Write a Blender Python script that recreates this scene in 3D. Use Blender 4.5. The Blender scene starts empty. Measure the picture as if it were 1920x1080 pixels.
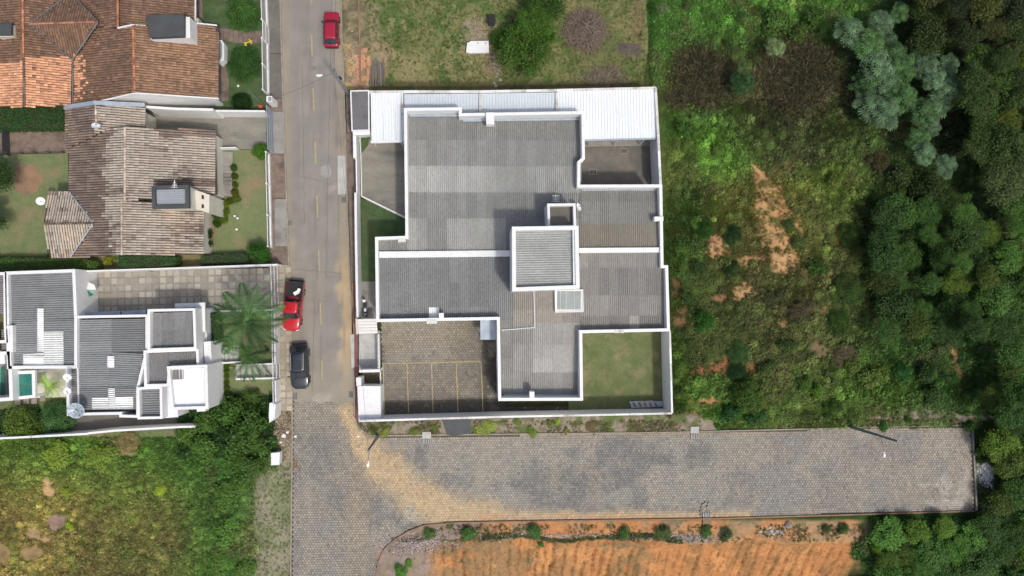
import bpy, math, random
import numpy as np
from mathutils import Vector, Matrix

random.seed(7)
rng = np.random.default_rng(7)
sc = bpy.context.scene
COL = sc.collection

# ------------------------------------------------------------------ camera, sky, sun, exposure
F = 1280.0            # focal length in pixels of the 1920 px wide photograph (24 mm on 36 mm)
H = 73.14             # height of the drone above the street
nad = Vector(((900 - 960) / F, (540 - 568) / F, -1.0)).normalized()
Q = nad.rotation_difference(Vector((0, 0, -1)))
RM = Q.to_matrix()
cd = bpy.data.cameras.new('camera')
cd.lens = 24.0; cd.sensor_width = 36.0; cd.clip_start = 0.5; cd.clip_end = 3000
cam = bpy.data.objects.new('camera', cd); COL.objects.link(cam)
cam.matrix_world = Matrix.Translation((0, 0, H)) @ RM.to_4x4()
sc.camera = cam

SUNV = Vector((0.31, -0.45, 1.0)).normalized()        # towards the sun: shadows fall up and left
sd = bpy.data.lights.new('sun', 'SUN'); sd.energy = 2.0; sd.angle = math.radians(3.5); sd.color = (1.0, 0.975, 0.90)
so = bpy.data.objects.new('sun', sd); COL.objects.link(so)
so.rotation_euler = SUNV.to_track_quat('Z', 'Y').to_euler()
so.location = (20, -30, 60)
world = bpy.data.worlds.new('World'); sc.world = world; world.use_nodes = True
wn = world.node_tree
sky = wn.nodes.new('ShaderNodeTexSky'); sky.sky_type = 'NISHITA'; sky.sun_disc = False
sky.sun_elevation = math.asin(SUNV.z); sky.sun_rotation = math.atan2(SUNV.x, SUNV.y)
sky.air_density = 1.0; sky.dust_density = 5.0; sky.ozone_density = 1.0
bg = wn.nodes['Background']; bg.inputs['Strength'].default_value = 0.15
wn.links.new(sky.outputs[0], bg.inputs['Color'])
vs = sc.view_settings
vs.view_transform = 'Standard'; vs.look = 'None'; vs.gamma = 1.0; vs.use_curve_mapping = False
vs.exposure = -0.12
sc.render.engine = 'CYCLES'
sc.cycles.max_bounces = 6; sc.cycles.diffuse_bounces = 3; sc.cycles.glossy_bounces = 2
sc.cycles.transmission_bounces = 3; sc.cycles.transparent_max_bounces = 6
sc.cycles.caustics_reflective = False; sc.cycles.caustics_refractive = False

# ------------------------------------------------------------------ measuring
CAM = Vector((0, 0, H))
def W(px, py, h=0.0):
    """point at height h seen at pixel (px, py) of the photograph"""
    d = RM @ Vector(((px - 960) / F, (540 - py) / F, -1.0))
    t = (h - H) / d.z
    return CAM + d * t
Rn = np.array(RM)
def WN(px, py, h=0.0):
    px = np.asarray(px, float); py = np.asarray(py, float)
    v = np.stack([(px - 960) / F, (540 - py) / F, -np.ones_like(px)], -1) @ Rn.T
    t = (h - H) / v[..., 2]
    return v[..., 0] * t, v[..., 1] * t
def PX(x, y, z=0.0):
    v = np.stack([x, y, np.zeros_like(x) + z - H], -1) @ Rn
    return 960 + F * v[..., 0] / -v[..., 2], 540 - F * v[..., 1] / -v[..., 2]
def crop(ox, oy, s):
    return lambda x, y: (ox + x / s, oy + y / s)

def s2l(c):
    c = c / 255.0
    return c / 12.92 if c <= 0.04045 else ((c + 0.055) / 1.055) ** 2.4
def S(r, g, b):
    l = .3 * r + .59 * g + .11 * b; return tuple(s2l(max(0, l + (k - l) * .84)) for k in (r, g, b))
def SV(r, g, b, k=1.0, gain=1.0):
    r *= 1.05; b *= .86; l = .3 * r + .59 * g + .11 * b; return tuple(s2l(min(255, max(0, (l + (q - l) * k) * gain))) for q in (r, g, b))
def SN(a, k=.84):
    a = np.asarray(a, float) / 255.0; l = (a * np.array([.3, .59, .11])).sum(-1, keepdims=True); a = np.clip(l + (a - l) * k, 0, 1)
    return np.where(a <= 0.04045, a / 12.92, ((a + 0.055) / 1.055) ** 2.4)

def vn(x, y, scale, seed=0):
    """smooth value noise 0..1"""
    x = np.asarray(x, float) / scale + 1000.3 * (seed % 17 + 1); y = np.asarray(y, float) / scale + 517.7 * (seed % 13 + 1)
    xi = np.floor(x).astype(np.int64); yi = np.floor(y).astype(np.int64)
    xf = x - xi; yf = y - yi
    xf = xf * xf * (3 - 2 * xf); yf = yf * yf * (3 - 2 * yf)
    def h(a, b):
        n = (a * 374761393 + b * 668265263 + seed * 1442695041) & 0xffffffff
        n = ((n ^ (n >> 13)) * 1274126177) & 0xffffffff
        n = n ^ (n >> 16)
        return (n & 0xffff) / 65535.0
    return (h(xi, yi) * (1 - xf) + h(xi + 1, yi) * xf) * (1 - yf) + (h(xi, yi + 1) * (1 - xf) + h(xi + 1, yi + 1) * xf) * yf
def fbm(x, y, scale, seed=0, o=4):
    r = 0; a = 0.5; t = 0
    for i in range(o):
        r = r + a * vn(x, y, scale / 2 ** i, seed + i * 7); t += a; a *= 0.55
    return r / t
def sm(x, a, b):
    t = np.clip((np.asarray(x, float) - a) / (b - a), 0, 1)
    return t * t * (3 - 2 * t)
def inpoly(x, y, P):
    x = np.asarray(x, float); y = np.asarray(y, float); r = np.zeros(x.shape, bool); n = len(P)
    for i in range(n):
        x0, y0 = P[i][0], P[i][1]; x1, y1 = P[(i + 1) % n][0], P[(i + 1) % n][1]
        if y0 == y1: continue
        c = ((y0 > y) != (y1 > y)) & (x < (x1 - x0) * (y - y0) / (y1 - y0) + x0)
        r ^= c
    return r
def edist(x, y, P, closed=True):
    d = np.full(np.shape(x), 1e9); n = len(P)
    for i in range(n if closed else n - 1):
        ax, ay = P[i][:2]; bx, by = P[(i + 1) % n][:2]
        L = (bx - ax) ** 2 + (by - ay) ** 2 + 1e-9
        t = np.clip(((x - ax) * (bx - ax) + (y - ay) * (by - ay)) / L, 0, 1)
        d = np.minimum(d, np.hypot(x - ax - t * (bx - ax), y - ay - t * (by - ay)))
    return d

# ------------------------------------------------------------------ materials
def _n(nt, t, **kw):
    n = nt.nodes.new(t)
    for k, v in kw.items(): setattr(n, k, v)
    return n
MATS = {}
def mat(name, c1=(.5, .5, .5), c2=None, scale=1.5, c3=None, scale3=.25, amp=.12, fine=6.0, rough=.85, metal=0, big=0.0,
        bump=0.0, bscale=12.0, src=None, spec=.4, stretch=None, coat=0, trans=0.0):
    """src: None | 'attr' (mesh colour attribute Col) | 'obj' (object colour) | 'inst' (scatter tint) """
    m = bpy.data.materials.new(name); m.use_nodes = True; nt = m.node_tree
    b = nt.nodes['Principled BSDF']
    geo = _n(nt, 'ShaderNodeNewGeometry'); pos = geo.outputs['Position']
    if stretch:
        mp = _n(nt, 'ShaderNodeMapping'); mp.inputs['Scale'].default_value = stretch
        nt.links.new(pos, mp.inputs['Vector']); pos = mp.outputs[0]
    def noise(s, d=5, r=.6):
        n = _n(nt, 'ShaderNodeTexNoise'); n.inputs['Scale'].default_value = s
        n.inputs['Detail'].default_value = d; n.inputs['Roughness'].default_value = r
        nt.links.new(pos, n.inputs['Vector']); return n.outputs['Fac']
    def rng_(f, a, b_, lo, hi):
        r = _n(nt, 'ShaderNodeMapRange'); nt.links.new(f, r.inputs[0])
        for i, v in enumerate((a, b_, lo, hi)): r.inputs[i + 1].default_value = v
        return r.outputs[0]
    def mix(f, a, c):
        x = _n(nt, 'ShaderNodeMix', data_type='RGBA'); nt.links.new(f, x.inputs['Factor'])
        for v, i in ((a, 6), (c, 7)):
            if isinstance(v, tuple): x.inputs[i].default_value = (*v, 1)
            else: nt.links.new(v, x.inputs[i])
        return x.outputs[2]
    if src == 'attr':
        a = _n(nt, 'ShaderNodeAttribute', attribute_name='Col'); col = a.outputs['Color']
    elif src == 'obj':
        a = _n(nt, 'ShaderNodeObjectInfo'); col = a.outputs['Color']
    elif src == 'inst':
        a = _n(nt, 'ShaderNodeAttribute', attribute_name='tint', attribute_type='INSTANCER'); col = a.outputs['Color']
    else:
        col = (*c1,)
    if c2 is not None: col = mix(rng_(noise(scale), .35, .65, 0, 1), col, c2)
    if c3 is not None: col = mix(rng_(noise(scale3, 4), .52, .68, 0, 1), col, c3)
    f = rng_(noise(fine, 4, .7), .25, .75, 1 - amp, 1 + amp)
    if src in ('obj', 'inst', 'leaf'):
        s = _n(nt, 'ShaderNodeAttribute', attribute_name='shade')
        if trans > 0:
            g_ = _n(nt, 'ShaderNodeMath', operation='MULTIPLY'); nt.links.new(f, g_.inputs[0]); g_.inputs[1].default_value = 1.12; f = g_.outputs[0]
            mm = _n(nt, 'ShaderNodeMath', operation='MULTIPLY'); nt.links.new(f, mm.inputs[0]); nt.links.new(s.outputs['Fac'], mm.inputs[1]); f = mm.outputs[0]
    if big:
        bg_ = _n(nt, 'ShaderNodeMath', operation='MULTIPLY'); nt.links.new(rng_(noise(.55, 6, .7), .32, .68, 1 - big, 1 + big), bg_.inputs[0]); nt.links.new(f, bg_.inputs[1]); f = bg_.outputs[0]
    vm = _n(nt, 'ShaderNodeVectorMath', operation='SCALE')
    if isinstance(col, tuple): vm.inputs[0].default_value = col
    else: nt.links.new(col, vm.inputs[0])
    nt.links.new(f, vm.inputs['Scale']); nt.links.new(vm.outputs[0], b.inputs['Base Color'])
    b.inputs['Roughness'].default_value = rough; b.inputs['Metallic'].default_value = metal
    b.inputs['Specular IOR Level'].default_value = spec
    if coat: b.inputs['Coat Weight'].default_value = coat; b.inputs['Coat Roughness'].default_value = .06
    if bump:
        bm = _n(nt, 'ShaderNodeBump'); bm.inputs['Strength'].default_value = min(1, bump); bm.inputs['Distance'].default_value = .03 * max(1, bump)
        nt.links.new(noise(bscale, 6, .65), bm.inputs['Height']); nt.links.new(bm.outputs[0], b.inputs['Normal'])
    if trans > 0:
        tr = _n(nt, 'ShaderNodeBsdfTranslucent'); nt.links.new(vm.outputs[0], tr.inputs['Color'])
        ms = _n(nt, 'ShaderNodeMixShader'); ms.inputs[0].default_value = trans
        nt.links.new(b.outputs[0], ms.inputs[1]); nt.links.new(tr.outputs[0], ms.inputs[2])
        nt.links.new(ms.outputs[0], nt.nodes['Material Output'].inputs['Surface'])
    MATS[name] = m
    return m

mat('ground', src='attr', amp=.28, fine=2.2, bump=1.0, bscale=5, rough=.95, spec=.2)
mat('lawn', S(104, 122, 76), S(122, 128, 84), 1.0, S(138, 124, 92), .35, amp=.14, fine=5, bump=.8, bscale=18, rough=.95, spec=.15)
mat('lawn_green', S(66, 92, 52), S(84, 106, 64), 1.2, S(78, 88, 56), .7, amp=.18, big=.14, fine=6, bump=.8, bscale=18, rough=.95, spec=.15)
mat('lawn_courtyard', S(110, 116, 74), S(94, 108, 62), .7, S(130, 124, 86), .5, amp=.18, big=.12, fine=5, bump=.8, bscale=20, rough=.95, spec=.15)
mat('asphalt', src='attr', big=.05, amp=.12, fine=9, bump=.4, bscale=30, rough=.9, spec=.3)
mat('paver', src='attr', amp=.10, fine=8, bump=.3, bscale=40, rough=.9, spec=.25)
mat('rooftile', src='attr', amp=.12, fine=7, rough=.85, spec=.25)
mat('white_paint', (.78, .785, .78), (.735, .745, .745), .4, (.70, .70, .68), 1.9, amp=.05, fine=5, rough=.6, bump=.1)
mat('white_weathered', (.70, .70, .68), (.56, .55, .50), 1.1, (.30, .29, .25), .9, amp=.08, fine=4, rough=.75)
mat('beige_paint', S(214, 208, 192), S(200, 194, 178), .5, amp=.05, rough=.7)
mat('white_metal', src='obj', amp=.05, fine=2.0, rough=.5, spec=.4)
mat('fibre_cement', src='obj', c2=None, amp=.16, fine=3.2, big=.07, rough=.9, spec=.2, bump=.2, bscale=25)
mat('grey_slab', S(104, 104, 106), S(112, 111, 112), 1.2, S(92, 92, 92), .6, amp=.08, fine=4, rough=.9)
mat('dark_roof', S(66, 70, 72), S(76, 80, 82), .8, amp=.08, rough=.7)
mat('concrete', S(150, 147, 140), S(134, 131, 124), .9, S(118, 114, 108), .5, amp=.08, fine=5, rough=.9, bump=.2)
mat('concrete_dark', S(112, 108, 102), S(98, 93, 86), .7, S(124, 118, 106), .35, amp=.10, fine=4, rough=.9, bump=.2)
mat('concrete_pale', S(188, 188, 182), S(172, 171, 165), .9, S(160, 157, 150), .6, amp=.06, rough=.9)
mat('driveway_stain', S(124, 121, 112), S(142, 138, 126), .5, S(98, 97, 94), .22, amp=.10, fine=3, rough=.9, bump=.2, stretch=(.6, 1.6, 1))
mat('red_pavement', S(140, 84, 80), S(122, 80, 74), 1.2, S(116, 98, 88), .5, amp=.12, fine=5, rough=.9)
mat('brown_pavement', S(118, 100, 90), S(134, 116, 102), 1.6, S(98, 84, 76), .7, amp=.14, fine=5, rough=.95, bump=.4)
mat('curb', S(158, 150, 136), S(136, 126, 110), 1.2, amp=.1, rough=.9)
mat('curb_clay', S(160, 122, 88), S(126, 104, 84), .8, amp=.12, rough=.9)
mat('yellow_line', S(188, 166, 104), S(150, 139, 116), 3.0, amp=.12, rough=.8)
mat('glass_teal', S(24, 104, 92), S(40, 130, 112), .6, rough=.08, spec=.7)
mat('glass_pale', S(150, 160, 156), S(136, 146, 144), .6, rough=.15, spec=.6)
mat('glass_dark', (.022, .030, .036), rough=.05, spec=.8, amp=.0)
mat('garage_wood', S(132, 120, 98), S(120, 108, 88), 2, amp=.1, rough=.7)
mat('grey_metal', S(120, 128, 134), S(104, 112, 118), 1.5, amp=.08, rough=.5, metal=.3)
mat('steel_blue', S(170, 182, 194), S(150, 164, 178), 1.5, amp=.06, rough=.45, metal=.2)
mat('black_plastic', (.02, .02, .022), rough=.6, amp=.1)
mat('tyre', (.018, .018, .018), rough=.85, amp=.1)
mat('rim', (.35, .36, .37), rough=.35, metal=.8, amp=.02)
mat('paint_crimson', S(176, 18, 48), rough=.3, coat=.6, amp=.02)
mat('paint_red', S(206, 22, 34), rough=.28, coat=.8, amp=.02)
mat('paint_dark', (.012, .016, .022), rough=.25, coat=1.0, amp=.02, spec=.6)
mat('lamp_lens', (.75, .78, .78), rough=.15, amp=.02)
mat('lamp_red', (.35, .01, .01), rough=.2, amp=.02)
mat('white_plastic', (.82, .83, .82), rough=.45, amp=.03)
mat('pole_concrete', S(128, 136, 136), S(108, 116, 116), 2, amp=.08, rough=.85)
mat('wood_grey', S(122, 112, 104), S(100, 90, 84), 3, amp=.2, fine=8, rough=.95, stretch=(4, .6, 1))
mat('twig', S(146, 130, 116), S(104, 88, 76), 5, amp=.25, rough=.95)
mat('bark', S(92, 80, 64), S(70, 62, 50), 4, amp=.2, rough=.95)
mat('stone', S(150, 142, 134), S(128, 118, 108), 3, amp=.15, rough=.95, bump=.4)
mat('pebble', src='attr', amp=.1, rough=.95)
mat('yellow_paint', S(226, 196, 20), rough=.5, amp=.04)
mat('orange_plastic', S(214, 84, 40), rough=.5, amp=.04)
mat('cable', (.03, .03, .03), rough=.7)
mat('leaf_obj', src='obj', amp=.18, fine=1.2, rough=.55, spec=.3, trans=.22)
mat('leaf_inst', src='inst', amp=.22, fine=1.0, rough=.6, spec=.25, trans=.2)
mat('tile_square', src='obj', amp=.12, fine=6, rough=.9, bump=.2, bscale=20)

# ------------------------------------------------------------------ mesh helpers
class MB:
    def __init__(s): s.v = []; s.f = []; s.c = []
    def add(s, vs, fs, col=None):
        o = len(s.v); s.v.extend([tuple(v) for v in vs]); s.f.extend([tuple(i + o for i in f) for f in fs])
        if col is not None: s.c.extend([col] * len(fs))
        return s
    def box(s, c, size, rz=0, M=None, col=None):
        hx, hy, hz = size[0] / 2, size[1] / 2, size[2] / 2
        vs = [Vector((x, y, z)) for z in (-hz, hz) for x, y in ((-hx, -hy), (hx, -hy), (hx, hy), (-hx, hy))]
        R = Matrix.Rotation(rz, 3, 'Z') if M is None else M
        vs = [R @ v + Vector(c) for v in vs]
        return s.add(vs, [(3, 2, 1, 0), (4, 5, 6, 7), (0, 1, 5, 4), (1, 2, 6, 5), (2, 3, 7, 6), (3, 0, 4, 7)], col)
    def prism(s, P, z0, z1, col=None, z1s=None):
        P = [tuple(p[:2]) for p in P]
        a = sum(P[i][0] * P[(i + 1) % len(P)][1] - P[(i + 1) % len(P)][0] * P[i][1] for i in range(len(P)))
        if a < 0: P = P[::-1]
        if a < 0 and z1s: z1s = z1s[::-1]
        n = len(P)
        vs = [(x, y, z0) for x, y in P] + [(x, y, (z1s[i] if z1s else z1)) for i, (x, y) in enumerate(P)]
        fs = [tuple(range(n - 1, -1, -1)), tuple(range(n, 2 * n))] + [(i, (i + 1) % n, n + (i + 1) % n, n + i) for i in range(n)]
        return s.add(vs, fs, col)
    def tube(s, p, q, r, n=8, r2=None, caps=True):
        p = Vector(p); q = Vector(q); d = (q - p); 
        if d.length < 1e-6: return s
        d.normalize(); a = d.orthogonal().normalized(); b = d.cross(a); r2 = r if r2 is None else r2
        vs = [p + (a * math.cos(2 * math.pi * i / n) + b * math.sin(2 * math.pi * i / n)) * r for i in range(n)] + \
             [q + (a * math.cos(2 * math.pi * i / n) + b * math.sin(2 * math.pi * i / n)) * r2 for i in range(n)]
        fs = [(i, (i + 1) % n, n + (i + 1) % n, n + i) for i in range(n)]
        if caps: fs += [tuple(range(n - 1, -1, -1)), tuple(range(n, 2 * n))]
        return s.add(vs, fs)
    def walls(s, pts, z0, z1, t, closed=False):
        """mitred wall along a centre line"""
        P = [Vector(p[:2]) for p in pts]; n = len(P); L = []; R = []
        for i in range(n):
            a = P[i - 1] if (i > 0 or closed) else None
            b = P[(i + 1) % n] if (i < n - 1 or closed) else None
            d1 = (P[i] - a).normalized() if a is not None else None
            d2 = (b - P[i]).normalized() if b is not None else None
            if d1 is None: d1 = d2
            if d2 is None: d2 = d1
            n1 = Vector((-d1.y, d1.x)); n2 = Vector((-d2.y, d2.x)); m = (n1 + n2).normalized()
            k = (t / 2) / max(.3, m.dot(n1))
            L.append(P[i] + m * k); R.append(P[i] - m * k)
        vs = []
        for i in range(n):
            vs += [(L[i].x, L[i].y, z0), (R[i].x, R[i].y, z0), (R[i].x, R[i].y, z1), (L[i].x, L[i].y, z1)]
        fs = []
        for i in range(n if closed else n - 1):
            a = 4 * i; b = 4 * ((i + 1) % n)
            fs += [(a + 3, a + 2, b + 2, b + 3), (a + 1, b + 1, b + 2, a + 2), (b, a, a + 3, b + 3), (a, b, b + 1, a + 1)]
        if not closed:
            e = 4 * (n - 1); fs += [(0, 1, 2, 3), (e + 3, e + 2, e + 1, e)]
        return s.add(vs, fs)
    def mesh(s, name, m, smooth=False):
        me = bpy.data.meshes.new(name); me.from_pydata(s.v, [], s.f)
        if s.c:
            at = me.color_attributes.new('Col', 'FLOAT_COLOR', 'CORNER')
            arr = []
            for f, c in zip(s.f, s.c): arr += [c[0], c[1], c[2], 1.0] * len(f)
            at.data.foreach_set('color', arr)
        if m: me.materials.append(MATS[m] if isinstance(m, str) else m)
        if smooth: me.shade_smooth()
        me.update(); return me

WL = {}
def link(o, parent=None, wloc=(0, 0, 0)):
    COL.objects.link(o)
    WL[o.name] = Vector(wloc)
    if parent is not None: o.parent = parent; o.location = Vector(wloc) - WL[parent.name]
    else: o.location = wloc
    return o
def tag(o, label=None, cat=None, group=None, kind=None):
    if label: o['label'] = label
    if cat: o['category'] = cat
    if group: o['group'] = group
    if kind: o['kind'] = kind
    return o
def thing(name, label, cat, loc=(0, 0, 0), group=None):
    o = bpy.data.objects.new(name, None); o.empty_display_size = .3
    link(o, None, loc); return tag(o, label, cat, group)
def obj(name, mb, m, parent=None, smooth=False, label=None, cat=None, kind=None, group=None, wloc=(0, 0, 0)):
    me = mb if isinstance(mb, bpy.types.Mesh) else mb.mesh(name, m, smooth)
    o = bpy.data.objects.new(name, me); link(o, parent, wloc); return tag(o, label, cat, group, kind)
def npmesh(name, V, Fc, m, k=4, col=None, shade=None, smooth=False):
    V = np.asarray(V, np.float32).reshape(-1, 3); Fc = np.asarray(Fc, np.int32).reshape(-1, k)
    me = bpy.data.meshes.new(name); me.vertices.add(len(V)); me.vertices.foreach_set('co', V.ravel())
    me.loops.add(Fc.size); me.loops.foreach_set('vertex_index', Fc.ravel())
    me.polygons.add(len(Fc)); me.polygons.foreach_set('loop_start', np.arange(0, Fc.size, k, dtype=np.int32))
    me.update(calc_edges=True)
    if smooth: me.shade_smooth()
    else: me.shade_flat()
    if col is not None:
        a = me.color_attributes.new('Col', 'FLOAT_COLOR', 'POINT')
        c = np.ones((len(V), 4), np.float32); c[:, :3] = col; a.data.foreach_set('color', c.ravel())
    if shade is not None:
        a = me.attributes.new('shade', 'FLOAT', 'POINT'); a.data.foreach_set('value', np.asarray(shade, np.float32))
    me.materials.append(MATS[m]); return me
def poly(pts, h=0.0): return [W(x, y, h) for x, y in pts]
def slab(name, pts, z0, z1, m, parent=None, label=None, cat=None, kind='structure', hpx=None):
    h = z1 if hpx is None else hpx
    mb = MB().prism(poly(pts, h), z0, z1)
    return obj(name, mb, m, parent, label=label, cat=cat, kind=(kind if parent is None else None))

# ------------------------------------------------------------------ ground: one sheet to the horizon
KL = [(526, -400), (526, 0), (532, 200), (541, 450), (547, 620), (549, 800), (546, 1080), (541, 1500)]         # left kerb
KR = [(636, -400), (638, 0), (646, 240), (653, 480), (660, 620), (664, 780), (670, 800), (690, 818), (1240, 812), (1820, 798)]
KB = [(1828, 957), (1330, 971.5), (1000, 976), (853, 979), (795, 984), (766, 995), (737, 1013), (718.6, 1031), (709.5, 1053), (705, 1080), (697, 1500)]
ROAD = KL + [(697, 1500)] + KB[::-1][1:] + [(1820, 798)] + KR[::-1][1:]
ROAD_N = [p for p in KL if p[1] <= 620] + [(549, 751), (566, 756), (584, 750), (601, 757), (618, 752), (634, 759), (650, 753), (663, 757)] + [p for p in KR[::-1] if p[1] <= 620]
HEX = [(549, 754), (549, 800), (546, 1080), (543, 1300), (699, 1300)] + KB[::-1][1:] + [(1822, 798)] + KR[::-1][1:-5] + [(663, 754)]
HEX = [(549, 742), (549, 800), (546, 1080), (543, 1300), (699, 1300), (705, 1080), (709.5, 1053), (718.6, 1031), (737, 1013), (766, 995), (795, 984),
       (853, 979), (1000, 976), (1330, 971.5), (1828, 957), (1820, 798), (1240, 812), (690, 818), (670, 800), (664, 780), (663, 742)]

# vegetation colours measured on the photograph: centre, radii, colour
BL = [(1300, 30, 90, 50, 58, 88, 40), (1240, 100, 30, 60, 50, 84, 34), (1290, 145, 90, 70, 60, 62, 40), (1500, 150, 85, 90, 56, 54, 38), (1450, 50, 80, 50, 60, 92, 40), (1560, 30, 60, 40, 64, 92, 44),
      (1700, 150, 90, 110, 60, 78, 52), (1290, 235, 70, 30, 62, 92, 42), (1345, 285, 60, 35, 76, 104, 46), (1275, 450, 40, 110, 44, 62, 28), (1270, 320, 30, 60, 78, 84, 50), (1260, 650, 25, 90, 52, 68, 30),
      (1450, 420, 90, 70, 84, 84, 46), (1500, 520, 120, 70, 74, 72, 46), (1580, 440, 60, 80, 66, 76, 42), (1380, 520, 80, 60, 66, 70, 42), (1350, 600, 80, 50, 58, 66, 38), (1450, 650, 120, 60, 70, 72, 46),
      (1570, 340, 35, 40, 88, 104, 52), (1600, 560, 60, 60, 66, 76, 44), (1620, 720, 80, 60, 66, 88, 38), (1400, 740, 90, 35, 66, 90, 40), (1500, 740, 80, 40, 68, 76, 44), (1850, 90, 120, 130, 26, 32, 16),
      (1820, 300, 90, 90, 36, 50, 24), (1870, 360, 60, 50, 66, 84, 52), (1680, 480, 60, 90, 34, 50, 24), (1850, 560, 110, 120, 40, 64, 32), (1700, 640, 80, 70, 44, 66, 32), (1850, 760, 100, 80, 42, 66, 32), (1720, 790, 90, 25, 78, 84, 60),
      (1780, 1030, 150, 50, 38, 66, 30), (1900, 920, 60, 90, 40, 58, 30), (1650, 1040, 60, 40, 48, 70, 36), (1480, 130, 60, 60, 56, 48, 36), (1600, 250, 90, 50, 56, 68, 38), (1460, 260, 80, 40, 54, 58, 38),
      # lower left field
      (100, 850, 160, 50, 74, 96, 44), (300, 850, 120, 50, 62, 88, 40), (430, 830, 90, 80, 42, 68, 34), (420, 960, 70, 120, 54, 84, 40), (250, 970, 120, 90, 88, 86, 54), (80, 980, 110, 90, 112, 100, 64), (90, 1060, 90, 40, 120, 104, 70),
      (280, 1050, 110, 60, 92, 88, 58), (400, 1070, 60, 40, 60, 88, 40), (20, 900, 50, 40, 92, 92, 56), (230, 900, 70, 40, 84, 96, 50), (500, 960, 40, 90, 122, 126, 92), (505, 1040, 36, 60, 120, 120, 88)]
BL = np.array(BL, float)
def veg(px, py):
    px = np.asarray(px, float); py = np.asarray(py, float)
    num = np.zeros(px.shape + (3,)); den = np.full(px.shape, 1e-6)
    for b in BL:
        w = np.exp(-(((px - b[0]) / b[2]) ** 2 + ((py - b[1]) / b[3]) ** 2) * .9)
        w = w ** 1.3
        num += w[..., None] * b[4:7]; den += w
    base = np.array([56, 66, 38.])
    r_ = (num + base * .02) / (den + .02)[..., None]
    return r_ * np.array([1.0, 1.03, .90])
# bare earth in the scrub: centre, radii, colour
BARE = [(1442, 395, 30, 62, 184, 136, 86), (1466, 478, 28, 34, 186, 138, 88), (1345, 468, 24, 18, 176, 130, 84), (1398, 545, 26, 14, 176, 132, 86), (1345, 690, 30, 14, 160, 104, 68), (1418, 330, 14, 22, 176, 134, 92), (1436, 372, 16, 34, 176, 138, 94), (1470, 405, 14, 22, 186, 136, 92), (1440, 430, 20, 24, 168, 132, 92), (1483, 470, 12, 36, 190, 144, 100), (1460, 500, 18, 16, 186, 148, 104), (1340, 455, 20, 14, 176, 134, 96),
        (1392, 490, 12, 14, 176, 138, 96), (1420, 485, 16, 8, 170, 130, 90), (1570, 440, 10, 20, 190, 132, 88), (1382, 552, 11, 18, 186, 146, 102), (1412, 548, 8, 9, 186, 146, 102), (1345, 560, 16, 10, 150, 112, 78), (1660, 532, 9, 7, 176, 116, 80), (1428, 612, 7, 16, 160, 128, 84),
        (1466, 606, 12, 9, 176, 136, 96), (1545, 585, 11, 12, 156, 116, 78), (1330, 693, 26, 14, 150, 98, 70), (1362, 673, 10, 14, 146, 90, 62), (1400, 690, 26, 12, 130, 88, 60), (1640, 620, 7, 30, 130, 102, 66), (1330, 755, 22, 10, 186, 134, 92), (1290, 775, 26, 10, 170, 138, 100),
        (1785, 670, 10, 20, 176, 132, 92), (1796, 700, 8, 22, 170, 128, 88), (1799, 735, 5, 22, 150, 122, 80), (1475, 320, 16, 20, 124, 96, 66), (1270, 540, 10, 30, 96, 72, 50), (1275, 600, 14, 20, 120, 90, 62), (1525, 645, 12, 12, 140, 112, 82), (1500, 430, 10, 26, 160, 122, 84),
        (1848, 890, 12, 24, 196, 194, 190), (1730, 775, 60, 10, 132, 122, 104), (1650, 785, 30, 6, 140, 130, 110), (1810, 785, 40, 10, 120, 112, 96), (1540, 660, 30, 10, 120, 100, 76),
        (95, 912, 11, 18, 186, 152, 110), (110, 978, 16, 14, 146, 122, 112), (66, 1000, 14, 11, 164, 140, 104), (90, 1010, 10, 7, 180, 148, 108), (60, 1035, 22, 13, 144, 122, 84), (10, 1040, 12, 18, 144, 120, 82), (225, 838, 24, 12, 166, 140, 108), (245, 845, 16, 10, 176, 150, 112)]
VERGE = [(672, 789), (1262, 776), (1345, 780), (1345, 808), (1240, 812), (690, 818), (670, 800)]
NLOT = [(640, -300), (1210, -300), (1212, 0), (1215, 90), (1205, 168), (645, 172)]

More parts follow.
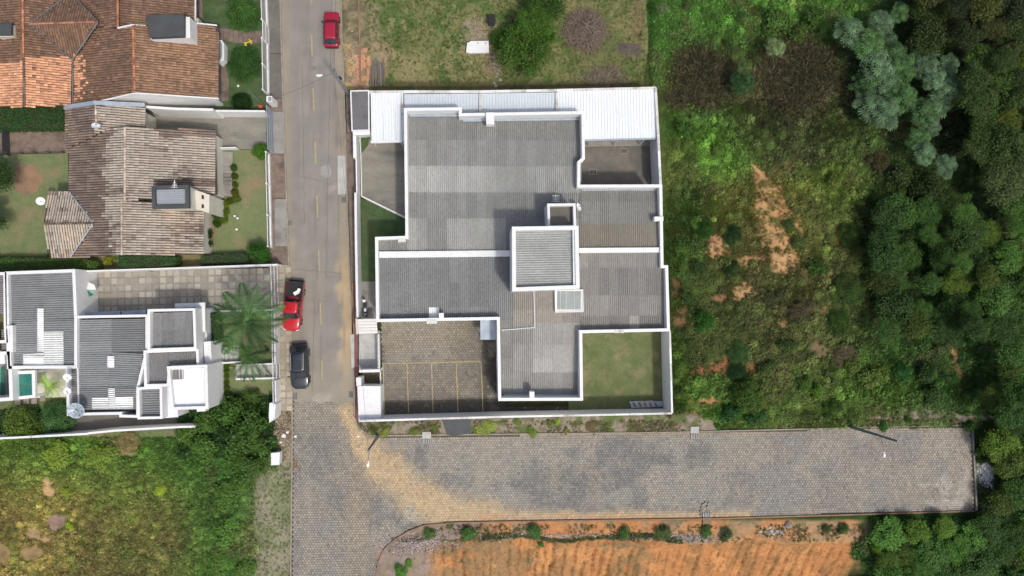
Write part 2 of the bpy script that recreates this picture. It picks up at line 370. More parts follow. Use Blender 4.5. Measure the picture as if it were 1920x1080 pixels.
def axis(lo, hi, d):
    a = list(np.arange(lo, hi + 1e-6, d)); s = d
    r = hi
    while r < 520: s *= 1.5; r += s; a.append(r)
    s = d; r = lo
    while r > -520: s *= 1.5; r -= s; a.insert(0, r)
    return np.array(a)
gx = axis(-60, 66, .16); gy = axis(-40, 42, .16)
gy = np.sort(np.concatenate([gy, np.arange(-34, -24, .08) + .013]))
GX, GY = np.meshgrid(gx, gy)
def ground_z(x, y):
    px, py = PX(x, y)
    r = sm(px, 1264, 1300) * (1 - sm(py, 780, 800)); r = np.maximum(r, sm(py, 985, 1010) * sm(px, 1600, 1660))
    r = np.maximum(r, sm(px, 1835, 1860)); l = (1 - sm(px, 500, 530)) * sm(py, 828, 850)
    z = -.08 + r * (fbm(x, y, 7, 3) * .9 + fbm(x, y, 1.6, 5) * .35 - .35) + l * (fbm(x, y, 6, 11) * .7 + fbm(x, y, 1.4, 12) * .25 - .2)
    v = inpoly(px, py, VERGE); z = z + np.where(v, fbm(x, y, 1.2, 4) * .10 + .03, 0)
    n = inpoly(px, py, NLOT); z = z + np.where(n, fbm(x, y, 3, 8) * .12 + .0, 0)
    # cut clay bank south of the street
    m = sm(px, 735, 830) * (1 - sm(px, 1600, 1680))
    ed = 1008 + 10 * np.sin(px / 61.) + 8 * np.sin(px / 23.) + np.where(px > 1200, 12, 0)
    t = np.clip((py - ed) / 17.5, 0, 30)
    lip = sm(py, 985, 1003) * m
    gx_ = px / 17.5 + .05 * np.sin(y * 2.1 + px * .02) + 1.6 * fbm(x, x * 0 + y * .05, 3, 21) + .35 * fbm(x * .5, y, 1.2, 22)
    g = np.abs((gx_ * .98) % 1.0 - .5) * 2
    gully = (1 - g) ** 7 * np.clip(t * (.25 + 1.2 * vn(np.floor(gx_ * .98) * 3.7, 0 * x, 1.0, 29)), 0, 1.1) * .66 + g * .10 * np.clip(t, 0, 1) * sm(px, 1130, 1230) * (.04 + .96 * sm(px, 1130, 1230)) + (fbm(x, y * .5, .8, 23) - .5) * np.clip(t, 0, 1) * .34 + np.abs(fbm(x, y * .5, .9, 24) - .5) * np.clip(t, 0, 1) * 1.1 * (1 - sm(px, 1130, 1230))
    z = z + m * (-np.minimum(t * .75, 9) - gully) + lip * (fbm(x, y, .9, 9) - .45) * .45
    h2 = (px > 700) & (px < 830) & (py > 995)
    z = z + np.where(h2, (fbm(x, y, .8, 31) - .4) * .3 * sm(py, 995, 1010), 0)
    return z
GZ = ground_z(GX, GY)
P_X, P_Y = PX(GX, GY)
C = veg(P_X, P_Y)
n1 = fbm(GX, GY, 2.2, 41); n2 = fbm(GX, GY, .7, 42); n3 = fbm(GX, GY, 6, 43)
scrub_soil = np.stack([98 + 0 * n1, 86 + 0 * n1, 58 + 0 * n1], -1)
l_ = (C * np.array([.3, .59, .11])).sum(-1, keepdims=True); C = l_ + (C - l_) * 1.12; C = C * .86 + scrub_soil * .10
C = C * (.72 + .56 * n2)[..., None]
def blend(mask, col):
    global C
    C = C * (1 - mask[..., None]) + np.asarray(col, float) * mask[..., None]
for b in BARE:
    d = (((P_X - b[0]) / b[2]) ** 2 + ((P_Y - b[1]) / b[3]) ** 2) / 1.7
    blend(sm(2.0 - d + (n2 - .5) * 4.4 + (n1 - .5) * 2.2, .0, 1.9) * .85 * (.75 + .5 * n2), (b[4], b[5], b[6]))
# left house gardens
m = (P_X < 527) & (P_Y < 828)
blend(m * 1.0, (108, 112, 76)); blend(m * sm(n1, .45, .62), (126, 116, 84)); blend(m * sm(n3, .5, .62) * .7, (92, 110, 64))
# north lot
m = inpoly(P_X, P_Y, NLOT) * 1.0
blend(m, (112, 116, 70)); blend(m * sm(n1, .46, .6), (84, 104, 54)); blend(m * sm(n2 * .6 + n3 * .4, .5, .66) * .8, (150, 138, 98))
blend(m * sm(fbm(GX, GY, 3.5, 77), .52, .68) * .6, (92, 100, 60))
blend(m * sm(P_X, 1040, 1090) * .5, (104, 104, 64))
for (x, y, a, b_, c) in [(712, 110, 26, 60, (150, 130, 104)), (770, 130, 40, 40, (140, 132, 92)), (890, 60, 26, 34, (146, 134, 114)), (930, 120, 26, 26, (136, 118, 98)), (1097, 62, 46, 44, (92, 80, 66)), (1130, 150, 36, 20, (132, 120, 104)), (1180, 95, 24, 18, (128, 116, 92)), (1195, 40, 12, 60, (118, 104, 74)),
                         (700, 30, 16, 40, (136, 126, 100)), (982, 40, 26, 26, (92, 78, 60))]:  # last patch: cast shadow of the tree clump put into the ground colour
    d = ((P_X - x) / a) ** 2 + ((P_Y - y) / b_) ** 2
    blend(m * sm(1.5 - d + (n2 - .5) * 2.2, .2, 1.2) * .8, c)
m = (1 - sm(np.abs(P_Y - 160), 4, 12)) * (P_X > 700) * (P_X < 1225); blend(m * .55, (70, 60, 44))  # dark strip behind the north wall: its cast shadow painted on the soil
# earth strip between kerb and north lot
m = ((P_X > 634) & (P_X < 700) & (P_Y < 172)) * 1.0
blend(m * (1 - sm(P_X, 676, 700)), (134, 122, 96)); blend(m * (1 - sm(P_X, 680, 700)) * sm(n2, .45, .6), (104, 98, 74))
m = ((P_X > 640) & (P_X < 694) & (P_Y > 80) & (P_Y < 168)) * sm(n2, .42, .56); blend(m * (P_X < 664), (176, 148, 96)); blend(m * (P_X >= 664) * (P_Y > 90), (192, 142, 108))
# verges
m = inpoly(P_X, P_Y, VERGE) * 1.0
blend(m, (138, 128, 112)); blend(m * sm(n2, .5, .62), (116, 108, 88)); blend(m * sm(fbm(GX, GY, 1.6, 55), .52, .62), (92, 104, 60))
m = ((P_X > 448) & (P_X < 548) & (P_Y > 765) & (P_Y < 1300)) * sm(P_X + 60 * (n3 - .5) + 30 * (n1 - .5), 452, 486)
blend(m, (124, 128, 96)); blend(m * sm(n1, .46, .62), (138, 134, 110)); blend(m * sm(n2, .55, .7) * .6, (100, 112, 72))
m2 = m * (P_Y < 868) * sm(P_X, 495, 512); blend(m2, (146, 132, 112)); blend(m2 * sm(n2, .5, .6), (120, 104, 84))
# south verge and clay bank
m = sm(P_Y, 972, 980) * (P_X > 700) * (1 - sm(P_X + 40 * (n1 - .5), 1600, 1640))
blend(m, (160, 130, 98)); blend(m * sm(n2, .48, .6), (124, 112, 82)); blend(m * sm(fbm(GX, GY, 2.4, 61), .5, .62), (182, 126, 80))
m3 = m * (1 - sm(P_X, 860, 960)); blend(m3 * .8, (132, 122, 108)); blend(m3 * sm(n2, .5, .6) * .7, (150, 132, 132))
m4 = m * sm(P_Y + 14 * (n1 - .5) * 2, 1008, 1020) * sm(P_X, 790, 840)
st = fbm(P_X / 17.5, P_Y / 80., 1.2, 63)
blend(m4, (178, 124, 76)); blend(m4 * sm(st, .46, .6), (152, 112, 70)); blend(m4 * (1 - sm(P_X, 900, 1200)) * sm(n1, .4, .6) * .7, (134, 114, 84)); blend(m4 * sm(fbm(GX, GY, 3.2, 64), .5, .64) * (1 - sm(P_X, 1200, 1280)), (138, 112, 76))
blend(m4 * sm(fbm(GX, GY, 2.0, 65), .56, .66) * .55, (206, 146, 90))
m5 = m * sm(P_X, 1250, 1300) * sm(P_Y, 984, 990) * (P_Y < 1020); blend(m5 * .5, (176, 138, 96))
blend(m * (1 - sm(np.abs(P_Y - 1012 - 6 * np.sin(P_X / 40)), 2, 6)) * (P_X < 1280) * .8, (84, 78, 48))  # dark line under the grass row: shadow of the lip put into the colour
Cl = SN(np.clip(C, 0, 255), .94)
idx = np.arange(GX.size).reshape(GX.shape)
FQ = np.stack([idx[:-1, :-1], idx[:-1, 1:], idx[1:, 1:], idx[1:, :-1]], -1)
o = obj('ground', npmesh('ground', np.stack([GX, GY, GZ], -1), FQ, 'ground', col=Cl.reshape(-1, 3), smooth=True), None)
tag(o, 'soil, lawns and scrubland spreading around the houses and the streets', 'ground', kind='structure')

# ------------------------------------------------------------------ street
def sheet_grid(name, P, z, m, colf, step=.22, label=None, cat=None, parent=None):
    """flat sheet of small quads clipped to a pixel polygon, edges snapped to it"""
    wp = [W(x, y, z) for x, y in P]; xs = [p.x for p in wp]; ys = [p.y for p in wp]
    ax = np.arange(min(xs) - step, max(xs) + step, step); ay = np.arange(min(ys) - step, max(ys) + step, step)
    X, Y = np.meshgrid(ax, ay); PP = [(p.x, p.y) for p in wp]
    ins = inpoly(X, Y, PP)
    # snap outside vertices that touch an inside one to the outline
    near = ins.copy()
    for dy in (-1, 0, 1):
        for dx in (-1, 0, 1): near |= np.roll(np.roll(ins, dy, 0), dx, 1)
    sn = near & ~ins
    bx, by = X[sn].copy(), Y[sn].copy(); best = np.full(bx.shape, 1e9); qx = bx.copy(); qy = by.copy()
    for i in range(len(PP)):
        a0, a1 = PP[i]; b0, b1 = PP[(i + 1) % len(PP)]; L = (b0 - a0) ** 2 + (b1 - a1) ** 2 + 1e-9
        t = np.clip(((bx - a0) * (b0 - a0) + (by - a1) * (b1 - a1)) / L, 0, 1); cx = a0 + t * (b0 - a0); cy = a1 + t * (b1 - a1)
        d = np.hypot(bx - cx, by - cy); k = d < best; best[k] = d[k]; qx[k] = cx[k]; qy[k] = cy[k]
    X[sn] = qx; Y[sn] = qy
    c = colf(X, Y)
    id_ = np.arange(X.size).reshape(X.shape)
    ok = near[:-1, :-1] & near[:-1, 1:] & near[1:, 1:] & near[1:, :-1]
    ok &= (ins[:-1, :-1] | ins[:-1, 1:] | ins[1:, 1:] | ins[1:, :-1])
    fq = np.stack([id_[:-1, :-1], id_[:-1, 1:], id_[1:, 1:], id_[1:, :-1]], -1)[ok]
    me = npmesh(name, np.stack([X, Y, np.full(X.shape, z)], -1), fq, m, col=SN(np.clip(c, 0, 255)).reshape(-1, 3))
    return obj(name, me, None, parent, label=label, cat=cat, kind='structure' if parent is None else None)

def mixc(c, m, col): return c * (1 - m[..., None]) + np.asarray(col, float) * m[..., None]
def kx(P, py):
    ys = np.array([p[1] for p in P], float); xs = np.array([p[0] for p in P], float); return np.interp(py, ys, xs)
def asphalt_col(X, Y):
    px, py = PX(X, Y); l = kx(KL, py); r = kx(KR[:6], np.minimum(py, 780)); u = (px - l) / (r - l)
    a = fbm(X * 3, Y * .25, 2.0, 71); b = fbm(X, Y, 1.2, 72); c3 = fbm(X, Y, 5, 73)
    c = np.zeros(px.shape + (3,)) + np.array([141, 135, 125.])
    c = mixc(c, sm(a, .4, .62) * .5, (128, 122, 116)); c = mixc(c, sm(c3, .48, .62) * .4, (132, 128, 124))
    c = mixc(c, (1 - sm(u, .0, .24)) * .6 * (b + .3), (152, 138, 116)); c = mixc(c, sm(u, .8, .98) * .7 * (b + .25), (166, 148, 118))
    sand = sm(py, 430, 520) * sm(u + (b - .5) * .25, .76, .86); c = mixc(c, sand * .8, (184, 158, 118))
    c = mixc(c, sm(py + 60 * (b - .5), 640, 745) * .85, (152, 143, 126))
    d = ((px - 612) / 9) ** 2 + ((py - 320) / 11) ** 2; c = mixc(c, sm(1.6 - d + (b - .5) * 3, .3, 1) * .7, (158, 156, 152))
    d = ((px - 622) / 14) ** 2 + ((py - 355) / 12) ** 2; c = mixc(c, sm(1.2 - d + (b - .5) * 4, .4, 1) * .5, (164, 160, 150))
    d = ((px - 600) / 22) ** 2 + ((py - 745) / 12) ** 2; c = mixc(c, sm(1.3 - d + (b - .5) * 4, .3, 1) * .4, (172, 166, 152))
    for off, w_ in ((.47, .012), (.86, .015)): c = mixc(c, (1 - sm(np.abs(u - off + .01 * np.sin(py / 60)), w_ * .3, w_)) * .35, (112, 104, 98))
    return c * (.94 + .12 * b)[..., None]
ROADO = sheet_grid('street', ROAD_N, 0.0, 'asphalt', asphalt_col, label='grey asphalt street with a faded yellow centre line', cat='street')

def sandmask(px, py):
    # fan of washed sand sweeping from the corner along the south kerb
    P = [(655, 770), (672, 830), (740, 900), (800, 945), (860, 968), (1000, 974), (1400, 970)]
    d = edist(px, py, P, False)
    wid = np.interp(px, [655, 700, 800, 870, 950, 1100, 1300, 1700], [20, 40, 44, 44, 26, 16, 15, 10])
    return d / wid
def hex_col(X, Y, joint=False):
    px, py = PX(X, Y); b = fbm(X, Y, 1.6, 81); a = fbm(X, Y, 4.5, 82); f = fbm(X, Y, .6, 83)
    c = np.zeros(px.shape + (3,)) + np.array([150, 145, 134.])
    c = mixc(c, sm(a, .44, .56) * .9, (124, 122, 118)); c = mixc(c, sm(b, .52, .68) * .4, (164, 154, 134))
    rt = sm(px, 1330, 1400); c = mixc(c, rt * .55, (156, 146, 132)); c = mixc(c, rt * sm(fbm(X, Y, 3.2, 85), .56, .62) * .5, (134, 134, 130))
    lf = 1 - sm(px, 640, 700); c = mixc(c, lf * .5, (140, 134, 124)); c = mixc(c, (1 - sm(np.abs(px - 672 + 10 * (b - .5)), 6, 40)) * sm(py, 760, 880) * .55, (164, 148, 122))
    c = mixc(c, (1 - sm(py + 50 * (b - .5), 755, 830)) * .8, (152, 143, 126))
    s = sandmask(px, py) + (b - .5) * .9 + (f - .5) * .3
    c = mixc(c, (1 - sm(s, .25, 1.35)) * .9, (196, 168, 126)); c = mixc(c, (1 - sm(s, .0, .5)) * sm(py, 955, 972) * .6 * (px > 900), (196, 146, 106))
    e = sm(px + 20 * (b - .5), 1700, 1790) * sm(fbm(X, Y, 1.3, 86), .35, .6); c = mixc(c, e * .6, (166, 156, 140))
    for (x, y, rx, ry) in [(1805, 925, 14, 34), (1780, 944, 50, 9), (1745, 910, 26, 4), (1770, 905, 16, 22), (1812, 895, 6, 30)]:
        d = ((px - x) / rx) ** 2 + ((py - y) / ry) ** 2; c = mixc(c, sm(1.5 - d + (f - .5) * 2.5, .2, 1.4) * .4, (198, 194, 186))
    d = ((px - 770) / 16) ** 2 + ((py - 962) / 16) ** 2; c = mixc(c, sm(1.4 - d + (f - .5) * 2, .2, 1) * .7, (184, 174, 152))
    e = np.minimum(np.abs(py - kx([(812, -1)], py) * 0 - np.interp(px, [690, 1240, 1820], [818, 812, 798])), np.abs(px - 1824))
    c = mixc(c, (1 - sm(e + 4 * (b - .5), 3, 9)) * (px > 690) * .55, (160, 144, 118))
    lines = (1 - sm(np.abs(px - 575), 3, 14)) * .35; c = mixc(c, lines * (px < 640), (158, 150, 134))
    if joint: c = mixc(c * .58, (1 - sm(s, .3, 1.0)) * .8, (180, 154, 114))
    return c
def hexfield(name, P, z, colf, parent, pitch=.292, seed=1, spot=.12, th=.05):
    wp = [W(x, y, z) for x, y in P]; PP = [(p.x, p.y) for p in wp]; xs = [p[0] for p in PP]; ys = [p[1] for p in PP]
    r = pitch / math.sqrt(3); dy = r * 1.5
    js = np.arange(min(ys), max(ys), dy); is_ = np.arange(min(xs), max(xs), pitch)
    X, Y = np.meshgrid(is_, js); X = X + (np.arange(len(js)) % 2)[:, None] * pitch / 2
    X = X.ravel(); Y = Y.ravel()
    ok = inpoly(X, Y, PP) & (edist(X, Y, PP) > .08) & (np.abs(PX(X, Y)[0] - 960) < 1010) & (np.abs(PX(X, Y)[1] - 540) < 570)
    X = X[ok]; Y = Y[ok]; n = len(X); g = np.random.default_rng(seed)
    zz = z + g.normal(0, .006, n); a = np.pi / 6 + np.arange(6) * np.pi / 3
    tx = g.normal(0, .012, n); ty = g.normal(0, .012, n); an = g.normal(0, .02, n)
    V = np.zeros((n, 12, 3)); 
    for k in range(6):
        for j, (rr, dz) in enumerate(((r * .86, 0), (r * .945, -.022))):
            ox = np.cos(a[k] + an) * rr; oy = np.sin(a[k] + an) * rr
            V[:, k + 6 * j, 0] = X + ox; V[:, k + 6 * j, 1] = Y + oy; V[:, k + 6 * j, 2] = zz + dz + ox * tx + oy * ty
    V = V.reshape(-1, 3); b = (np.arange(n) * 12)[:, None]
    top = np.stack([np.array([0, 1, 2, 3]), np.array([0, 3, 4, 5])]); side = np.array([[k + 6, (k + 1) % 6 + 6, (k + 1) % 6, k] for k in range(6)])
    Fq = (b[:, None, :] + np.concatenate([top, side])[None]).reshape(-1, 4)
    c = colf(X, Y); k = g.random(n); c = c * (1 + g.normal(0, .035, n))[:, None]
    c = mixc(c, (k < spot) * .28, (176, 164, 142)); c = mixc(c, (k > .93) * .22, (96, 92, 92))
    c = SN(np.clip(np.repeat(c, 12, 0), 0, 255))
    return tag(obj(name, npmesh(name, V, Fq, 'paver', col=c), None, parent), 'hexagonal concrete paving blocks', kind='stuff')
PAV = sheet_grid('paved_street', HEX, -0.058, 'asphalt', lambda X, Y: hex_col(X, Y, True), step=.2, label='side street paved with grey hexagonal blocks and washed sand', cat='street')
hexfield('paving_blocks', HEX, -.022, hex_col, PAV)

# yellow centre line
for i in range(8):
    y0 = [-35, 65, 166, 266, 367, 468, 568, 676][i]
    y1 = y0 + (41 if i else 42); y1 = min(y1, 712)
    x0 = float(np.interp(y0, [0, 65, 166, 266, 367, 468, 568, 680], [583, 584.2, 587, 590.6, 594, 597.5, 600.6, 604]))
    x1 = float(np.interp(y1, [0, 65, 166, 266, 367, 468, 568, 680], [583, 584.2, 587, 590.6, 594, 597.5, 600.6, 604]))
    obj('centre_line_dash', MB().prism(poly([(x0 - 1.2, y0), (x0 + 1.2, y0), (x1 + 1.2, y1), (x1 - 1.2, y1)]), .003, .007), 'yellow_line', ROADO)
for i, (x0, y0, x1, y1) in enumerate([(566, 120, 571, 420), (618, 180, 611, 520), (590, 560, 585, 735), (552, 505, 640, 512), (560, 330, 596, 338)]):
    gg = random.Random(i); n_ = 26; pts = [(x0 + (x1 - x0) * k / n_ + gg.uniform(-1, 1), y0 + (y1 - y0) * k / n_ + gg.uniform(-1, 1)) for k in range(n_ + 1)]
    obj('crack_seal', MB().walls(poly(pts, .003), .002, .006, .045), 'concrete_dark', ROADO)
# kerbs
def strip(name, pts, w_, z0, z1, m, label=None, off=0, parent=None, cat='kerb'):
    mb = MB().walls([W(x + off, y, z1) for x, y in pts], z0, z1, w_)
    return obj(name, mb, m, parent, label=label, cat=cat if label else None, kind='structure' if parent is None else None)
strip('kerb', KL, .14, -.1, .11, 'curb', 'worn pale kerb along the west side of the street', off=-1)
strip('kerb', KR[:6], .14, -.1, .11, 'curb', 'kerb along the east side of the asphalt street', off=1)
strip('kerb', [(x, y - 1) for x, y in KR[5:]], .13, -.1, .12, 'curb', 'pale kerb between side street and weedy verge of the big house')
strip('kerb', [(1824, 797), (1832, 958)], .16, -.1, .14, 'concrete', 'concrete kerb closing the dead end of the side street')
strip('kerb', [(x, y + 1.5) for x, y in KB[:-1]], .13, -.1, .13, 'curb_clay', 'clay stained curved kerb along the south side of the side street')
strip('kerb', [(671, -60), (674, 60), (675.5, 168)], .14, -.1, .12, 'curb_clay', 'narrow clay coloured edging along the grassy lot')

# pavements (west side)
PW = lambda y: kx(KL, y) - 2
def pv(name, x0f, y0, y1, m, label, z=.09, inner=None):
    P = [(inner(y0) if inner else x0f, y0), (PW(y0), y0), (PW(y1), y1), (inner(y1) if inner else x0f, y1)]
    return slab(name, P, -.08, z, m, label=label, cat='pavement')
fe = lambda y: float(np.interp(y, [0, 80, 200, 300, 480, 500], [500, 501, 505, 503, 505, 508]))
pv('pavement', 0, -120, 100, 'concrete_dark', 'dark weathered pavement beside the first garden fence', inner=fe)
pv('pavement', 0, 101, 184, 'concrete_dark', 'dark pavement stretch next to the meter box', z=.085, inner=fe)
pv('pavement', 0, 185, 208, 'brown_pavement', 'patch of bare brown earth in the west pavement', z=.06, inner=fe)
pv('pavement', 0, 209, 288, 'concrete', 'pale concrete ramp in front of the metal driveway gate', z=.07, inner=fe)
pv('pavement', 0, 289, 372, 'brown_pavement', 'broken brownish pavement beside the low garden fence', z=.075, inner=fe)
pv('pavement', 0, 373, 462, 'concrete', 'grey concrete pavement beside the low garden fence', z=.08, inner=fe)
pv('pavement', 0, 463, 495, 'brown_pavement', 'crumbling pavement before the tiled one', z=.07, inner=fe)
slab('pavement_border', [(503, 292), (514, 292), (516, 470), (505, 470)], -.07, .095, 'brown_pavement', label='gravelly brown strip at the foot of the garden fence', cat='pavement')
slab('concrete_patch', [(633, 292), (649, 292), (652, 363), (633.5, 365)], -.02, .012, 'concrete_pale', label='pale concrete patch at the east edge of the street', cat='patch')
slab('concrete_patch', [(656, 627), (665, 627), (667, 690), (659, 690)], -.05, .125, 'concrete_pale', label='pale concrete ramp before the red pavement', cat='patch')
slab('pavement', [(648, 250), (664, 250), (667.5, 380), (669, 528), (658, 528), (654.5, 400)], -.08, .115, 'brown_pavement', label='reddish brown pavement along the white street wall', cat='pavement')
slab('pavement', [(649, 172), (658, 172), (662, 249), (650, 249)], -.08, .11, 'brown_pavement', label='dark brown pavement below the flat roofed guard room', cat='pavement')
slab('pavement', [(663.5, 529), (670, 529), (673, 789), (668, 789), (664.5, 692)], -.08, .13, 'red_pavement', label='dusty red painted pavement at the driveway of the big house', cat='pavement')
slab('pavement', [(659, 529), (662.5, 529), (664, 626), (660, 626)], -.08, .11, 'curb_clay', label='sandy pavement strip beside the red one', cat='pavement')
slab('pavement', [(664, 693), (668, 693), (672, 788), (668, 788)], -.08, .11, 'brown_pavement', label='brown pavement strip near the street corner', cat='pavement')

# drain grates
def grate(px, py, w_, d_, rz, label, m='concrete', bars=4, z=.0, dark=True):
    c = W(px, py, z); t = thing('drain_grate', label, 'drain', (c.x, c.y, z))
    L = (c.x, c.y, z)
    R = Matrix.Rotation(rz, 3, 'Z')
    def pl(n_, x, y, sx, sy, z0, z1, mm):
        mb = MB().box((x, y, (z0 + z1) / 2), (sx, sy, z1 - z0)); mb.v = [tuple(R @ Vector(v)) for v in mb.v]
        obj(n_, mb, mm, t, wloc=L)
    for sx in (-1, 1): pl('frame', sx * (w_ / 2 - .04), 0, .08, d_, 0.0, .05, m)
    for sy in (-1, 1): pl('frame', 0, sy * (d_ / 2 - .04), w_ - .17, .08, 0.0, .052, m)
    pl('shaft', 0, 0, w_ - .17, d_ - .17, .002, .012, 'black_plastic')
    for i in range(bars):
        pl('bar', -w_ / 2 + .08 + (i + 1) * (w_ - .16) / (bars + 1), 0, .04, d_ - .17, .013, .045, m)
    return t
grate(644.5, 375, .55, .75, 0, 'storm drain grate in the east edge of the street by the pale patch')
grate(544, 418, .5, .7, 0, 'storm drain grate in the west edge of the street by the pavement')
grate(553.5, 743, .55, .8, 0, 'storm drain grate just below the dark parked car')
grate(658, 740, .5, .7, 0, 'half buried storm drain grate near the white bin room')
grate(553, 871, .55, .85, 0, 'storm drain grate on the west kerb of the paved corner', m='curb_clay', bars=5)
grate(1111.5, 322, .85, .6, 0, 'square drain grate in the walled concrete yard', z=.11)
grate(1170, 283, .7, .6, 0, 'small drain grate near the carport in the walled yard', z=.11)
def gully_box(px, py, sgn, label):
    c = W(px, py, 0); t = thing('gully_cover', label, 'drain cover', (c.x, c.y, 0)); L = (c.x, c.y, 0)
    obj('cover_slab', MB().box((0, sgn * .30, .10), (.92, .72, .12)), 'curb_clay' if sgn < 0 else 'concrete_pale', t, wloc=L)
    obj('shaft', MB().box((0, -sgn * .36, .012), (.9, .5, .01)), 'black_plastic', t, wloc=L)
    for i in range(5): obj('bar', MB().box((-.36 + i * .18, -sgn * .36, .055), (.09, .5, .06)), 'concrete_pale', t, wloc=L)
gully_box(800, 821, 1, 'concrete gully cover on the kerb next to the asphalt patch')
gully_box(1302, 811, 1, 'concrete gully cover on the north kerb beyond the garden wall')
gully_box(1325, 971, -1, 'concrete gully cover on the clay stained south kerb')
slab('asphalt_ramp', [(829, 786), (882, 785), (883, 813), (850, 817), (838, 815)], -.06, .13, 'dark_roof', label='dark asphalt ramp crossing the weedy verge', cat='ramp')
# lifted paving stones beside the south gully
for i, (x, y) in enumerate([(1318, 947), (1323, 944), (1329, 945), (1316, 953), (1314, 959), (1315, 966), (1327, 951)]):
    c = W(x, y, .09); M_ = Matrix.Rotation(random.uniform(-.4, .4), 3, 'X') @ Matrix.Rotation(random.random() * 3, 3, 'Z')
    mb = MB(); P = [(math.cos(a * math.pi / 3) * .16, math.sin(a * math.pi / 3) * .16) for a in range(6)]; mb.prism(P, -.04, .04); mb.v = [tuple(M_ @ Vector(v)) for v in mb.v]
    obj('paving_block', mb, 'concrete', label='loose hexagonal block lifted beside the gully of the south kerb', cat='paving block', group='loose blocks beside the gully', wloc=(c.x, c.y, .11))

# ------------------------------------------------------------------ roofs of corrugated sheets
_SH = {}
def sheet_mesh(nw, m, kind, pitch):
    key = (nw, m, kind, round(pitch, 3))
    if key in _SH: return _SH[key]
    if kind == 'wave':
        k = 8; xs = np.linspace(0, 1, nw * k + 1); zs = .060 * np.cos(xs * nw * 2 * np.pi)
    else:
        xs = [0]; zs = [0]; 
        for i in range(nw):
            for f, z in ((.52, 0), (.62, .05), (.88, .05), (1.0, 0)): xs.append((i + f) / nw); zs.append(z)
        xs = np.array(xs); zs = np.array(zs)
    n = len(xs); V = np.zeros((2, n, 3)); V[0, :, 0] = xs; V[1, :, 0] = xs; V[0, :, 1] = -.015; V[1, :, 1] = 1.0
    V[0, :, 2] = zs; V[1, :, 2] = zs + .018
    i = np.arange(n - 1); Fq = np.stack([i + n, i + n + 1, i + 1, i], -1)
    _SH[key] = npmesh('roof_sheet', V, Fq, m, smooth=(kind == 'wave')); return _SH[key]
def corr(parent, quad, zq, along='v', pitch=.2, waves=5, rows=None, rowlen=2.45, m='fibre_cement', kind='wave', col=(112, 110, 108), vary=.09, colf=None, seed=0, name='roof_sheet'):
    """quad: TL, TR, BR, BL pixels seen at heights zq; along 'v': waves run top to bottom, 'h': left to right"""
    P = [W(x, y, z) for (x, y), z in zip(quad, zq)]
    if along == 'h': P = [P[3], P[0], P[1], P[2]]       # across = vertical, along = horizontal
    TL, TR, BR, BL = P
    g = random.Random(seed)
    wd = ((TR - TL).length + (BR - BL).length) / 2; ln = ((BL - TL).length + (BR - TR).length) / 2
    tot = max(1, round(wd / pitch)); cols = []; a = 0
    while a < tot: b = min(tot, a + waves); cols.append((a / tot, b / tot, b - a)); a = b
    if rows is None:
        nr = max(1, round(ln / rowlen)); rows = [i / nr for i in range(nr + 1)]
    B = lambda u, v: (TL * (1 - u) + TR * u) * (1 - v) + (BL * (1 - u) + BR * u) * v
    for r in range(len(rows) - 1):
        rt = g.uniform(-vary, vary) * .8
        for (u0, u1, nw) in cols:
            o = B(u0, rows[r]); U = B(u1, rows[r]) - o; V = B(u0, rows[r + 1]) - o; N = U.cross(V).normalized()
            if N.z < 0: N = -N
            f_ = 1 + rt * .7 + g.uniform(-vary, vary) * .4; c = tuple(k * f_ for k in col)
            mid = B((u0 + u1) / 2, (rows[r] + rows[r + 1]) / 2)
            if colf:
                px, py = PX(mid.x, mid.y, mid.z); cc = colf(float(px), float(py), c)
                if cc is None: continue
                c = cc
            ob = bpy.data.objects.new(name, sheet_mesh(nw, m, kind, wd / tot)); COL.objects.link(ob); ob.parent = parent
            M = Matrix(((U.x, V.x, N.x, o.x), (U.y, V.y, N.y, o.y), (U.z, V.z, N.z, o.z + g.uniform(0, .004)), (0, 0, 0, 1)))
            ob.matrix_basis = Matrix.Translation(-WL[parent.name]) @ M
            ob.color = (*S(*[max(0, min(255, k)) for k in c]), 1)
def under(parent, quad, zq, th=.12, m='dark_roof'):
    mb = MB(); P = [W(x, y, z - .09) for (x, y), z in zip(quad, zq)]
    mb.add([p for p in P] + [p - Vector((0, 0, th)) for p in P], [(3, 2, 1, 0), (4, 5, 6, 7), (0, 1, 5, 4), (1, 2, 6, 5), (2, 3, 7, 6), (3, 0, 4, 7)])
    obj('roof_deck', mb, m, parent)
def roof(parent, quad, zq, **k): under(parent, quad, zq); corr(parent, quad, zq, **k)
def wall(parent, pts, z0, z1, t=.26, closed=False, m='white_paint', name='wall', hpx=None, label=None, cat=None):
    h = z1 if hpx is None else hpx
    return obj(name, MB().walls(poly(pts, h), z0, z1, t, closed), m, parent, label=label, cat=cat)
def block(parent, name, pts, z0, z1, m, hpx=None, **k):
    return obj(name, MB().prism(poly(pts, z1 if hpx is None else hpx), z0, z1), m, parent, **k)
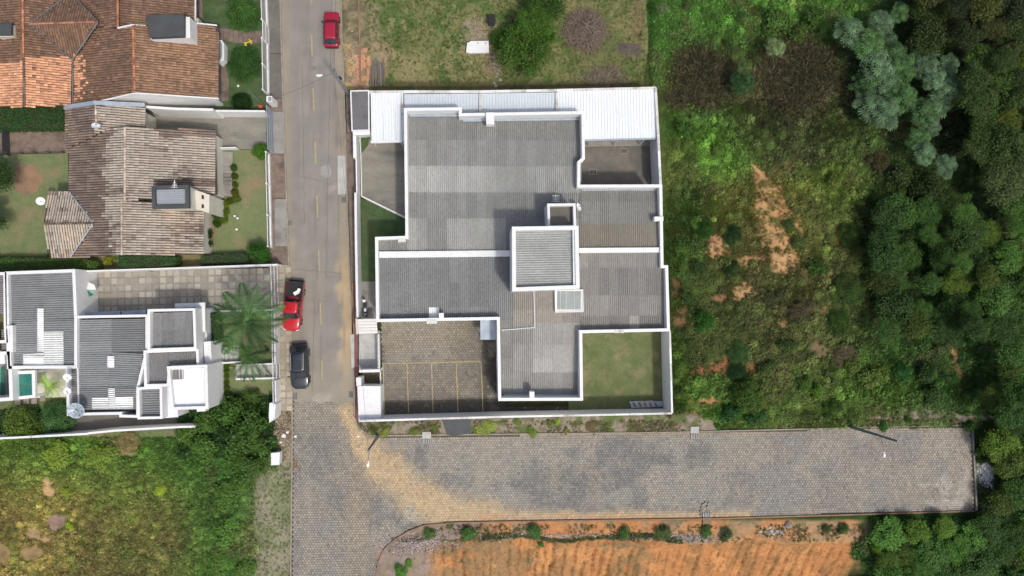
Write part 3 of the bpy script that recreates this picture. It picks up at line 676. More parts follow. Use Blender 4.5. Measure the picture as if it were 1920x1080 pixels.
def dish(px, py, h, r, label, az=0.6, tilt=.7, m='white_plastic', group=None, mast=1.0, mesh=False):
    c = W(px, py, h); t = thing('satellite_dish', label, 'satellite dish', (c.x, c.y, h - mast), group)
    R = Matrix.Rotation(az, 3, 'Z') @ Matrix.Rotation(tilt, 3, 'X')
    mb = MB(); n = 20; rings = 5
    for i in range(rings + 1):
        rr = r * i / rings
        for k in range(n): mb.v.append(tuple(R @ Vector((rr * math.cos(k * 2 * math.pi / n), rr * math.sin(k * 2 * math.pi / n), .35 * rr * rr / r))))
    for i in range(rings):
        for k in range(n):
            a = i * n + k; b = i * n + (k + 1) % n; mb.f.append((a, b, b + n, a + n))
    d = obj('reflector', mb, m, t, smooth=True, wloc=(c.x, c.y, h))
    so_ = d.modifiers.new('s', 'SOLIDIFY'); so_.thickness = .02
    mb = MB().tube((0, 0, -mast), (0, 0, -.06), .035); obj('mast', mb, 'grey_metal', t, wloc=(c.x, c.y, h))
    e = R @ Vector((0, 0, r * .8)); mb = MB().tube(R @ Vector((0, -r * .95, .32 * r)), e, .018).tube(e, e + R @ Vector((0, 0, -.1)), .05)
    obj('feed_arm', mb, 'grey_metal', t, wloc=(c.x, c.y, h))
    if mesh:
        mb = MB()
        for k in range(8):
            a = k * math.pi / 4; p0 = Vector((0, 0, .012)); pts = [R @ Vector((r * s * math.cos(a), r * s * math.sin(a), .35 * r * s * s + .03)) for s in (0, .34, .67, 1)]
            for q_ in range(3): mb.tube(pts[q_], pts[q_ + 1], .02, 5)
        obj('rib', mb, 'grey_metal', t, wloc=(c.x, c.y, h))
    return t

# ================================================================== the big white single-storey house
c6 = crop(640, 150, 3.6)
HC = W(950, 470, 0)
slab('courtyard_floor', [(675, 255), (765, 262), (790, 440), (680, 371), (676, 294)], -.06, .06, 'driveway_stain', label='stained concrete driveway behind the white street wall', cat='driveway')
slab('courtyard_floor', [(1075, 250), (1228, 250), (1228, 352), (1075, 352)], -.06, .10, 'concrete_dark', label='walled concrete yard beside the white carport roof', cat='yard')
slab('courtyard_floor', [(1085, 255), (1226, 255), (1226, 273), (1085, 275)], -.05, .112, 'concrete', label='paler concrete strip under the edge of the carport', cat='yard')
slab('lawn_strip', [(677, 372), (766, 412), (766, 450), (712, 450), (712, 528), (678, 528)], -.06, .07, 'lawn_green', label='smooth dark green lawn between street wall and house', cat='lawn')
slab('lawn_edging', [(677, 368.5), (680, 367.5), (770, 411), (768, 414)], -.05, .19, 'white_paint', label='white slanting kerb between driveway and small lawn', cat='kerb')
slab('patio', [(677, 528), (712, 528), (714, 600), (677, 600)], -.06, .08, 'concrete', label='concrete patio strip where the motorcycle stands', cat='patio')
slab('courtyard_lawn', [(1066, 600), (1243, 600), (1245, 769), (1066, 771)], -.06, .06, 'lawn_courtyard', label='yellowish green walled lawn in the corner of the lot', cat='lawn')
slab('planting_bed', [(673, 254), (694, 254), (690, 272), (675, 292)], -.06, .09, 'lawn_green', label='small triangular bed behind the street wall', cat='bed')
slab('driveway_apron', [(673, 620), (712, 620), (712, 694), (673, 694)], -.06, .15, 'concrete_pale', label='pale concrete gateway beside the red pavement', cat='driveway')
PARK = [(714, 597), (950, 596), (950, 760), (1066, 760), (1066, 773), (718, 780)]
def park_col(X, Y, joint=False):
    px, py = PX(X, Y); b = fbm(X, Y, 1.3, 91); a = fbm(X, Y, 3.6, 92)
    c = np.zeros(px.shape + (3,)) + np.array([146, 140, 127.])
    c = mixc(c, sm(a, .4, .6) * .55, (118, 110, 98)); c = mixc(c, sm(b, .54, .68) * .45, (150, 138, 116))
    c = mixc(c, sm(px, 890, 925) * sm(py, 600, 650) * sm(b, .3, .5) * .75, (72, 66, 60))  # shadow of the house wall painted onto the right side of the yard
    c = mixc(c, sm(py + 18 * (b - .5), 742, 758) * .6, (78, 72, 64)); c = mixc(c, (1 - sm(np.abs(py - 628), 8, 40)) * (1 - sm(px, 860, 900)) * .5, (144, 134, 114))  # bottom strip darkened: shadow of the south wall put into the colour
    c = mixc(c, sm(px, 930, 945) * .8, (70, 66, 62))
    return c * (.7 if joint else 1.0)
PK = sheet_grid('parking_yard', PARK, .06, 'asphalt', lambda X, Y: park_col(X, Y, True), step=.25, label='walled parking yard paved with mottled hexagonal blocks, wall shade painted in', cat='parking yard')
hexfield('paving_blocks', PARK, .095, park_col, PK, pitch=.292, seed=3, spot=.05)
c7 = crop(640, 430, 2.7)
for (a, b) in [((719, 682), (903, 677.5)), ((763, 681), (766, 774)), ((809, 680), (812, 773)), ((855.5, 679), (858.5, 772)), ((902, 678), (905.5, 771)), ((718, 682), (721, 776))]:
    d = (Vector(b) - Vector(a)).normalized(); n = Vector((-d.y, d.x)) * .95; a = Vector(a); b = Vector(b)
    obj('parking_line', MB().prism(poly([a + n, b + n, b - n, a - n], .118), .112, .120), 'yellow_line', PK)

BH = thing('white_house', 'large white single-storey house with grey corrugated roofs behind a boundary wall', 'house', (HC.x, HC.y, 0))
PZ = 5.2
RING = [(760, 205), (863, 204), (863, 215), (1093, 211), (1094, 297), (1085.5, 304), (1085, 349), (1239, 348.5), (1241.5, 500), (1250, 500),
        (1253.5, 618.5), (1089, 622), (1090.5, 748.5), (937, 749), (934.5, 597), (708, 601), (706, 447), (763, 445)]
wall(BH, RING, 0, PZ, .30, True)
wall(BH, [(711, 477.5), (957, 475)], 3.5, 4.92, .62, name='dividing_parapet')
wall(BH, [(1086, 469.5), (1239, 468.5)], 3.5, 4.92, .50, name='dividing_parapet')
def tone(px, py, c):
    c = np.array(c)
    if 765 < px < 935 and 311 < py < 361: c = c * 1.12
    if 935 < px < 1088 and 311 < py < 361 and px > 990: c = c * 1.05
    if 765 < px < 950 and 408 < py < 470: c = c * (1.10 if not 800 < px < 835 else .96)
    if 1086 < px < 1240 and py > 412 and py < 466: c = c * np.array([1.06, 1.02, .96])
    if 1180 < px < 1202 and 580 < py < 612: c = c * 1.22
    if 1000 < px < 1088 and 610 < py < 700: c = c * 1.1
    if 890 < px < 960 and 560 < py < 600: c = c * .97
    if 808 < px < 822 and 558 < py < 594: return (236, 238, 234)
    return tuple(c)
G = (146, 147, 143)
roof(BH, [(762, 214), (1092, 216), (1087, 472), (764, 472)], [3.7, 3.7, 4.6, 4.6], rows=[0, .19, .38, .572, .76, 1], col=G, colf=tone, seed=1)
roof(BH, [(709, 449), (764, 449), (764, 473), (710, 473)], [4.52, 4.52, 4.6, 4.6], rows=[0, 1], col=(134, 135, 131), seed=2)
roof(BH, [(1087, 351), (1238, 351), (1240, 466), (1087, 466)], [4.2, 4.2, 4.6, 4.6], rows=[0, .24, .6, 1], col=(138, 138, 133), colf=tone, seed=3)
roof(BH, [(710, 483), (962, 482), (962, 599), (710, 600)], [4.6, 4.6, 4.1, 4.1], rows=[0, .4, .8, 1], col=(136, 138, 138), colf=tone, seed=4)
roof(BH, [(962, 482), (1087, 481), (1088, 605), (962, 606)], [4.6, 4.6, 4.1, 4.1], rows=[0, .42, .8, 1], col=(148, 143, 135), colf=tone, seed=5)
roof(BH, [(1087, 473), (1243, 473), (1251, 618), (1088, 619.5)], [4.6, 4.6, 4.1, 4.1], rows=[0, .2, .55, .82, 1], col=(146, 143, 138), colf=tone, seed=6)
roof(BH, [(938, 599), (962, 599), (962, 746), (940, 746)], [4.1, 4.1, 3.5, 3.5], rows=[0, .13, .33, .5, .69, 1], col=(148, 148, 144), seed=7)
roof(BH, [(962, 606), (1088, 605), (1088, 746), (962, 746)], [4.1, 4.1, 3.5, 3.5], rows=[0, .10, .29, .47, .66, 1], col=(154, 153, 149), colf=tone, seed=8)
# gutters along the inner parapet faces
for pts, z in [([(767, 216.5), (861, 216)], 3.95), ([(868, 226), (1088, 223)], 3.95), ([(1091, 356), (1237, 355.5)], 4.25), ([(945, 741), (1086, 741)], 3.6)]:
    wall(BH, pts, z - .18, z, .22, m='steel_blue', name='gutter')
# tanks and vents on the roof
TW = thing('water_tank_tower', 'tall white tank tower with corrugated roof in the middle of the big house', 'tower', tuple(W(1020, 480, 4.4)))
wall(TW, [(963.5, 428.5), (1081, 427), (1083.5, 538), (964, 542.5)], 4.2, 9.6, .36, True)
corr(TW, [(966, 433), (1076, 431), (1077, 536), (967, 538)], [9.0, 9.0, 9.0, 9.0], along='h', pitch=.22, rows=[0, .5, 1], waves=5, col=(164, 167, 164), seed=9)
under(TW, [(966, 433), (1076, 431), (1077, 536), (967, 538)], [9.0] * 4)
wall(TW, [(1078.5, 431), (1080, 537)], 8.9, 9.42, .5, m='white_paint', name='inner_ledge')
T2 = thing('stair_tower', 'small open topped white tower touching the north side of the tank tower', 'tower', tuple(W(1052, 405, 4.4)))
wall(T2, [(1028.5, 384), (1077, 383.5), (1078, 424), (1029.5, 425)], 4.2, 7.6, .24, True)
block(T2, 'slab_roof', [(1029.5, 385), (1076, 384.5), (1077, 425), (1030, 425)], 6.6, 6.75, 'concrete_dark')
SK = thing('roof_skylight', 'white framed glass skylight on the roof below the tank tower', 'skylight', tuple(W(1067, 562, 4.2)))
block(SK, 'base', [(1040, 543), (1093, 542), (1094, 585), (1041, 586)], 4.15, 4.62, 'white_paint')
for x0, x1 in ((1045, 1051), (1052, 1062), (1063, 1077), (1078, 1089)):
    block(SK, 'glass_pane', [(x0, 546), (x1, 546), (x1, 580), (x0, 580.5)], 4.63, 4.67, 'glass_pale')
wall(SK, [(1041, 544), (1092.5, 543.5), (1093.5, 584), (1042, 585)], 4.62, 4.72, .10, True, name='frame')
for pts, z0, z1 in [([(911, 211), (926, 210.5), (927, 233), (912, 233)], 4.6, 5.5), ([(1227, 406), (1244, 406), (1244, 414), (1227, 414)], 4.7, 5.45), ([(993, 734.5), (1002, 734.5), (1002, 748), (993, 748)], 4.4, 5.4), ([(823, 587), (832, 587), (832, 598), (823, 598)], 4.7, 5.4)]:
    block(BH, 'vent_box', pts, z0, z1, 'white_paint')
for pts in [[(800, 600), (819, 600), (819, 607), (800, 607)], [(746, 448), (761, 448), (761, 454), (746, 454)], [(1153, 617.5), (1170, 617.5), (1170, 624.5), (1153, 624.5)]]:
    block(BH, 'rain_spout', pts, 4.3, 5.26, 'white_weathered')
mb = MB(); a = [W(1001, 546, 4.55), W(1003, 614, 4.3), W(941, 619, 4.28)]
for i in range(2): mb.tube(a[i], a[i + 1], .035)
obj('roof_pipe', mb, 'white_plastic', BH)
dish(1083, 389, 5.6, .42, 'white satellite dish on the grey roof beside the stair tower', az=1.9, tilt=.9, mast=1.0)
mb = MB(); c = W(1042, 372, 5.4)
for i in range(5): mb.tube(c + Vector((-.35, -.3 + i * .15, 0)), c + Vector((.35, -.3 + i * .15, 0)), .02)
mb.tube(c + Vector((0, -.4, 0)), c + Vector((0, .4, 0)), .025).tube(c, c - Vector((0, 0, 1.1)), .03)
obj('roof_antenna', mb, 'white_plastic', None, label='small white television antenna above the stair tower', cat='antenna')
# doors and windows of the big house facing the yards
def opening(parent, px, py, wd, z0, z1, rz, kind='window', side=1):
    c = W(px, py, z1 if False else PZ); R = Matrix.Rotation(rz, 3, 'Z')
    def bx(n_, cx, cz, w_, hz, y, th, m, par):
        mb = MB().box((cx, y * side, cz), (w_, th, hz)); mb.v = [tuple(R @ Vector(v)) for v in mb.v]
        return obj(n_, mb, m, par, wloc=(c.x, c.y, 0))
    f = bx(kind, 0, (z0 + z1) / 2, wd, z1 - z0, .17, .05, 'white_plastic' if kind == 'window' else 'garage_wood', parent)
    if kind == 'window':
        for s in (-1, 1):
            mb = MB().box((s * wd * .24, .20 * side, (z0 + z1) / 2), (wd * .42, .02, (z1 - z0) * .84)); mb.v = [tuple(R @ Vector(v)) for v in mb.v]
            g_ = obj('pane', mb, 'glass_dark', None, wloc=(c.x, c.y, 0)); g_.parent = f; g_.location = (0, 0, 0)
    else:
        mb = MB().tube((wd * .4, .2 * side, 1.05), (wd * .4, .26 * side, 1.05), .03); mb.v = [tuple(R @ Vector(v)) for v in mb.v]
        g_ = obj('handle', mb, 'grey_metal', None, wloc=(c.x, c.y, 0)); g_.parent = f; g_.location = (0, 0, 0)
for a in [(760, 600.5, 1.6, 1.0, 2.2, 0, 'window', -1), (860, 599, 1.6, 1.0, 2.2, 0, 'window', -1), (1130, 621, 1.8, 1.0, 2.2, 0, 'window', -1), (1210, 620, 1.8, 1.0, 2.2, 0, 'window', -1),
          (1091, 680, 1.6, 1.0, 2.2, math.pi / 2, 'window', -1), (936, 680, 1.6, 1.0, 2.2, math.pi / 2, 'window', 1), (707, 520, 1.5, 1.0, 2.2, math.pi / 2, 'window', 1), (761, 330, .95, .1, 2.2, math.pi / 2, 'door', 1), (762, 390, 1.6, 1.0, 2.2, math.pi / 2, 'window', 1)]:
    opening(BH, *a)

# low metal roofs of the carports at the north wall
CP = thing('carport', 'long white metal carport roof between the north wall and the big house', 'carport', tuple(W(960, 200, 0)))
WM = (222, 228, 232)
k = dict(m='white_metal', kind='trap', pitch=.31, waves=4, vary=.02)
corr(CP, [(758, 177), (899, 176), (899, 216), (758, 214)], [3.15, 3.15, 2.9, 2.9], rows=[0, 1], col=(196, 206, 214), seed=11, **k)
corr(CP, [(903, 176), (1042, 174), (1042, 220), (903, 222)], [3.15, 3.15, 2.9, 2.9], rows=[0, 1], col=(198, 208, 216), seed=12, **k)
corr(CP, [(1046, 170), (1228, 167), (1231, 261), (1046, 263)], [3.2, 3.2, 2.9, 2.9], rows=[0, 1], col=WM, seed=13, **k)
wall(CP, [(1092, 263), (1234, 259.5)], 2.72, 2.99, .16, m='steel_blue', name='gutter')
wall(CP, [(900.5, 175), (901, 214)], 2.9, 3.36, .26, m='white_weathered', name='party_wall')
wall(CP, [(1044, 173), (1044, 213)], 2.9, 3.36, .24, m='white_weathered', name='party_wall')
for x, y in ((1110, 262), (1160, 261), (1210, 260)):
    p = W(x, y, 2.7); obj('post', MB().tube((p.x, p.y, 0), (p.x, p.y, 2.72), .06), 'white_paint', CP)
GS = thing('garage_roof', 'short white ribbed metal roof between guard room and big house', 'carport', tuple(W(724, 220, 0)))
corr(GS, [(695, 174), (752, 173), (754, 264), (695, 266)], [3.2, 3.2, 2.9, 2.9], rows=[0, 1], col=WM, seed=14, **k)
wall(GS, [(695, 266), (757, 264.5)], 2.7, 3.0, .22, name='gutter')
wall(GS, [(754, 172), (756, 266)], 2.4, 3.4, .2, m='white_weathered', name='party_wall')
for x, y in ((699, 264), (750, 263)):
    p = W(x, y, 2.7); obj('post', MB().tube((p.x, p.y, 0), (p.x, p.y, 2.7), .06), 'white_paint', GS)
GR = thing('guard_room', 'narrow flat roofed room with dark grey roof at the northwest corner of the lot', 'guard room', tuple(W(674, 207, 0)))
block(GR, 'wall', [(657, 170), (691.5, 169), (692, 244), (660, 245)], 0, 3.1, 'white_paint')
block(GR, 'flat_roof', [(658.5, 171.5), (690, 170.5), (690.5, 242.5), (661, 243.5)], 3.1, 3.2, 'grey_slab')
wall(GR, [(657.6, 170.5), (691, 169.7), (691.7, 243.7), (660.2, 244.7)], 3.1, 3.28, .12, True, name='roof_edge')
block(GR, 'canopy', [(661, 246.5), (694, 245.5), (694, 252.5), (662, 253)], 2.4, 2.6, 'white_paint')

# boundary wall
BW = thing('boundary_wall', 'high white weathered wall enclosing the lot of the big house on three sides', 'wall', tuple(W(1250, 700, 0)))
wall(BW, [(692, 172.5), (757, 172), (900, 172), (1044, 169.5), (1229, 165), (1234, 250), (1238.5, 346)], 0, 3.3, .20)
wall(BW, [(1256, 620), (1260, 774.5)], 0, 3.3, .16)
wall(BW, [(1260, 775), (1100, 778.5), (940, 781.5), (800, 785.5), (673, 789.5)], 0, 3.1, .16)
g = random.Random(4)
def coping(pts, z, w_, seg=1.6, t=.045):
    P = [W(x, y, z) for x, y in pts]
    for i in range(len(P) - 1):
        a, b = P[i], P[i + 1]; n = max(1, round((b - a).length / seg)); d = (b - a) / n; rz = math.atan2(d.y, d.x)
        for j in range(n):
            c = a + d * (j + .5); mb = MB().box((0, 0, 0), (d.length - .03, w_ + g.uniform(-.01, .01), t), rz + g.uniform(-.004, .004))
            obj('coping_slab', mb, 'white_weathered' if g.random() < .45 else 'white_paint', BW, wloc=(c.x, c.y, z + t / 2 + .002))
coping([(692, 172.5), (757, 172), (900, 172), (1044, 169.5), (1229, 165)], 3.3, .26)
coping([(1229, 165), (1234, 250), (1238.5, 346)], 3.3, .26)
coping([(1256, 622), (1260, 774)], 3.3, .2); coping([(1260, 775), (1100, 778.5), (940, 781.5), (800, 785.5), (673, 789.5)], 3.1, .2)
# street wall
SW = thing('street_wall', 'white wall in stepped lengths between the red-brown pavement and the front yard', 'wall', tuple(W(668, 450, 0)))
wall(SW, [(664.7, 253), (665.6, 296)], 0, 2.2, .34)
wall(SW, [(667.6, 296), (669, 361)], 0, 2.05, .13)
wall(SW, [(666.5, 361), (667.5, 450), (670, 596)], 0, 2.25, .24)
wall(SW, [(674.5, 256), (676.5, 290), (678, 368)], 0, .5, .08, name='inner_kerb')

# entrance group at the street
EN = thing('gate_canopy', 'small canopy of pinkish white ribbed sheets over the street entrance', 'canopy', tuple(W(690, 611, 0)))
corr(EN, [(668.5, 598), (706, 597), (708, 625), (669.5, 626)], [2.6, 2.6, 2.55, 2.55], along='h', m='white_metal', kind='trap', pitch=.3, waves=2, rows=[0, 1], col=(216, 212, 206), seed=15, vary=.03)
block(EN, 'edge_board', [(666.5, 597), (669.2, 597), (670.5, 627), (668, 627)], 2.3, 2.62, 'beige_paint')
for x, y in ((670, 600), (707, 600), (671, 624), (708, 624)):
    p = W(x, y, 2.5); obj('post', MB().tube((p.x, p.y, 0), (p.x, p.y, 2.55), .05), 'white_paint', EN)
GT = thing('sliding_gate', 'white slatted sliding gate between gateway and parking yard', 'gate', tuple(W(713, 660, 0)))
for z in (.25, 1.1, 1.95): obj('rail', MB().walls(poly([(710.5, 627), (711.5, 693)], z), z - .03, z + .03, .07), 'white_paint', GT)
n = 26
for i in range(n):
    p = W(710.5 + i / n, 627.5 + 65 * i / n, 1); obj('slat', MB().box((p.x, p.y, 1.08), (.10, .045, 1.9)), 'white_paint', GT)
block(GT, 'track', [(709, 626), (710.5, 626), (711.5, 694), (710, 694)], 1.96, 2.06, 'white_paint')
BX = thing('bin_room', 'white rendered bin room with an open pit beside the street corner', 'bin room', tuple(W(694, 750, 0)))
block(BX, 'wall', [(670, 724), (713.5, 724), (714, 788), (672.5, 789.5)], 0, 2.3, 'white_paint')
wall(BX, [(673.5, 696), (712, 695)], 0, 2.2, .28, name='pit_wall')
wall(BX, [(672, 708), (673, 724)], 0, 2.2, .48, name='pit_wall')
wall(BX, [(713, 697), (714.5, 788)], 0, .5, .1, name='skirt')
block(BX, 'pit_floor', [(676, 698), (713, 698), (713, 724), (677, 724)], .05, .12, 'bark')
# grey awning in the parking yard
AW = thing('awning', 'flat pale grey awning at the inner corner of the parking yard', 'awning', tuple(W(916, 618, 0)))
block(AW, 'canopy_sheet', [(900.5, 599), (933, 599), (933.5, 637), (901, 637)], 2.75, 2.83, 'steel_blue')
for x, y in ((902, 635), (931, 635)):
    p = W(x, y, 2.75); obj('post', MB().tube((p.x, p.y, 0), (p.x, p.y, 2.76), .04), 'grey_metal', AW)

# ================================================================== the white flat roofed house (lower left)
c3 = crop(0, 480, 3.0857)
for nm, P, z, m, lb in [
    ('driveway', [(158, 503), (520, 494), (523, 580), (158, 588)], .05, 'curb', 'pale jointed driveway bed under grey square tiles'),
    ('lawn', [(393, 583), (521, 583), (521, 645), (393, 652)], .06, 'lawn', 'little lawn under the tall palm'),
    ('lawn', [(424, 684), (520, 712), (521, 762), (424, 762)], .06, 'lawn', 'green lawn between hedge balls and street fence'),
    ('path', [(318, 650), (447, 648), (447, 680), (318, 684)], .14, 'concrete_pale', 'tan entrance path with shallow steps'),
    ('path', [(442, 683), (519, 682), (520, 709), (442, 710)], .10, 'concrete_pale', 'stepped path between palm and street gate'),
    ('side_passage', [(128, 780), (345, 772), (345, 806), (120, 812)], .04, 'concrete_dark', 'narrow earthy passage along the south wall'),
    ('terrace', [(20, 690), (130, 690), (130, 744), (20, 748)], .08, 'beige_paint', 'sandy terrace beside the green glass pergola')]:
    slab(nm, P, -.06, z, m, label=lb, cat=nm.replace('_', ' '))
# big square tiles, each one a piece
drive = [o_ for o_ in COL.objects if o_.name.startswith('driveway') and o_.get('kind') == 'structure' and 'square tiles' in o_['label']][0]
tile_me = {}
def square_tiles(parent, x0, y0, x1, y1, skew, pxs, z, pys=None, gap=.13, col=(158, 153, 142)):
    pys = pys or pxs; g = random.Random(9); nx = int(round((x1 - x0) / pxs)); ny = int(round((y1 - y0) / pys))
    for j in range(ny):
        for i in range(nx):
            cx = x0 + (i + .5) * pxs + skew[0] * (j + .5) * pys; cy = y0 + (j + .5) * pys + skew[1] * (i + .5) * pxs
            p = W(cx, cy, z); s = W(cx + pxs, cy, z).x - p.x; hh = s / 2 - gap / 2
            if 'm' not in tile_me:
                mb = MB(); b = .03
                mb.add([(-1, -1, 0), (1, -1, 0), (1, 1, 0), (-1, 1, 0), (-.95, -.95, 1), (.95, -.95, 1), (.95, .95, 1), (-.95, .95, 1)], [(0, 1, 5, 4), (1, 2, 6, 5), (2, 3, 7, 6), (3, 0, 4, 7), (4, 5, 6, 7)])
                tile_me['m'] = mb.mesh('paving_tile', 'tile_square')
            ob = bpy.data.objects.new('paving_tile', tile_me['m']); link(ob, parent, (p.x, p.y, z)); ob.scale = (hh, hh, .03); ob.rotation_euler.z = math.radians(1.5) + g.uniform(-.01, .01)
            v = g.uniform(.9, 1.1); ob.color = (*S(*[q * v for q in col]), 1)
square_tiles(drive, 182, 509, 507, 583, (.0, -.025), 13.0, .052, 13.0)
SP = slab('pavement', [(508, 496), (545, 496), (548, 770), (524, 770)], -.08, .085, 'curb', label='tan pavement laid with square tiles beside the parked pickup', cat='pavement')
square_tiles(SP, 522.5, 499, 547.5, 770, (.008, 0), 12.3, .087, 13.0, gap=.14, col=(166, 156, 134))

WH = thing('white_villa', 'white cubic villa with several parapet roofs west of the street', 'house', tuple(W(200, 650, 0)))
def parap(pts, z1, t=.24, z0=0, closed=True): wall(WH, pts, z0, z1, t, closed)
GW = (134, 137, 138)
# garage block
parap([(12, 512), (138, 507.5), (142, 600), (142, 688), (16, 689)], 3.9, .3)
def ta(px, py, c):
    return None
roof(WH, [(21, 515), (136, 511), (140, 598), (23, 600)], [3.5] * 4, along='h', rows=[0, .5, 1], rowlen=2, col=GW, seed=21, pitch=.215)
roof(WH, [(23, 600), (143, 598), (144, 686), (24, 687)], [3.5] * 4, along='h', rows=[0, .5, 1], rowlen=2, col=GW, seed=22, pitch=.215)
# translucent white sheets
for q in [[(70, 578.5), (82, 578.5), (82, 660), (70, 660)], [(82.3, 622), (119, 621.5), (120, 684.5), (82.3, 685)], [(44, 664), (59, 660.5), (82, 660.5), (82, 685), (44, 685)][0:1] + [(82, 660.5), (82, 685), (44, 685)]]:
    corr(WH, q, [3.57] * 4, along='h', rows=[0, 1], col=(238, 240, 236), vary=.01, seed=5, pitch=.215)
block(WH, 'garage_door', [(180.5, 513), (181.5, 513), (182, 586), (181, 586)], .02, 2.1, 'garage_wood', hpx=0)
block(WH, 'lintel', [(159, 507), (160, 507), (162, 588), (161, 588)], 2.1, 2.2, 'white_paint', hpx=2.15)
# central block
parap([(142, 594.5), (275, 592), (275, 655), (258, 728), (258, 781), (226, 780), (226, 775), (128, 777), (126, 690), (142, 688)], 3.95, .26)
roof(WH, [(147, 600), (272, 597.5), (272, 660), (148, 662)], [3.5] * 4, along='h', rows=[0, .5, 1], col=GW, seed=23, pitch=.215)
roof(WH, [(148, 662), (272, 660), (257, 725), (149, 726)], [3.5] * 4, along='h', rows=[0, .5, 1], col=GW, seed=24, pitch=.215)
roof(WH, [(149, 726), (257, 725), (256, 768), (149, 769)], [3.5] * 4, along='h', rows=[0, .5, 1], col=GW, seed=25, pitch=.215)
roof(WH, [(131, 688), (145, 688), (146, 767), (132, 768)], [3.49] * 4, along='h', rows=[0, 1], col=(132, 130, 130), seed=26, pitch=.215)
wall(WH, [(143.5, 600), (147, 770)], 3.4, 3.66, .12, name='ridge_flashing')
for q in [[(201, 668), (214, 668), (214.5, 690), (201.5, 690)], [(203, 728), (216, 728), (216, 767), (203.5, 767)], [(173, 746), (203, 745.5), (203, 767), (173, 767.5)], [(216.3, 744.5), (250, 744), (250, 766), (216.3, 767)]]:
    corr(WH, q, [3.57] * 4, along='h', rows=[0, 1], col=(236, 238, 234), vary=.01, seed=6, pitch=.215)
block(WH, 'marquise', [(160, 585.5), (225, 583), (225, 592), (160, 594)], 2.3, 2.5, 'steel_blue')
block(WH, 'marquise', [(228.5, 583), (273, 581), (273, 591), (228.5, 592)], 2.3, 2.5, 'steel_blue')
# upper cubes
parap([(279, 582), (363.5, 580.5), (366, 653), (279, 656)], 4.7, .26)
roof(WH, [(284, 587), (361, 585), (363, 650), (283, 652)], [4.1] * 4, rows=[0, .5, 1], col=(130, 131, 132), seed=27, pitch=.22)
parap([(271.5, 659.5), (369.5, 656), (371, 686), (317, 689), (315, 722), (273, 723)], 4.3, .26)
roof(WH, [(276, 663), (367, 660), (368, 684), (276, 686)], [3.7] * 4, rows=[0, 1], col=(134, 134, 134), seed=28, pitch=.22)
roof(WH, [(276, 686), (314, 685), (312, 719), (276, 720)], [3.7] * 4, rows=[0, 1], col=(128, 128, 130), seed=29, pitch=.22)
parap([(315.5, 689.5), (386, 686.5), (388, 764), (323, 766)], 4.8, .28)
roof(WH, [(320, 693), (384, 691), (385, 760), (324, 762)], [4.3] * 4, m='white_metal', kind='trap', pitch=.3, rows=[0, 1], col=(230, 233, 236), vary=.01, seed=30)
corr(WH, [(324, 694), (344, 693), (345, 711), (324.5, 712)], [4.38] * 4, rows=[0, 1], col=(140, 136, 134), seed=31, pitch=.25)
parap([(258.5, 728.5), (301.5, 727), (302.5, 783), (260, 784)], 4.3, .24)
roof(WH, [(264, 731), (300, 730), (300.5, 779), (265, 780)], [3.8] * 4, along='h', rows=[0, 1], col=GW, seed=32, pitch=.24)
corr(WH, [(305, 727), (331, 724), (333, 781), (306, 784)], [3.1] * 4, m='white_metal', kind='trap', pitch=.3, rows=[0, 1], col=(214, 222, 230), vary=.01, seed=33)
block(WH, 'side_wing', [(305, 727), (331, 724), (333, 781), (306, 784)], 0, 2.98, 'white_paint')
block(WH, 'porch_roof', [(366, 568), (384, 567), (385, 622), (367, 623)], 2.8, 3.0, 'white_paint')
block(WH, 'porch_roof', [(328, 569), (365.5, 568), (365.5, 576), (328, 577)], 2.79, 2.99, 'white_paint')
block(WH, 'porch_wall', [(368, 580), (385, 580), (388, 640), (368, 642)], 0, 2.4, 'white_paint')
block(WH, 'entrance_pillar', [(382, 641), (395, 640), (397, 684), (384, 685)], 0, 3.2, 'white_paint')
block(WH, 'window_hood', [(392.5, 697), (403, 696), (405, 749), (394, 751)], 2.5, 2.68, 'white_paint')
p = W(407, 719, 1.5)
wn_ = obj('window', MB().box((p.x, p.y, 1.5), (.14, 2.0, 1.3)), 'white_plastic', WH)
for i in range(5):
    q = MB().box((p.x + .08, p.y - .78 + i * .39, 1.5), (.03, .35, 1.16)); o_ = obj('pane', q, 'glass_teal', None); o_.parent = wn_; o_.location = (0, 0, 0)
block(WH, 'downpipe_box', [(369, 766), (385, 765), (385, 771), (369, 772)], 3.6, 4.5, 'white_paint')
# west wing seen at the picture's edge
parap([(-60, 514), (9, 513), (10, 613), (12, 640), (-60, 645)], 3.9, .3)
roof(WH, [(-50, 518), (6, 517), (8, 590), (-50, 590)], [3.5] * 4, along='h', rows=[0, 1], col=(134, 130, 130), seed=34, pitch=.215)
parap([(12, 613), (21, 613), (21, 660)], 4.0, .3, closed=False)
roof(WH, [(3, 618), (20, 618), (21, 659), (4, 660)], [3.5] * 4, along='h', rows=[0, 1], col=(130, 126, 126), seed=35, pitch=.215)
parap([(-40, 664), (17, 662), (19, 690), (21, 748), (-40, 752)], 3.9, .34)
block(WH, 'flat_roof', [(-40, 668), (8, 666), (10, 682), (-40, 684)], 3.3, 3.5, 'white_paint')
block(WH, 'pool_glass', [(-30, 690), (8, 689), (9, 742), (-30, 744)], 1.0, 1.1, 'glass_teal')
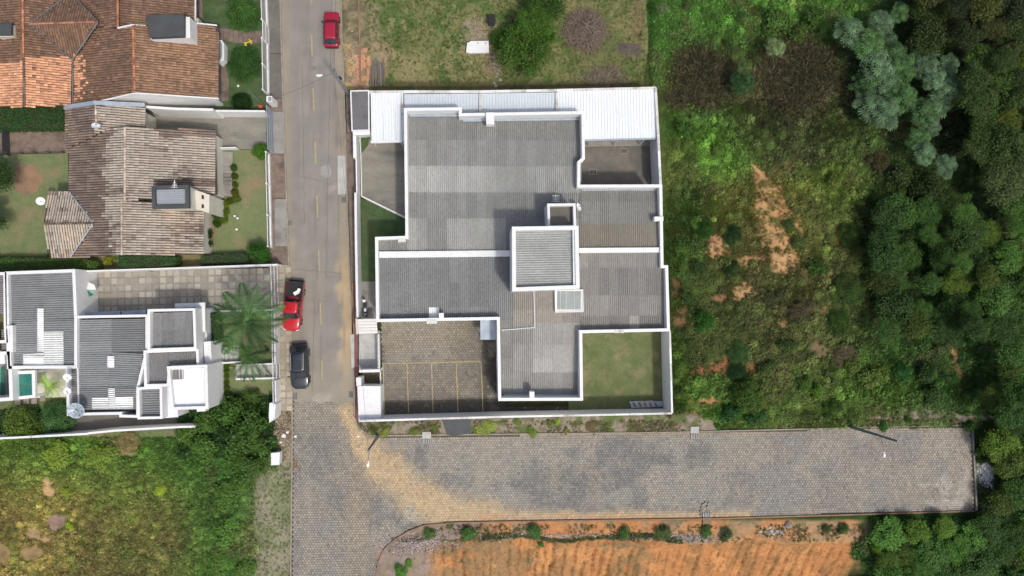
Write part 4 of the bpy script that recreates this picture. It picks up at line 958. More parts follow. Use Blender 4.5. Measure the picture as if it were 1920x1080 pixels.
# glass pergola
PG = thing('glass_pergola', 'green glass pergola panes in a white frame at the villa terrace', 'pergola', tuple(W(46, 720, 0)))
for i in range(2):
    for j in range(2):
        x0 = 31.5 + i * 14.6; y0 = 702 + j * 20.5
        block(PG, 'glass_pane', [(x0, y0), (x0 + 14, y0 - .5), (x0 + 14.4, y0 + 19), (x0 + .4, y0 + 20)], 2.9, 2.93, 'glass_teal')
wall(PG, [(28, 699), (62.5, 697.5), (63.5, 743), (29, 747)], 2.7, 3.0, .3, True, name='frame')
for x, y in ((29, 699), (62, 698), (63, 742), (29, 746)):
    p = W(x, y, 2.7); obj('post', MB().box((p.x, p.y, 1.35), (.16, .16, 2.7)), 'white_paint', PG)
block(None, 'stepping_stone', [(28, 750), (38, 749), (38, 759), (28, 760)], .05, .14, 'stone', label='leftmost square stepping stone below the glass pergola', cat='stepping stone', group='stepping stones by the terrace')
for i, (x, y) in enumerate([(49, 752), (64, 752), (80, 747)]):
    block(None, 'stepping_stone', [(x - 5, y - 4.5), (x + 5, y - 5), (x + 5, y + 5), (x - 5, y + 5)], .05, .14, 'stone', label='%s square stepping stone from the left below the glass pergola' % ['second', 'third', 'fourth'][i], cat='stepping stone', group='stepping stones by the terrace')
dish(127, 706, 4.9, .38, 'white dish on the villa parapet beside the glass pergola', az=.4, tilt=.5, mast=.9)
dish(127.5, 733, 4.9, .36, 'round white dish on the villa parapet, just below the pergola dish', az=.2, tilt=.15, mast=.9)
dish(144, 768, 4.6, .8, 'large ribbed mesh satellite dish at the south corner of the villa', az=.5, tilt=.25, mast=.9, mesh=True, m='steel_blue')
# step treads
for par, xs, y0, y1, z in [('a', [405, 413, 421, 429, 437], 647.5, 677, .14), ('b', [492, 500, 507, 514], 685, 708, .10)]:
    for i, x in enumerate(xs):
        pth = [o_ for o_ in COL.objects if o_.name.startswith('path')][0 if par == 'a' else 1]
        block(pth, 'step', [(x, y0), (x + 7.2, y0), (x + 7.4, y1), (x + .2, y1)], z + .002, z + .05 + .03 * (len(xs) - i), 'concrete_pale')
for i, P in enumerate([[(397, 682), (447, 679)], [(442, 711), (519, 709)], [(470, 684), (519, 682)], [(396, 584), (521, 580.5)]]):
    wall(None, P, 0, [.9, .8, .8, .7][i], .16, name='garden_wall', label=['low white wall south of the villa entrance path', 'low white wall south of the gate steps', 'low white wall north of the gate steps', 'low white wall between driveway and palm lawn'][i], cat='garden wall')
wall(None, [(160, 508.5), (300, 504), (520, 496)], 0, 1.9, .16, name='garden_wall', label='white boundary wall between the tiled driveway and the hedges', cat='garden wall')
wall(None, [(-60, 825), (60, 819), (165, 813.5)], 0, 1.9, .2, name='garden_wall', label='western length of the white wall behind the villa garden', cat='garden wall')
wall(None, [(165, 812.5), (216, 807.5), (340, 800.5), (365, 800)], 0, 2.0, .2, name='garden_wall', label='white wall bordering the villa passage and the overgrown field', cat='garden wall')
# street fence of the villa
VF = thing('picket_fence', 'white fence of close vertical bars on a low wall along the villa front', 'fence', tuple(W(520, 640, 0)))
def pickets(P, pts, z0, z1, step, w_=.035, m='white_paint', rails=(0.0, 1.0), cap=300):
    a, b = W(*pts[0], 0), W(*pts[1], 0); n = int((b - a).length / step); d = (b - a).normalized(); rz = math.atan2(d.y, d.x)
    me = MB().box((0, 0, 0), (w_, w_, z1 - z0)).mesh('bar', m)
    for i in range(n + 1):
        p = a.lerp(b, i / n); o_ = bpy.data.objects.new('bar', me); link(o_, P, (p.x, p.y, (z0 + z1) / 2)); o_.rotation_euler.z = rz
    for r in rails:
        z = z0 + (z1 - z0) * r
        obj('rail', MB().walls([a, b], z - .03, z + .03, .06), m, P)
obj('base_wall', MB().walls(poly([(523, 582), (524.5, 680)], 0), 0, 1.75, .15), 'white_paint', VF)
obj('base_wall', MB().walls(poly([(525, 710), (526, 755)], 0), 0, 1.75, .15), 'white_paint', VF)
pickets(VF, [(523, 582), (524.5, 680)], 1.75, 2.5, .17); pickets(VF, [(525, 710), (526, 755)], 1.75, 2.5, .17)
VG = thing('driveway_gate', 'white sliding gate with vertical bars at the tiled driveway', 'gate', tuple(W(520, 540, 0)))
pickets(VG, [(520, 498), (522.5, 580)], .1, 2.3, .17, rails=(0, .5, 1))
VP = thing('pedestrian_gate', 'narrow white barred gate at the steps of the villa', 'gate', tuple(W(525, 695, 0)))
pickets(VP, [(524.6, 681), (525, 709)], .1, 2.4, .15, rails=(0, .5, 1))
block(None, 'meter_cabinet', [(505, 756), (509, 755), (517, 758), (515, 783), (505, 793), (504, 780)], 0, 2.2, 'white_paint', label='white rendered meter cabinet ending the villa fence', cat='cabinet')

# ================================================================== tiled roofs
def tiled(parent, pts, zs, down, colf, tw=.25, tl=.31, hgt=.06, seed=0, name='roof_tiles', base=(84, 62, 50), gapf=.93):
    """planar slope given by pixels at heights; 'down' is the world xy direction the tiles shed water to"""
    P = [W(x, y, z) for (x, y), z in zip(pts, zs)]
    A = np.array([[p.x, p.y, 1] for p in P]); co, *_ = np.linalg.lstsq(A, np.array([p.z for p in P]), rcond=None)
    zf = lambda x, y: co[0] * x + co[1] * y + co[2]
    mb = MB(); n = len(P)
    area = sum(P[i].x * P[(i + 1) % n].y - P[(i + 1) % n].x * P[i].y for i in range(n))
    if area < 0: P = P[::-1]
    mb.add([(p.x, p.y, zf(p.x, p.y) - .03) for p in P] + [(p.x, p.y, zf(p.x, p.y) - .16) for p in P],
           [tuple(range(n)), tuple(range(2 * n - 1, n - 1, -1))] + [(i + n, (i + 1) % n + n, (i + 1) % n, i) for i in range(n)], S(*base))
    obj('roof_deck', mb, 'rooftile', parent)
    d = np.array(down, float); d /= np.hypot(*d); r = np.array([-d[1], d[0]])
    X = np.array([(p.x, p.y) for p in P]); u = X @ r; v = X @ d
    us = np.arange(u.min() + tw / 2, u.max(), tw); vs_ = np.arange(v.min() + tl / 2, v.max() + tl * .2, tl)
    U, V_ = np.meshgrid(us, vs_); U = U.ravel(); V_ = V_.ravel()
    x = U * r[0] + V_ * d[0]; y = U * r[1] + V_ * d[1]; PP = [(p.x, p.y) for p in P]
    ok = inpoly(x, y, PP); x = x[ok]; y = y[ok]; U = U[ok]; V_ = V_[ok]; m = len(x)
    g = np.random.default_rng(seed + 50)
    prof = [(-.5, .0), (-.30, .8), (0, 1.0), (.30, .8), (.5, .0)]
    VV = np.zeros((m, 10, 3)); jx = g.normal(0, .006, m); jz = g.normal(0, .006, m); an = g.normal(0, .015, m)
    for k, (a, b) in enumerate(prof):
        for j, (t, lift, wsc) in enumerate(((-.56, .0, .86), (.52, .032, 1.0))):
            uu = U + a * tw * wsc * gapf + jx + an * t * tl; vv = V_ + t * tl
            X_ = uu * r[0] + vv * d[0]; Y_ = uu * r[1] + vv * d[1]
            VV[:, k + 5 * j, 0] = X_; VV[:, k + 5 * j, 1] = Y_; VV[:, k + 5 * j, 2] = zf(X_, Y_) + b * hgt + lift + jz - .012
    ft = np.array([[k, k + 1, k + 6, k + 5] for k in range(4)])
    Fq = ((np.arange(m) * 10)[:, None, None] + ft[None]).reshape(-1, 4)
    # wind upwards
    a0, a1, a2 = VV.reshape(-1, 3)[Fq[0, 0]], VV.reshape(-1, 3)[Fq[0, 1]], VV.reshape(-1, 3)[Fq[0, 2]]
    if np.cross(a1 - a0, a2 - a0)[2] < 0: Fq = Fq[:, ::-1]
    px, py = PX(x, y, zf(x, y)); c = colf(px, py, x, y, g)
    # one colour over the whole of each tile
    c2 = np.repeat(c[:, None, :], 10, 1)
    tag(obj(name, npmesh(name, VV.reshape(-1, 3), Fq, 'rooftile', col=SN(np.clip(c2.reshape(-1, 3), 0, 255)), smooth=False), None, parent), 'overlapping clay roof tiles', kind='stuff')
def ridge(parent, a, b, za, zb, col, r=.11, step=.38, seed=0):
    A_ = W(*a, za); B_ = W(*b, zb); n = max(1, int((B_ - A_).length / step)); g = random.Random(seed); mb = MB()
    d = (B_ - A_) / n; s = Vector((-d.y, d.x, 0)).normalized(); up = Vector((0, 0, 1))
    for i in range(n):
        p0 = A_ + d * i; p1 = A_ + d * (i + 1.08); vs_ = []
        for p, rr, l in ((p0, r * .85, .02), (p1, r, .05)):
            for k in range(6):
                t = math.pi * k / 5; vs_.append(p + s * math.cos(t) * rr + up * (math.sin(t) * rr * .8 + l))
        f_ = g.uniform(.8, 1.15); mb.add(vs_, [(k, k + 1, k + 7, k + 6) for k in range(5)] + [(11, 10, 9, 8, 7, 6)], S(*[min(255, q * f_) for q in col]))
    obj('ridge_tiles', mb, 'rooftile', parent, kind='stuff')

# ------------------------------------------------------------------ brown tiled house
c1 = crop(0, 0, 3.5556)
BR = thing('brown_tiled_house', 'large house with brown clay tile roofs and a patch of new orange tiles', 'house', tuple(W(240, 90, 0)))
def brown(px, py, x, y, g):
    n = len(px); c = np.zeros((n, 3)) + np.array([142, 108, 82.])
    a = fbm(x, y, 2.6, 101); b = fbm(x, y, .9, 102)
    c = mixc(c, (px < 248) * 1.0, (124, 94, 72)); c = mixc(c, sm(a, .42, .62) * .45, (110, 86, 74)); c = mixc(c, sm(b, .52, .66) * .35, (152, 112, 90))  # darker west of the main ridge: side light put into the tile colour
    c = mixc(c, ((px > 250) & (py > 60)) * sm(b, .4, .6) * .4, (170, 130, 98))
    k = g.random(n)
    new = ((px < 134) & (py > 107 + 2 * np.sin(px)) & (px > 46)) | ((px < 46) & (py > 117 - px * .14 + 2))
    new |= (px > 137) & (px < 160) & (py > 104) & (k < np.clip((162 - px) / 14, 0, 1) * np.where(py < 150, .95, .6))
    new |= (px > 150) & (px < 178) & (py > 100) & (py < 180) & (k < .045)
    c[new] = np.array([214, 152, 112.]) * g.uniform(.95, 1.04, (new.sum(), 1))
    old = new & (g.random(n) < .015); c[old] = (150, 104, 80)
    return c * (1 + g.normal(0, .075, n))[:, None]
RZ = 5.4; VZ = 3.3; EZ = 3.2
E, Wd = (1, 0), (-1, 0)
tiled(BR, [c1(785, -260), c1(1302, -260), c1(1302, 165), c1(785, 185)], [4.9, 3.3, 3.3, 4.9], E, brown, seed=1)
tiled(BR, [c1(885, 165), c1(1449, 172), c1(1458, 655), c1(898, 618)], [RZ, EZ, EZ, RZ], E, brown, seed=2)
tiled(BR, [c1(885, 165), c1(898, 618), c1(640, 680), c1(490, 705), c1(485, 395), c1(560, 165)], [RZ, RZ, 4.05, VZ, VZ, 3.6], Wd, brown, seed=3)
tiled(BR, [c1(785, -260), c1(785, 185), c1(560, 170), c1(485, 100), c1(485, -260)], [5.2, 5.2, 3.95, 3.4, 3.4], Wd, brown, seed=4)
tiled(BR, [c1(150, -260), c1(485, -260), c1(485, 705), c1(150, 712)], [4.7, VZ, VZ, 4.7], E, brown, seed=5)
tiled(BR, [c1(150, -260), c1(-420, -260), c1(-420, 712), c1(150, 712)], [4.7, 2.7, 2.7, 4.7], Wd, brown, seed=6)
# raised cross gable between the two long ridges
tiled(BR, [c1(195, 160), c1(655, 145), c1(485, 398)], [4.95, 5.0, 3.6], (0, -1), brown, seed=7)
tiled(BR, [c1(195, 160), c1(655, 145), c1(520, 0), c1(485, -60), c1(415, 0)], [4.95, 5.0, 3.95, 3.6, 3.95], (0, 1), brown, seed=8)
OR = (196, 118, 84)
ridge(BR, c1(887, 170), c1(899, 618), RZ, RZ, OR, seed=1); ridge(BR, c1(785, -200), c1(787, 182), 5.2, 5.2, OR, seed=2)
ridge(BR, c1(150, -200), c1(158, 380), 4.72, 4.72, OR, seed=3); ridge(BR, c1(158, 380), c1(165, 708), 4.72, 4.72, (120, 100, 90), seed=4)
ridge(BR, c1(195, 160), c1(655, 145), 5.0, 5.05, (170, 112, 90), seed=5)
for a, b, za, zb in [(c1(195, 162), c1(485, 400), 4.95, 3.68), (c1(655, 150), c1(485, 400), 5.0, 3.68), (c1(195, 160), c1(415, 0), 4.95, 4.0), (c1(655, 145), c1(520, 0), 5.0, 4.0), (c1(486, 400), c1(488, 704), 3.5, 3.46)]:
    A_, B_ = W(*a, za), W(*b, zb); obj('valley_flashing', MB().tube(A_ + Vector((0, 0, .06)), B_ + Vector((0, 0, .06)), .055, 6), 'grey_metal', BR)
for a, b, za, zb in [(c1(785, 188), c1(882, 167), 5.2, RZ), (c1(882, 167), c1(975, 173), RZ, 5.0), (c1(1272, 152), c1(1447, 170), 3.9, EZ), (c1(630, 684), c1(899, 622), 4.05, RZ), (c1(899, 622), c1(1460, 658), RZ, EZ), (c1(1303, -200), c1(1303, 150), 3.25, 3.25), (c1(1450, 175), c1(1459, 655), 3.15, 3.15)]:
    A_, B_ = W(*a, za), W(*b, zb); v = B_ - A_; v.normalize(); s = Vector((-v.y, v.x, 0)) * .06; z = Vector((0, 0, .09))
    obj('fascia', MB().add([A_ - s + z, A_ + s + z, B_ + s + z, B_ - s + z, A_ - s - z, A_ + s - z, B_ + s - z, B_ - s - z], [(0, 1, 2, 3), (7, 6, 5, 4), (0, 4, 5, 1), (1, 5, 6, 2), (2, 6, 7, 3), (3, 7, 4, 0)]), 'white_paint' if za > 3.2 or zb > 3.2 else 'dark_roof', BR)
# house walls below the eaves
def gable(parent, base, ztop, m='beige_paint', name='wall'): obj(name, MB().prism(poly([c for c in base], 0), 0, 1, z1s=ztop), m, parent)
def gpoly(P, z): return [W(*p, z) for p in P]
q = gpoly([c1(640, 640), c1(899, 600), c1(1410, 632)], 3.0)
obj('wall', MB().prism([W(*c1(920, 200), 0), W(*c1(1400, 200), 0), W(*c1(1405, 640), 0), W(*c1(920, 625), 0)], 0, 3.0), 'beige_paint', BR)
A_, B_, C_ = W(*c1(660, 678), 4.0), W(*c1(898, 622), 5.2), W(*c1(1440, 655), 3.1)
pts = [(A_.x, A_.y + .12, 0), (C_.x - .4, C_.y + .12, 0), (C_.x - .4, C_.y + .12, 3.1), (B_.x, B_.y + .05, 5.15), (A_.x, A_.y + .12, 3.9)]
pts2 = [(x, y + .25, z) for x, y, z in pts]
obj('gable_wall', MB().add(pts + pts2, [(0, 1, 2, 3, 4), (9, 8, 7, 6, 5), (1, 6, 7, 2), (0, 4, 9, 5), (0, 5, 6, 1)]), 'white_paint', BR)
obj('wall', MB().prism([W(2, 20, 0), W(230, 20, 0), W(230, 185, 0), W(2, 195, 0)], 0, 2.6), 'beige_paint', BR)
# roof top tank boxes
TB = obj('tank_box', MB().prism([W(*p, 5.6) for p in [c1(990, 105), c1(1262, 110), c1(1266, 250), c1(1000, 258)]], 3.2, 5.5), 'white_paint', BR)
o_ = obj('box_roof', MB().prism([W(*p, 6.0) for p in [c1(973, 97), c1(1225, 97), c1(1225, 240), c1(1000, 250)]], 5.52, 6.0), 'dark_roof', None); o_.parent = TB; o_.location = (0, 0, 0)
TB = obj('tank_box', MB().prism([W(*p, 5.2) for p in [c1(-30, 160), c1(76, 158), c1(78, 238), c1(-30, 240)]], 3.2, 5.0), 'beige_paint', BR)
o_ = obj('box_roof', MB().prism([W(*p, 5.4) for p in [c1(-30, 153), c1(70, 153), c1(70, 228), c1(-30, 230)]], 5.02, 5.3), 'dark_roof', None); o_.parent = TB; o_.location = (0, 0, 0)
block(BR, 'bay_window', [c1(1452, 268), c1(1478, 265), c1(1494, 290), c1(1494, 395), c1(1465, 425), c1(1452, 420)], 0, 1.0, 'white_paint')
block(BR, 'bay_glass', [c1(1452, 275), c1(1470, 272), c1(1480, 292), c1(1478, 385), c1(1460, 405), c1(1452, 400)], 1.0, 1.06, 'glass_pale')
# garden of the brown house
slab('garden', [(378, -60), (494, -60), (497, 207), (395, 205), (385, 188), (410, 180), (405, 50), (378, 45)], -.06, .05, 'lawn_green', label='deep green lawn of the brown tiled house', cat='lawn')
slab('flower_bed', [(362, -40), (378, -40), (380, 40), (366, 50)], -.05, .08, 'brown_pavement', label='reddish earth bed along the upper brown roof', cat='bed')
slab('flower_bed', [(409, 118), (420, 112), (429, 150), (428, 188), (395, 196), (390, 183), (411, 180)], -.05, .075, 'brown_pavement', label='brown earth bed around the corner of the brown house', cat='bed')
slab('side_yard', [(200, 180), (400, 184), (398, 203), (200, 196)], -.05, .04, 'curb_clay', label='bare dry yard between brown house and boundary wall', cat='yard')
PTH = slab('garden_path', [(408, 51), (424, 53), (440, 58), (494, 58), (494, 81), (440, 81), (424, 75), (408, 74)], -.05, .07, 'concrete_dark', label='path of brown slabs between lawn and brown house', cat='path')
g = random.Random(5)
for i in range(9):
    x = 410 + i * 9.3; y0 = 53 + min(5, i * 1.3); y1 = 74 + min(6, i * 1.6)
    block(PTH, 'paving_slab', [(x, y0), (x + 8.5, y0 + .6), (x + 8.6, y1 + .4), (x + .2, y1)], .072, .11 + g.random() * .015, 'brown_pavement')
def fence(name, label, pts, h, step=.16, rails=(.03, .97), grp=None):
    P = thing(name, label, 'fence', tuple(W(*pts[0], 0)))
    a, b = W(*pts[0], 0), W(*pts[1], 0); n = max(1, int((b - a).length / 2.6))
    for i in range(n + 1):
        p = a.lerp(b, i / n); obj('post', MB().box((p.x, p.y, h / 2), (.14, .14, h)), 'white_paint', P)
    obj('base_wall', MB().walls([a, b], 0, .5, .18), 'white_paint', P)
    pickets(P, pts, .5, h - .05, step, rails=rails, w_=.03); return P
fence('garden_fence', 'white barred fence in front of the brown tiled house, above its garden path', [(500.5, -20), (503, 52)], 2.3)
fence('garden_fence', 'white barred fence in front of the brown tiled house, below its garden path', [(503.5, 86), (505, 180)], 2.3)
P = thing('garden_gate', 'small white barred gate at the brown slab path', 'gate', tuple(W(505, 70, 0)))
pickets(P, [(504.5, 53), (505, 85)], .1, 2.2, .15, rails=(0, .5, 1), w_=.04)
P = thing('meter_box', 'white electricity meter box with grille on the pavement beside the fence', 'meter box', tuple(W(506, 185, 0)))
block(P, 'cabinet', [(499.5, 180), (510, 180), (510, 190.5), (499.5, 190.5)], 0, 2.0, 'white_paint')
for i in range(4): block(P, 'louvre', [(503, 181.8 + i * 2), (508.6, 181.8 + i * 2), (508.6, 183 + i * 2), (503, 183 + i * 2)], 2.0, 2.04, 'grey_metal')
P = thing('driveway_gate', 'bluish white metal gate at the long grey driveway', 'gate', tuple(W(508, 250, 0)))
pickets(P, [(512, 209), (514.5, 288)], .1, 2.2, .2, rails=(0, .33, .66, 1), w_=.05, m='steel_blue')
fence('low_fence', 'low white garden fence in front of the pale tiled house', [(506, 290), (510, 464)], 1.5, step=.2)
# wall between the two tiled houses
wall(None, [c1(975, 712), c1(1165, 725), c1(1420, 731)], 0, 3.0, .25, name='garden_wall', label='grey white high wall between the two tiled houses', cat='garden wall')
wall(None, [c1(1421, 738), c1(1765, 741)], 0, 2.1, .18, name='garden_wall', label='low white wall from the two tiled houses to the street', cat='garden wall')

# ------------------------------------------------------------------ pale tiled house
c2 = crop(0, 180, 3.2724)
PH = thing('pale_tiled_house', 'house with pale pinkish roof tiles streaked dark by lichen', 'house', tuple(W(240, 350, 0)))
def pale(dark):
    def f(px, py, x, y, g):
        n = len(px); c = np.zeros((n, 3)) + np.array([178, 166, 150.])
        a = fbm(x * 1.0, y * 1.8, 2.4, 111); b = fbm(x, y * 2.2, 1.0, 112); e = fbm(x, y, 4, 113)
        t = {'E': .42, 'W': .40 + .75 * sm(-px, -232, -160), 'S': .55, 'N': .38}[dark]
        if dark == 'E': t = .38 + .4 * sm(py, 250, 225) * 0 + .35 * (np.abs(py - 246) < 10) * sm(px, 270, 330) + .3 * (np.abs(py - 440) < 22) * sm(px, 310, 340) + .45 * ((np.abs(py - 342) < 7) & (px > 285))
        k = a * .6 + b * .4 + g.normal(0, .035, n)
        c = mixc(c, sm(k, .82 - t * .62, .98 - t * .62), (116, 100, 90)); c = mixc(c, sm(b, .5, .62) * .35, (164, 146, 130)); c = mixc(c, sm(e, .55, .65) * .25, (212, 176, 140))
        return c * (1 + g.normal(0, .045, n))[:, None]
    return f
RZ2 = 5.1; EZ2 = 3.1
kw = dict(tw=.25, tl=.42, base=(74, 62, 54), gapf=.84)
tiled(PH, [c2(765, 190), c2(1318, 207), c2(1332, 605), c2(765, 640)], [RZ2, EZ2, EZ2, RZ2], E, pale('E'), seed=11, **kw)
tiled(PH, [c2(748, 632), c2(1238, 690), c2(1244, 972), c2(746, 975)], [RZ2, 3.35, 3.3, RZ2], E, pale('E'), seed=12, **kw)
tiled(PH, [c2(765, 190), c2(765, 640), c2(748, 640), c2(746, 975), c2(430, 992), c2(575, 785), c2(430, 594), c2(420, 580), c2(412, 215)], [RZ2, RZ2, 5.05, 5.05, 3.4, 4.2, 3.4, 3.35, 3.3], Wd, pale('W'), seed=13, **kw)
tiled(PH, [c2(585, 55), c2(888, 64), c2(890, 200), c2(765, 195), c2(590, 230)], [4.7, 3.4, 3.4, 3.9, 4.7], E, pale('N'), seed=14, **kw)
tiled(PH, [c2(585, 55), c2(590, 240), c2(410, 330), c2(404, 80)], [4.7, 4.7, 3.35, 3.35], Wd, pale('W'), seed=15, **kw)
tiled(PH, [c2(265, 785), c2(575, 780), c2(430, 592), c2(300, 594)], [4.25, 4.3, 3.35, 3.35], (0, 1), pale('S'), seed=16, **kw)
tiled(PH, [c2(265, 785), c2(575, 780), c2(430, 995), c2(310, 1000)], [4.25, 4.3, 3.3, 3.3], (0, -1), pale('E'), seed=17, **kw)
RC = (196, 178, 160)
ridge(PH, c2(767, 192), c2(767, 640), RZ2 + .02, RZ2 + .02, RC, seed=6); ridge(PH, c2(747, 634), c2(747, 974), RZ2 + .02, RZ2 + .02, RC, seed=7)
ridge(PH, c2(587, 56), c2(591, 170), 4.72, 4.72, RC, seed=8); ridge(PH, c2(265, 785), c2(575, 781), 4.28, 4.33, (120, 100, 86), seed=9)
for a, b, za, zb in [(c2(432, 594), c2(575, 780), 3.4, 4.3), (c2(575, 783), c2(432, 992), 4.3, 3.4)]:
    A_, B_ = W(*a, za), W(*b, zb); obj('valley_flashing', MB().tube(A_ + Vector((0, 0, .09)), B_ + Vector((0, 0, .09)), .06, 6), 'steel_blue', PH)
for a, b, za, zb in [(c2(395, 72), c2(580, 42), 3.3, 4.8), (c2(580, 42), c2(890, 56), 4.8, 3.4)]:
    A_, B_ = W(*a, za), W(*b, zb); s = Vector((0, .2, 0)); z = Vector((0, 0, .12))
    obj('gable_cap', MB().add([A_ - s + z, A_ + s + z, B_ + s + z, B_ - s + z, A_ - s - z, A_ + s - z, B_ + s - z, B_ - s - z], [(3, 2, 1, 0), (4, 5, 6, 7), (0, 1, 5, 4), (1, 2, 6, 5), (2, 3, 7, 6), (3, 0, 4, 7)]), 'steel_blue', PH)
obj('wall', MB().prism([W(*p, 3.0) for p in [c2(425, 100), c2(875, 90), c2(875, 210), c2(1300, 225), c2(1310, 590), c2(1230, 700), c2(1230, 955), c2(440, 975), c2(430, 590)]], 0, 2.95), 'beige_paint', PH)
obj('wall', MB().prism([W(*p, 3.0) for p in [c2(310, 610), c2(430, 610), c2(435, 975), c2(320, 985)]], 0, 2.9), 'beige_paint', PH)
# chimney like tank tower of the pale house
TT = thing('tank_turret', 'dark rimmed tank turret with small corrugated roof on the pale tiled house', 'tower', tuple(W(328, 370, 4)))
block(TT, 'body', [c2(935, 560), c2(1150, 553), c2(1154, 680), c2(938, 686)], 3.0, 6.2, 'beige_paint')
wall(TT, [c2(940, 562), c2(1145, 556), c2(1148, 676), c2(944, 680)], 6.2, 6.6, .34, True, m='dark_roof', name='rim')
corr(TT, [c2(962, 575), c2(1132, 570), c2(1134, 662), c2(964, 668)], [6.3] * 4, along='h', m='white_metal', kind='trap', pitch=.2, rows=[0, .3, 1], waves=7, col=(150, 156, 164), seed=40, vary=.1)
block(TT, 'chimney_stack', [c2(1156, 562), c2(1240, 590), c2(1285, 606), c2(1283, 718), c2(1240, 705), c2(1160, 684)], 0, 4.4, 'beige_paint')
for y in (620, 676): block(TT, 'flue', [c2(1237, y - 13), c2(1250, y - 9), c2(1250, y + 13), c2(1237, y + 11)], 4.4, 4.46, 'black_plastic')
slab('driveway', [c2(880, 60), c2(1450, 112), c2(1632, 112), c2(1636, 330), c2(1320, 320), c2(1320, 205), c2(880, 200)], -.06, .06, 'driveway_stain', label='stained grey concrete driveway of the pale tiled house', cat='driveway')
slab('porch_deck', [c2(1318, 335), c2(1428, 345), c2(1424, 615), c2(1330, 612)], -.06, .22, 'concrete', label='grey concrete porch step beside the pale tiled roof', cat='porch')
dk = [o_ for o_ in COL.objects if o_.name.startswith('porch_deck')][0]
for i in range(6):
    y = 412 + i * 22; block(dk, 'step', [c2(1334, y), c2(1424, y + 1), c2(1424, y + 19), c2(1334, y + 18)], .222, .26 + .02 * i, 'concrete')
wall(None, [c2(1340, 318), c2(1450, 316)], 0, .9, .12, name='garden_wall', label='short white rail between driveway and porch', cat='garden wall')
slab('lawn', [c2(1320, 330), c2(1640, 330), c2(1648, 1060), c2(1235, 1060), c2(1235, 700), c2(1330, 610)], -.06, .05, 'lawn', label='front lawn of the pale tiled house with a few white balls', cat='lawn')
slab('soil_bed', [c2(1245, 720), c2(1300, 760), c2(1320, 850), c2(1300, 980), c2(1245, 985)], -.05, .065, 'curb_clay', label='bare reddish bed beside the pale tiled roof', cat='bed')
slab('back_garden', [c2(-60, 195), c2(405, 195), c2(405, 345), c2(-60, 358)], -.06, .04, 'brown_pavement', label='brown patchy garden strip behind the upper hedge', cat='garden')
slab('back_lawn', [c2(-60, 362), c2(425, 350), c2(425, 600), c2(300, 640), c2(290, 985), c2(-60, 985)], -.06, .045, 'lawn', label='mottled back lawn west of the pale tiled house', cat='lawn')
slab('bare_patch', [c2(100, 430), c2(180, 415), c2(240, 450), c2(262, 520), c2(220, 590), c2(150, 610), c2(95, 570), c2(75, 500)], -.05, .05, 'curb_clay', label='round worn patch in the back lawn', cat='patch')
P = thing('wire_fence', 'thin dark wire fence across the back garden', 'fence', tuple(W(60, 289, 0)))
for z in (.5, .95): obj('wire', MB().walls(poly([c2(-60, 360), c2(408, 348)], z), z - .02, z + .02, .04), 'black_plastic', P)
for i in range(6):
    p = W(*c2(-20 + i * 84, 358 - i * 2), 0); obj('post', MB().tube((p.x, p.y, 0), (p.x, p.y, 1.05), .05), 'wood_grey', P)
P = thing('wire_fence', 'dark fence panel at the left picture edge by the back garden', 'fence', tuple(W(5, 270, 0)))
obj('panel', MB().walls(poly([(3, 240), (4, 288)], 1.2), 0, 1.2, .06), 'dark_roof', P)
dish(180, 237.5, 5.6, .40, 'white satellite dish on the ridge of the pale tiled house', az=2.6, tilt=.7, mast=.9)
dish(76, 377, 3.6, .40, 'white satellite dish over the west eave of the pale tiled house', az=1.2, tilt=.6, mast=3.5)
mb = MB(); c = W(327, 345, 7.0)
mb.tube(c - Vector((0, 0, 1.4)), c, .03)
for i in range(5): mb.tube(c + Vector((-.3 + .06 * i, -.3 + i * .15, -.02)), c + Vector((.3 - .06 * i, -.3 + i * .15, -.02)), .02)
mb.tube(c + Vector((0, -.4, 0)), c + Vector((0, .4, 0)), .025)
obj('roof_antenna', mb, 'white_plastic', None, label='small antenna beside the tank turret of the pale tiled house', cat='antenna')

# ================================================================== vehicles
def loft(st, n_cap=True):
    """st: list of (y, half width, top z, belt drop); returns mesh builder of a closed body shell"""
    sec = [(0, .03), (.45, .022), (.8, -.004), (.94, -.05), (1.0, -.16), (1.005, -.34), (.985, None), (.93, None)]
    mb = MB(); rows = []
    for (y, w, zt) in st:
        L = []
        for fx, dz in sec:
            if dz is not None: L.append((fx * w, y, zt + dz))
        L.append((.985 * w, y, .34)); L.append((.92 * w, y, .22))
        row = [(-x, y_, z) for x, y_, z in L[::-1][:-1]] + L
        rows.append(row)
    m = len(rows[0])
    for r in rows: mb.v.extend(r)
    for i in range(len(rows) - 1):
        for k in range(m - 1): a = i * m + k; mb.f.append((a, a + 1, a + 1 + m, a + m))
        mb.f.append((i * m + m - 1, i * m, (i + 1) * m, (i + 1) * m + m - 1))
    mb.f.append(tuple(range(m))); mb.f.append(tuple(range((len(rows) - 1) * m + m - 1, (len(rows) - 1) * m - 1, -1)))
    return mb
def sub(o, lv=2, cr=0):
    s = o.modifiers.new('s', 'SUBSURF'); s.levels = lv; s.render_levels = lv; return o
def place(name, label, cat, px, py, rz):
    p = W(px, py, 0); t = thing(name, label, cat, (p.x, p.y, .0)); t.rotation_euler.z = rz; return t
def lp(t, name, mb, m, smooth=False, parent=None):
    me = mb.mesh(name, m, smooth); o = bpy.data.objects.new(name, me); COL.objects.link(o); o.parent = parent or t; return o
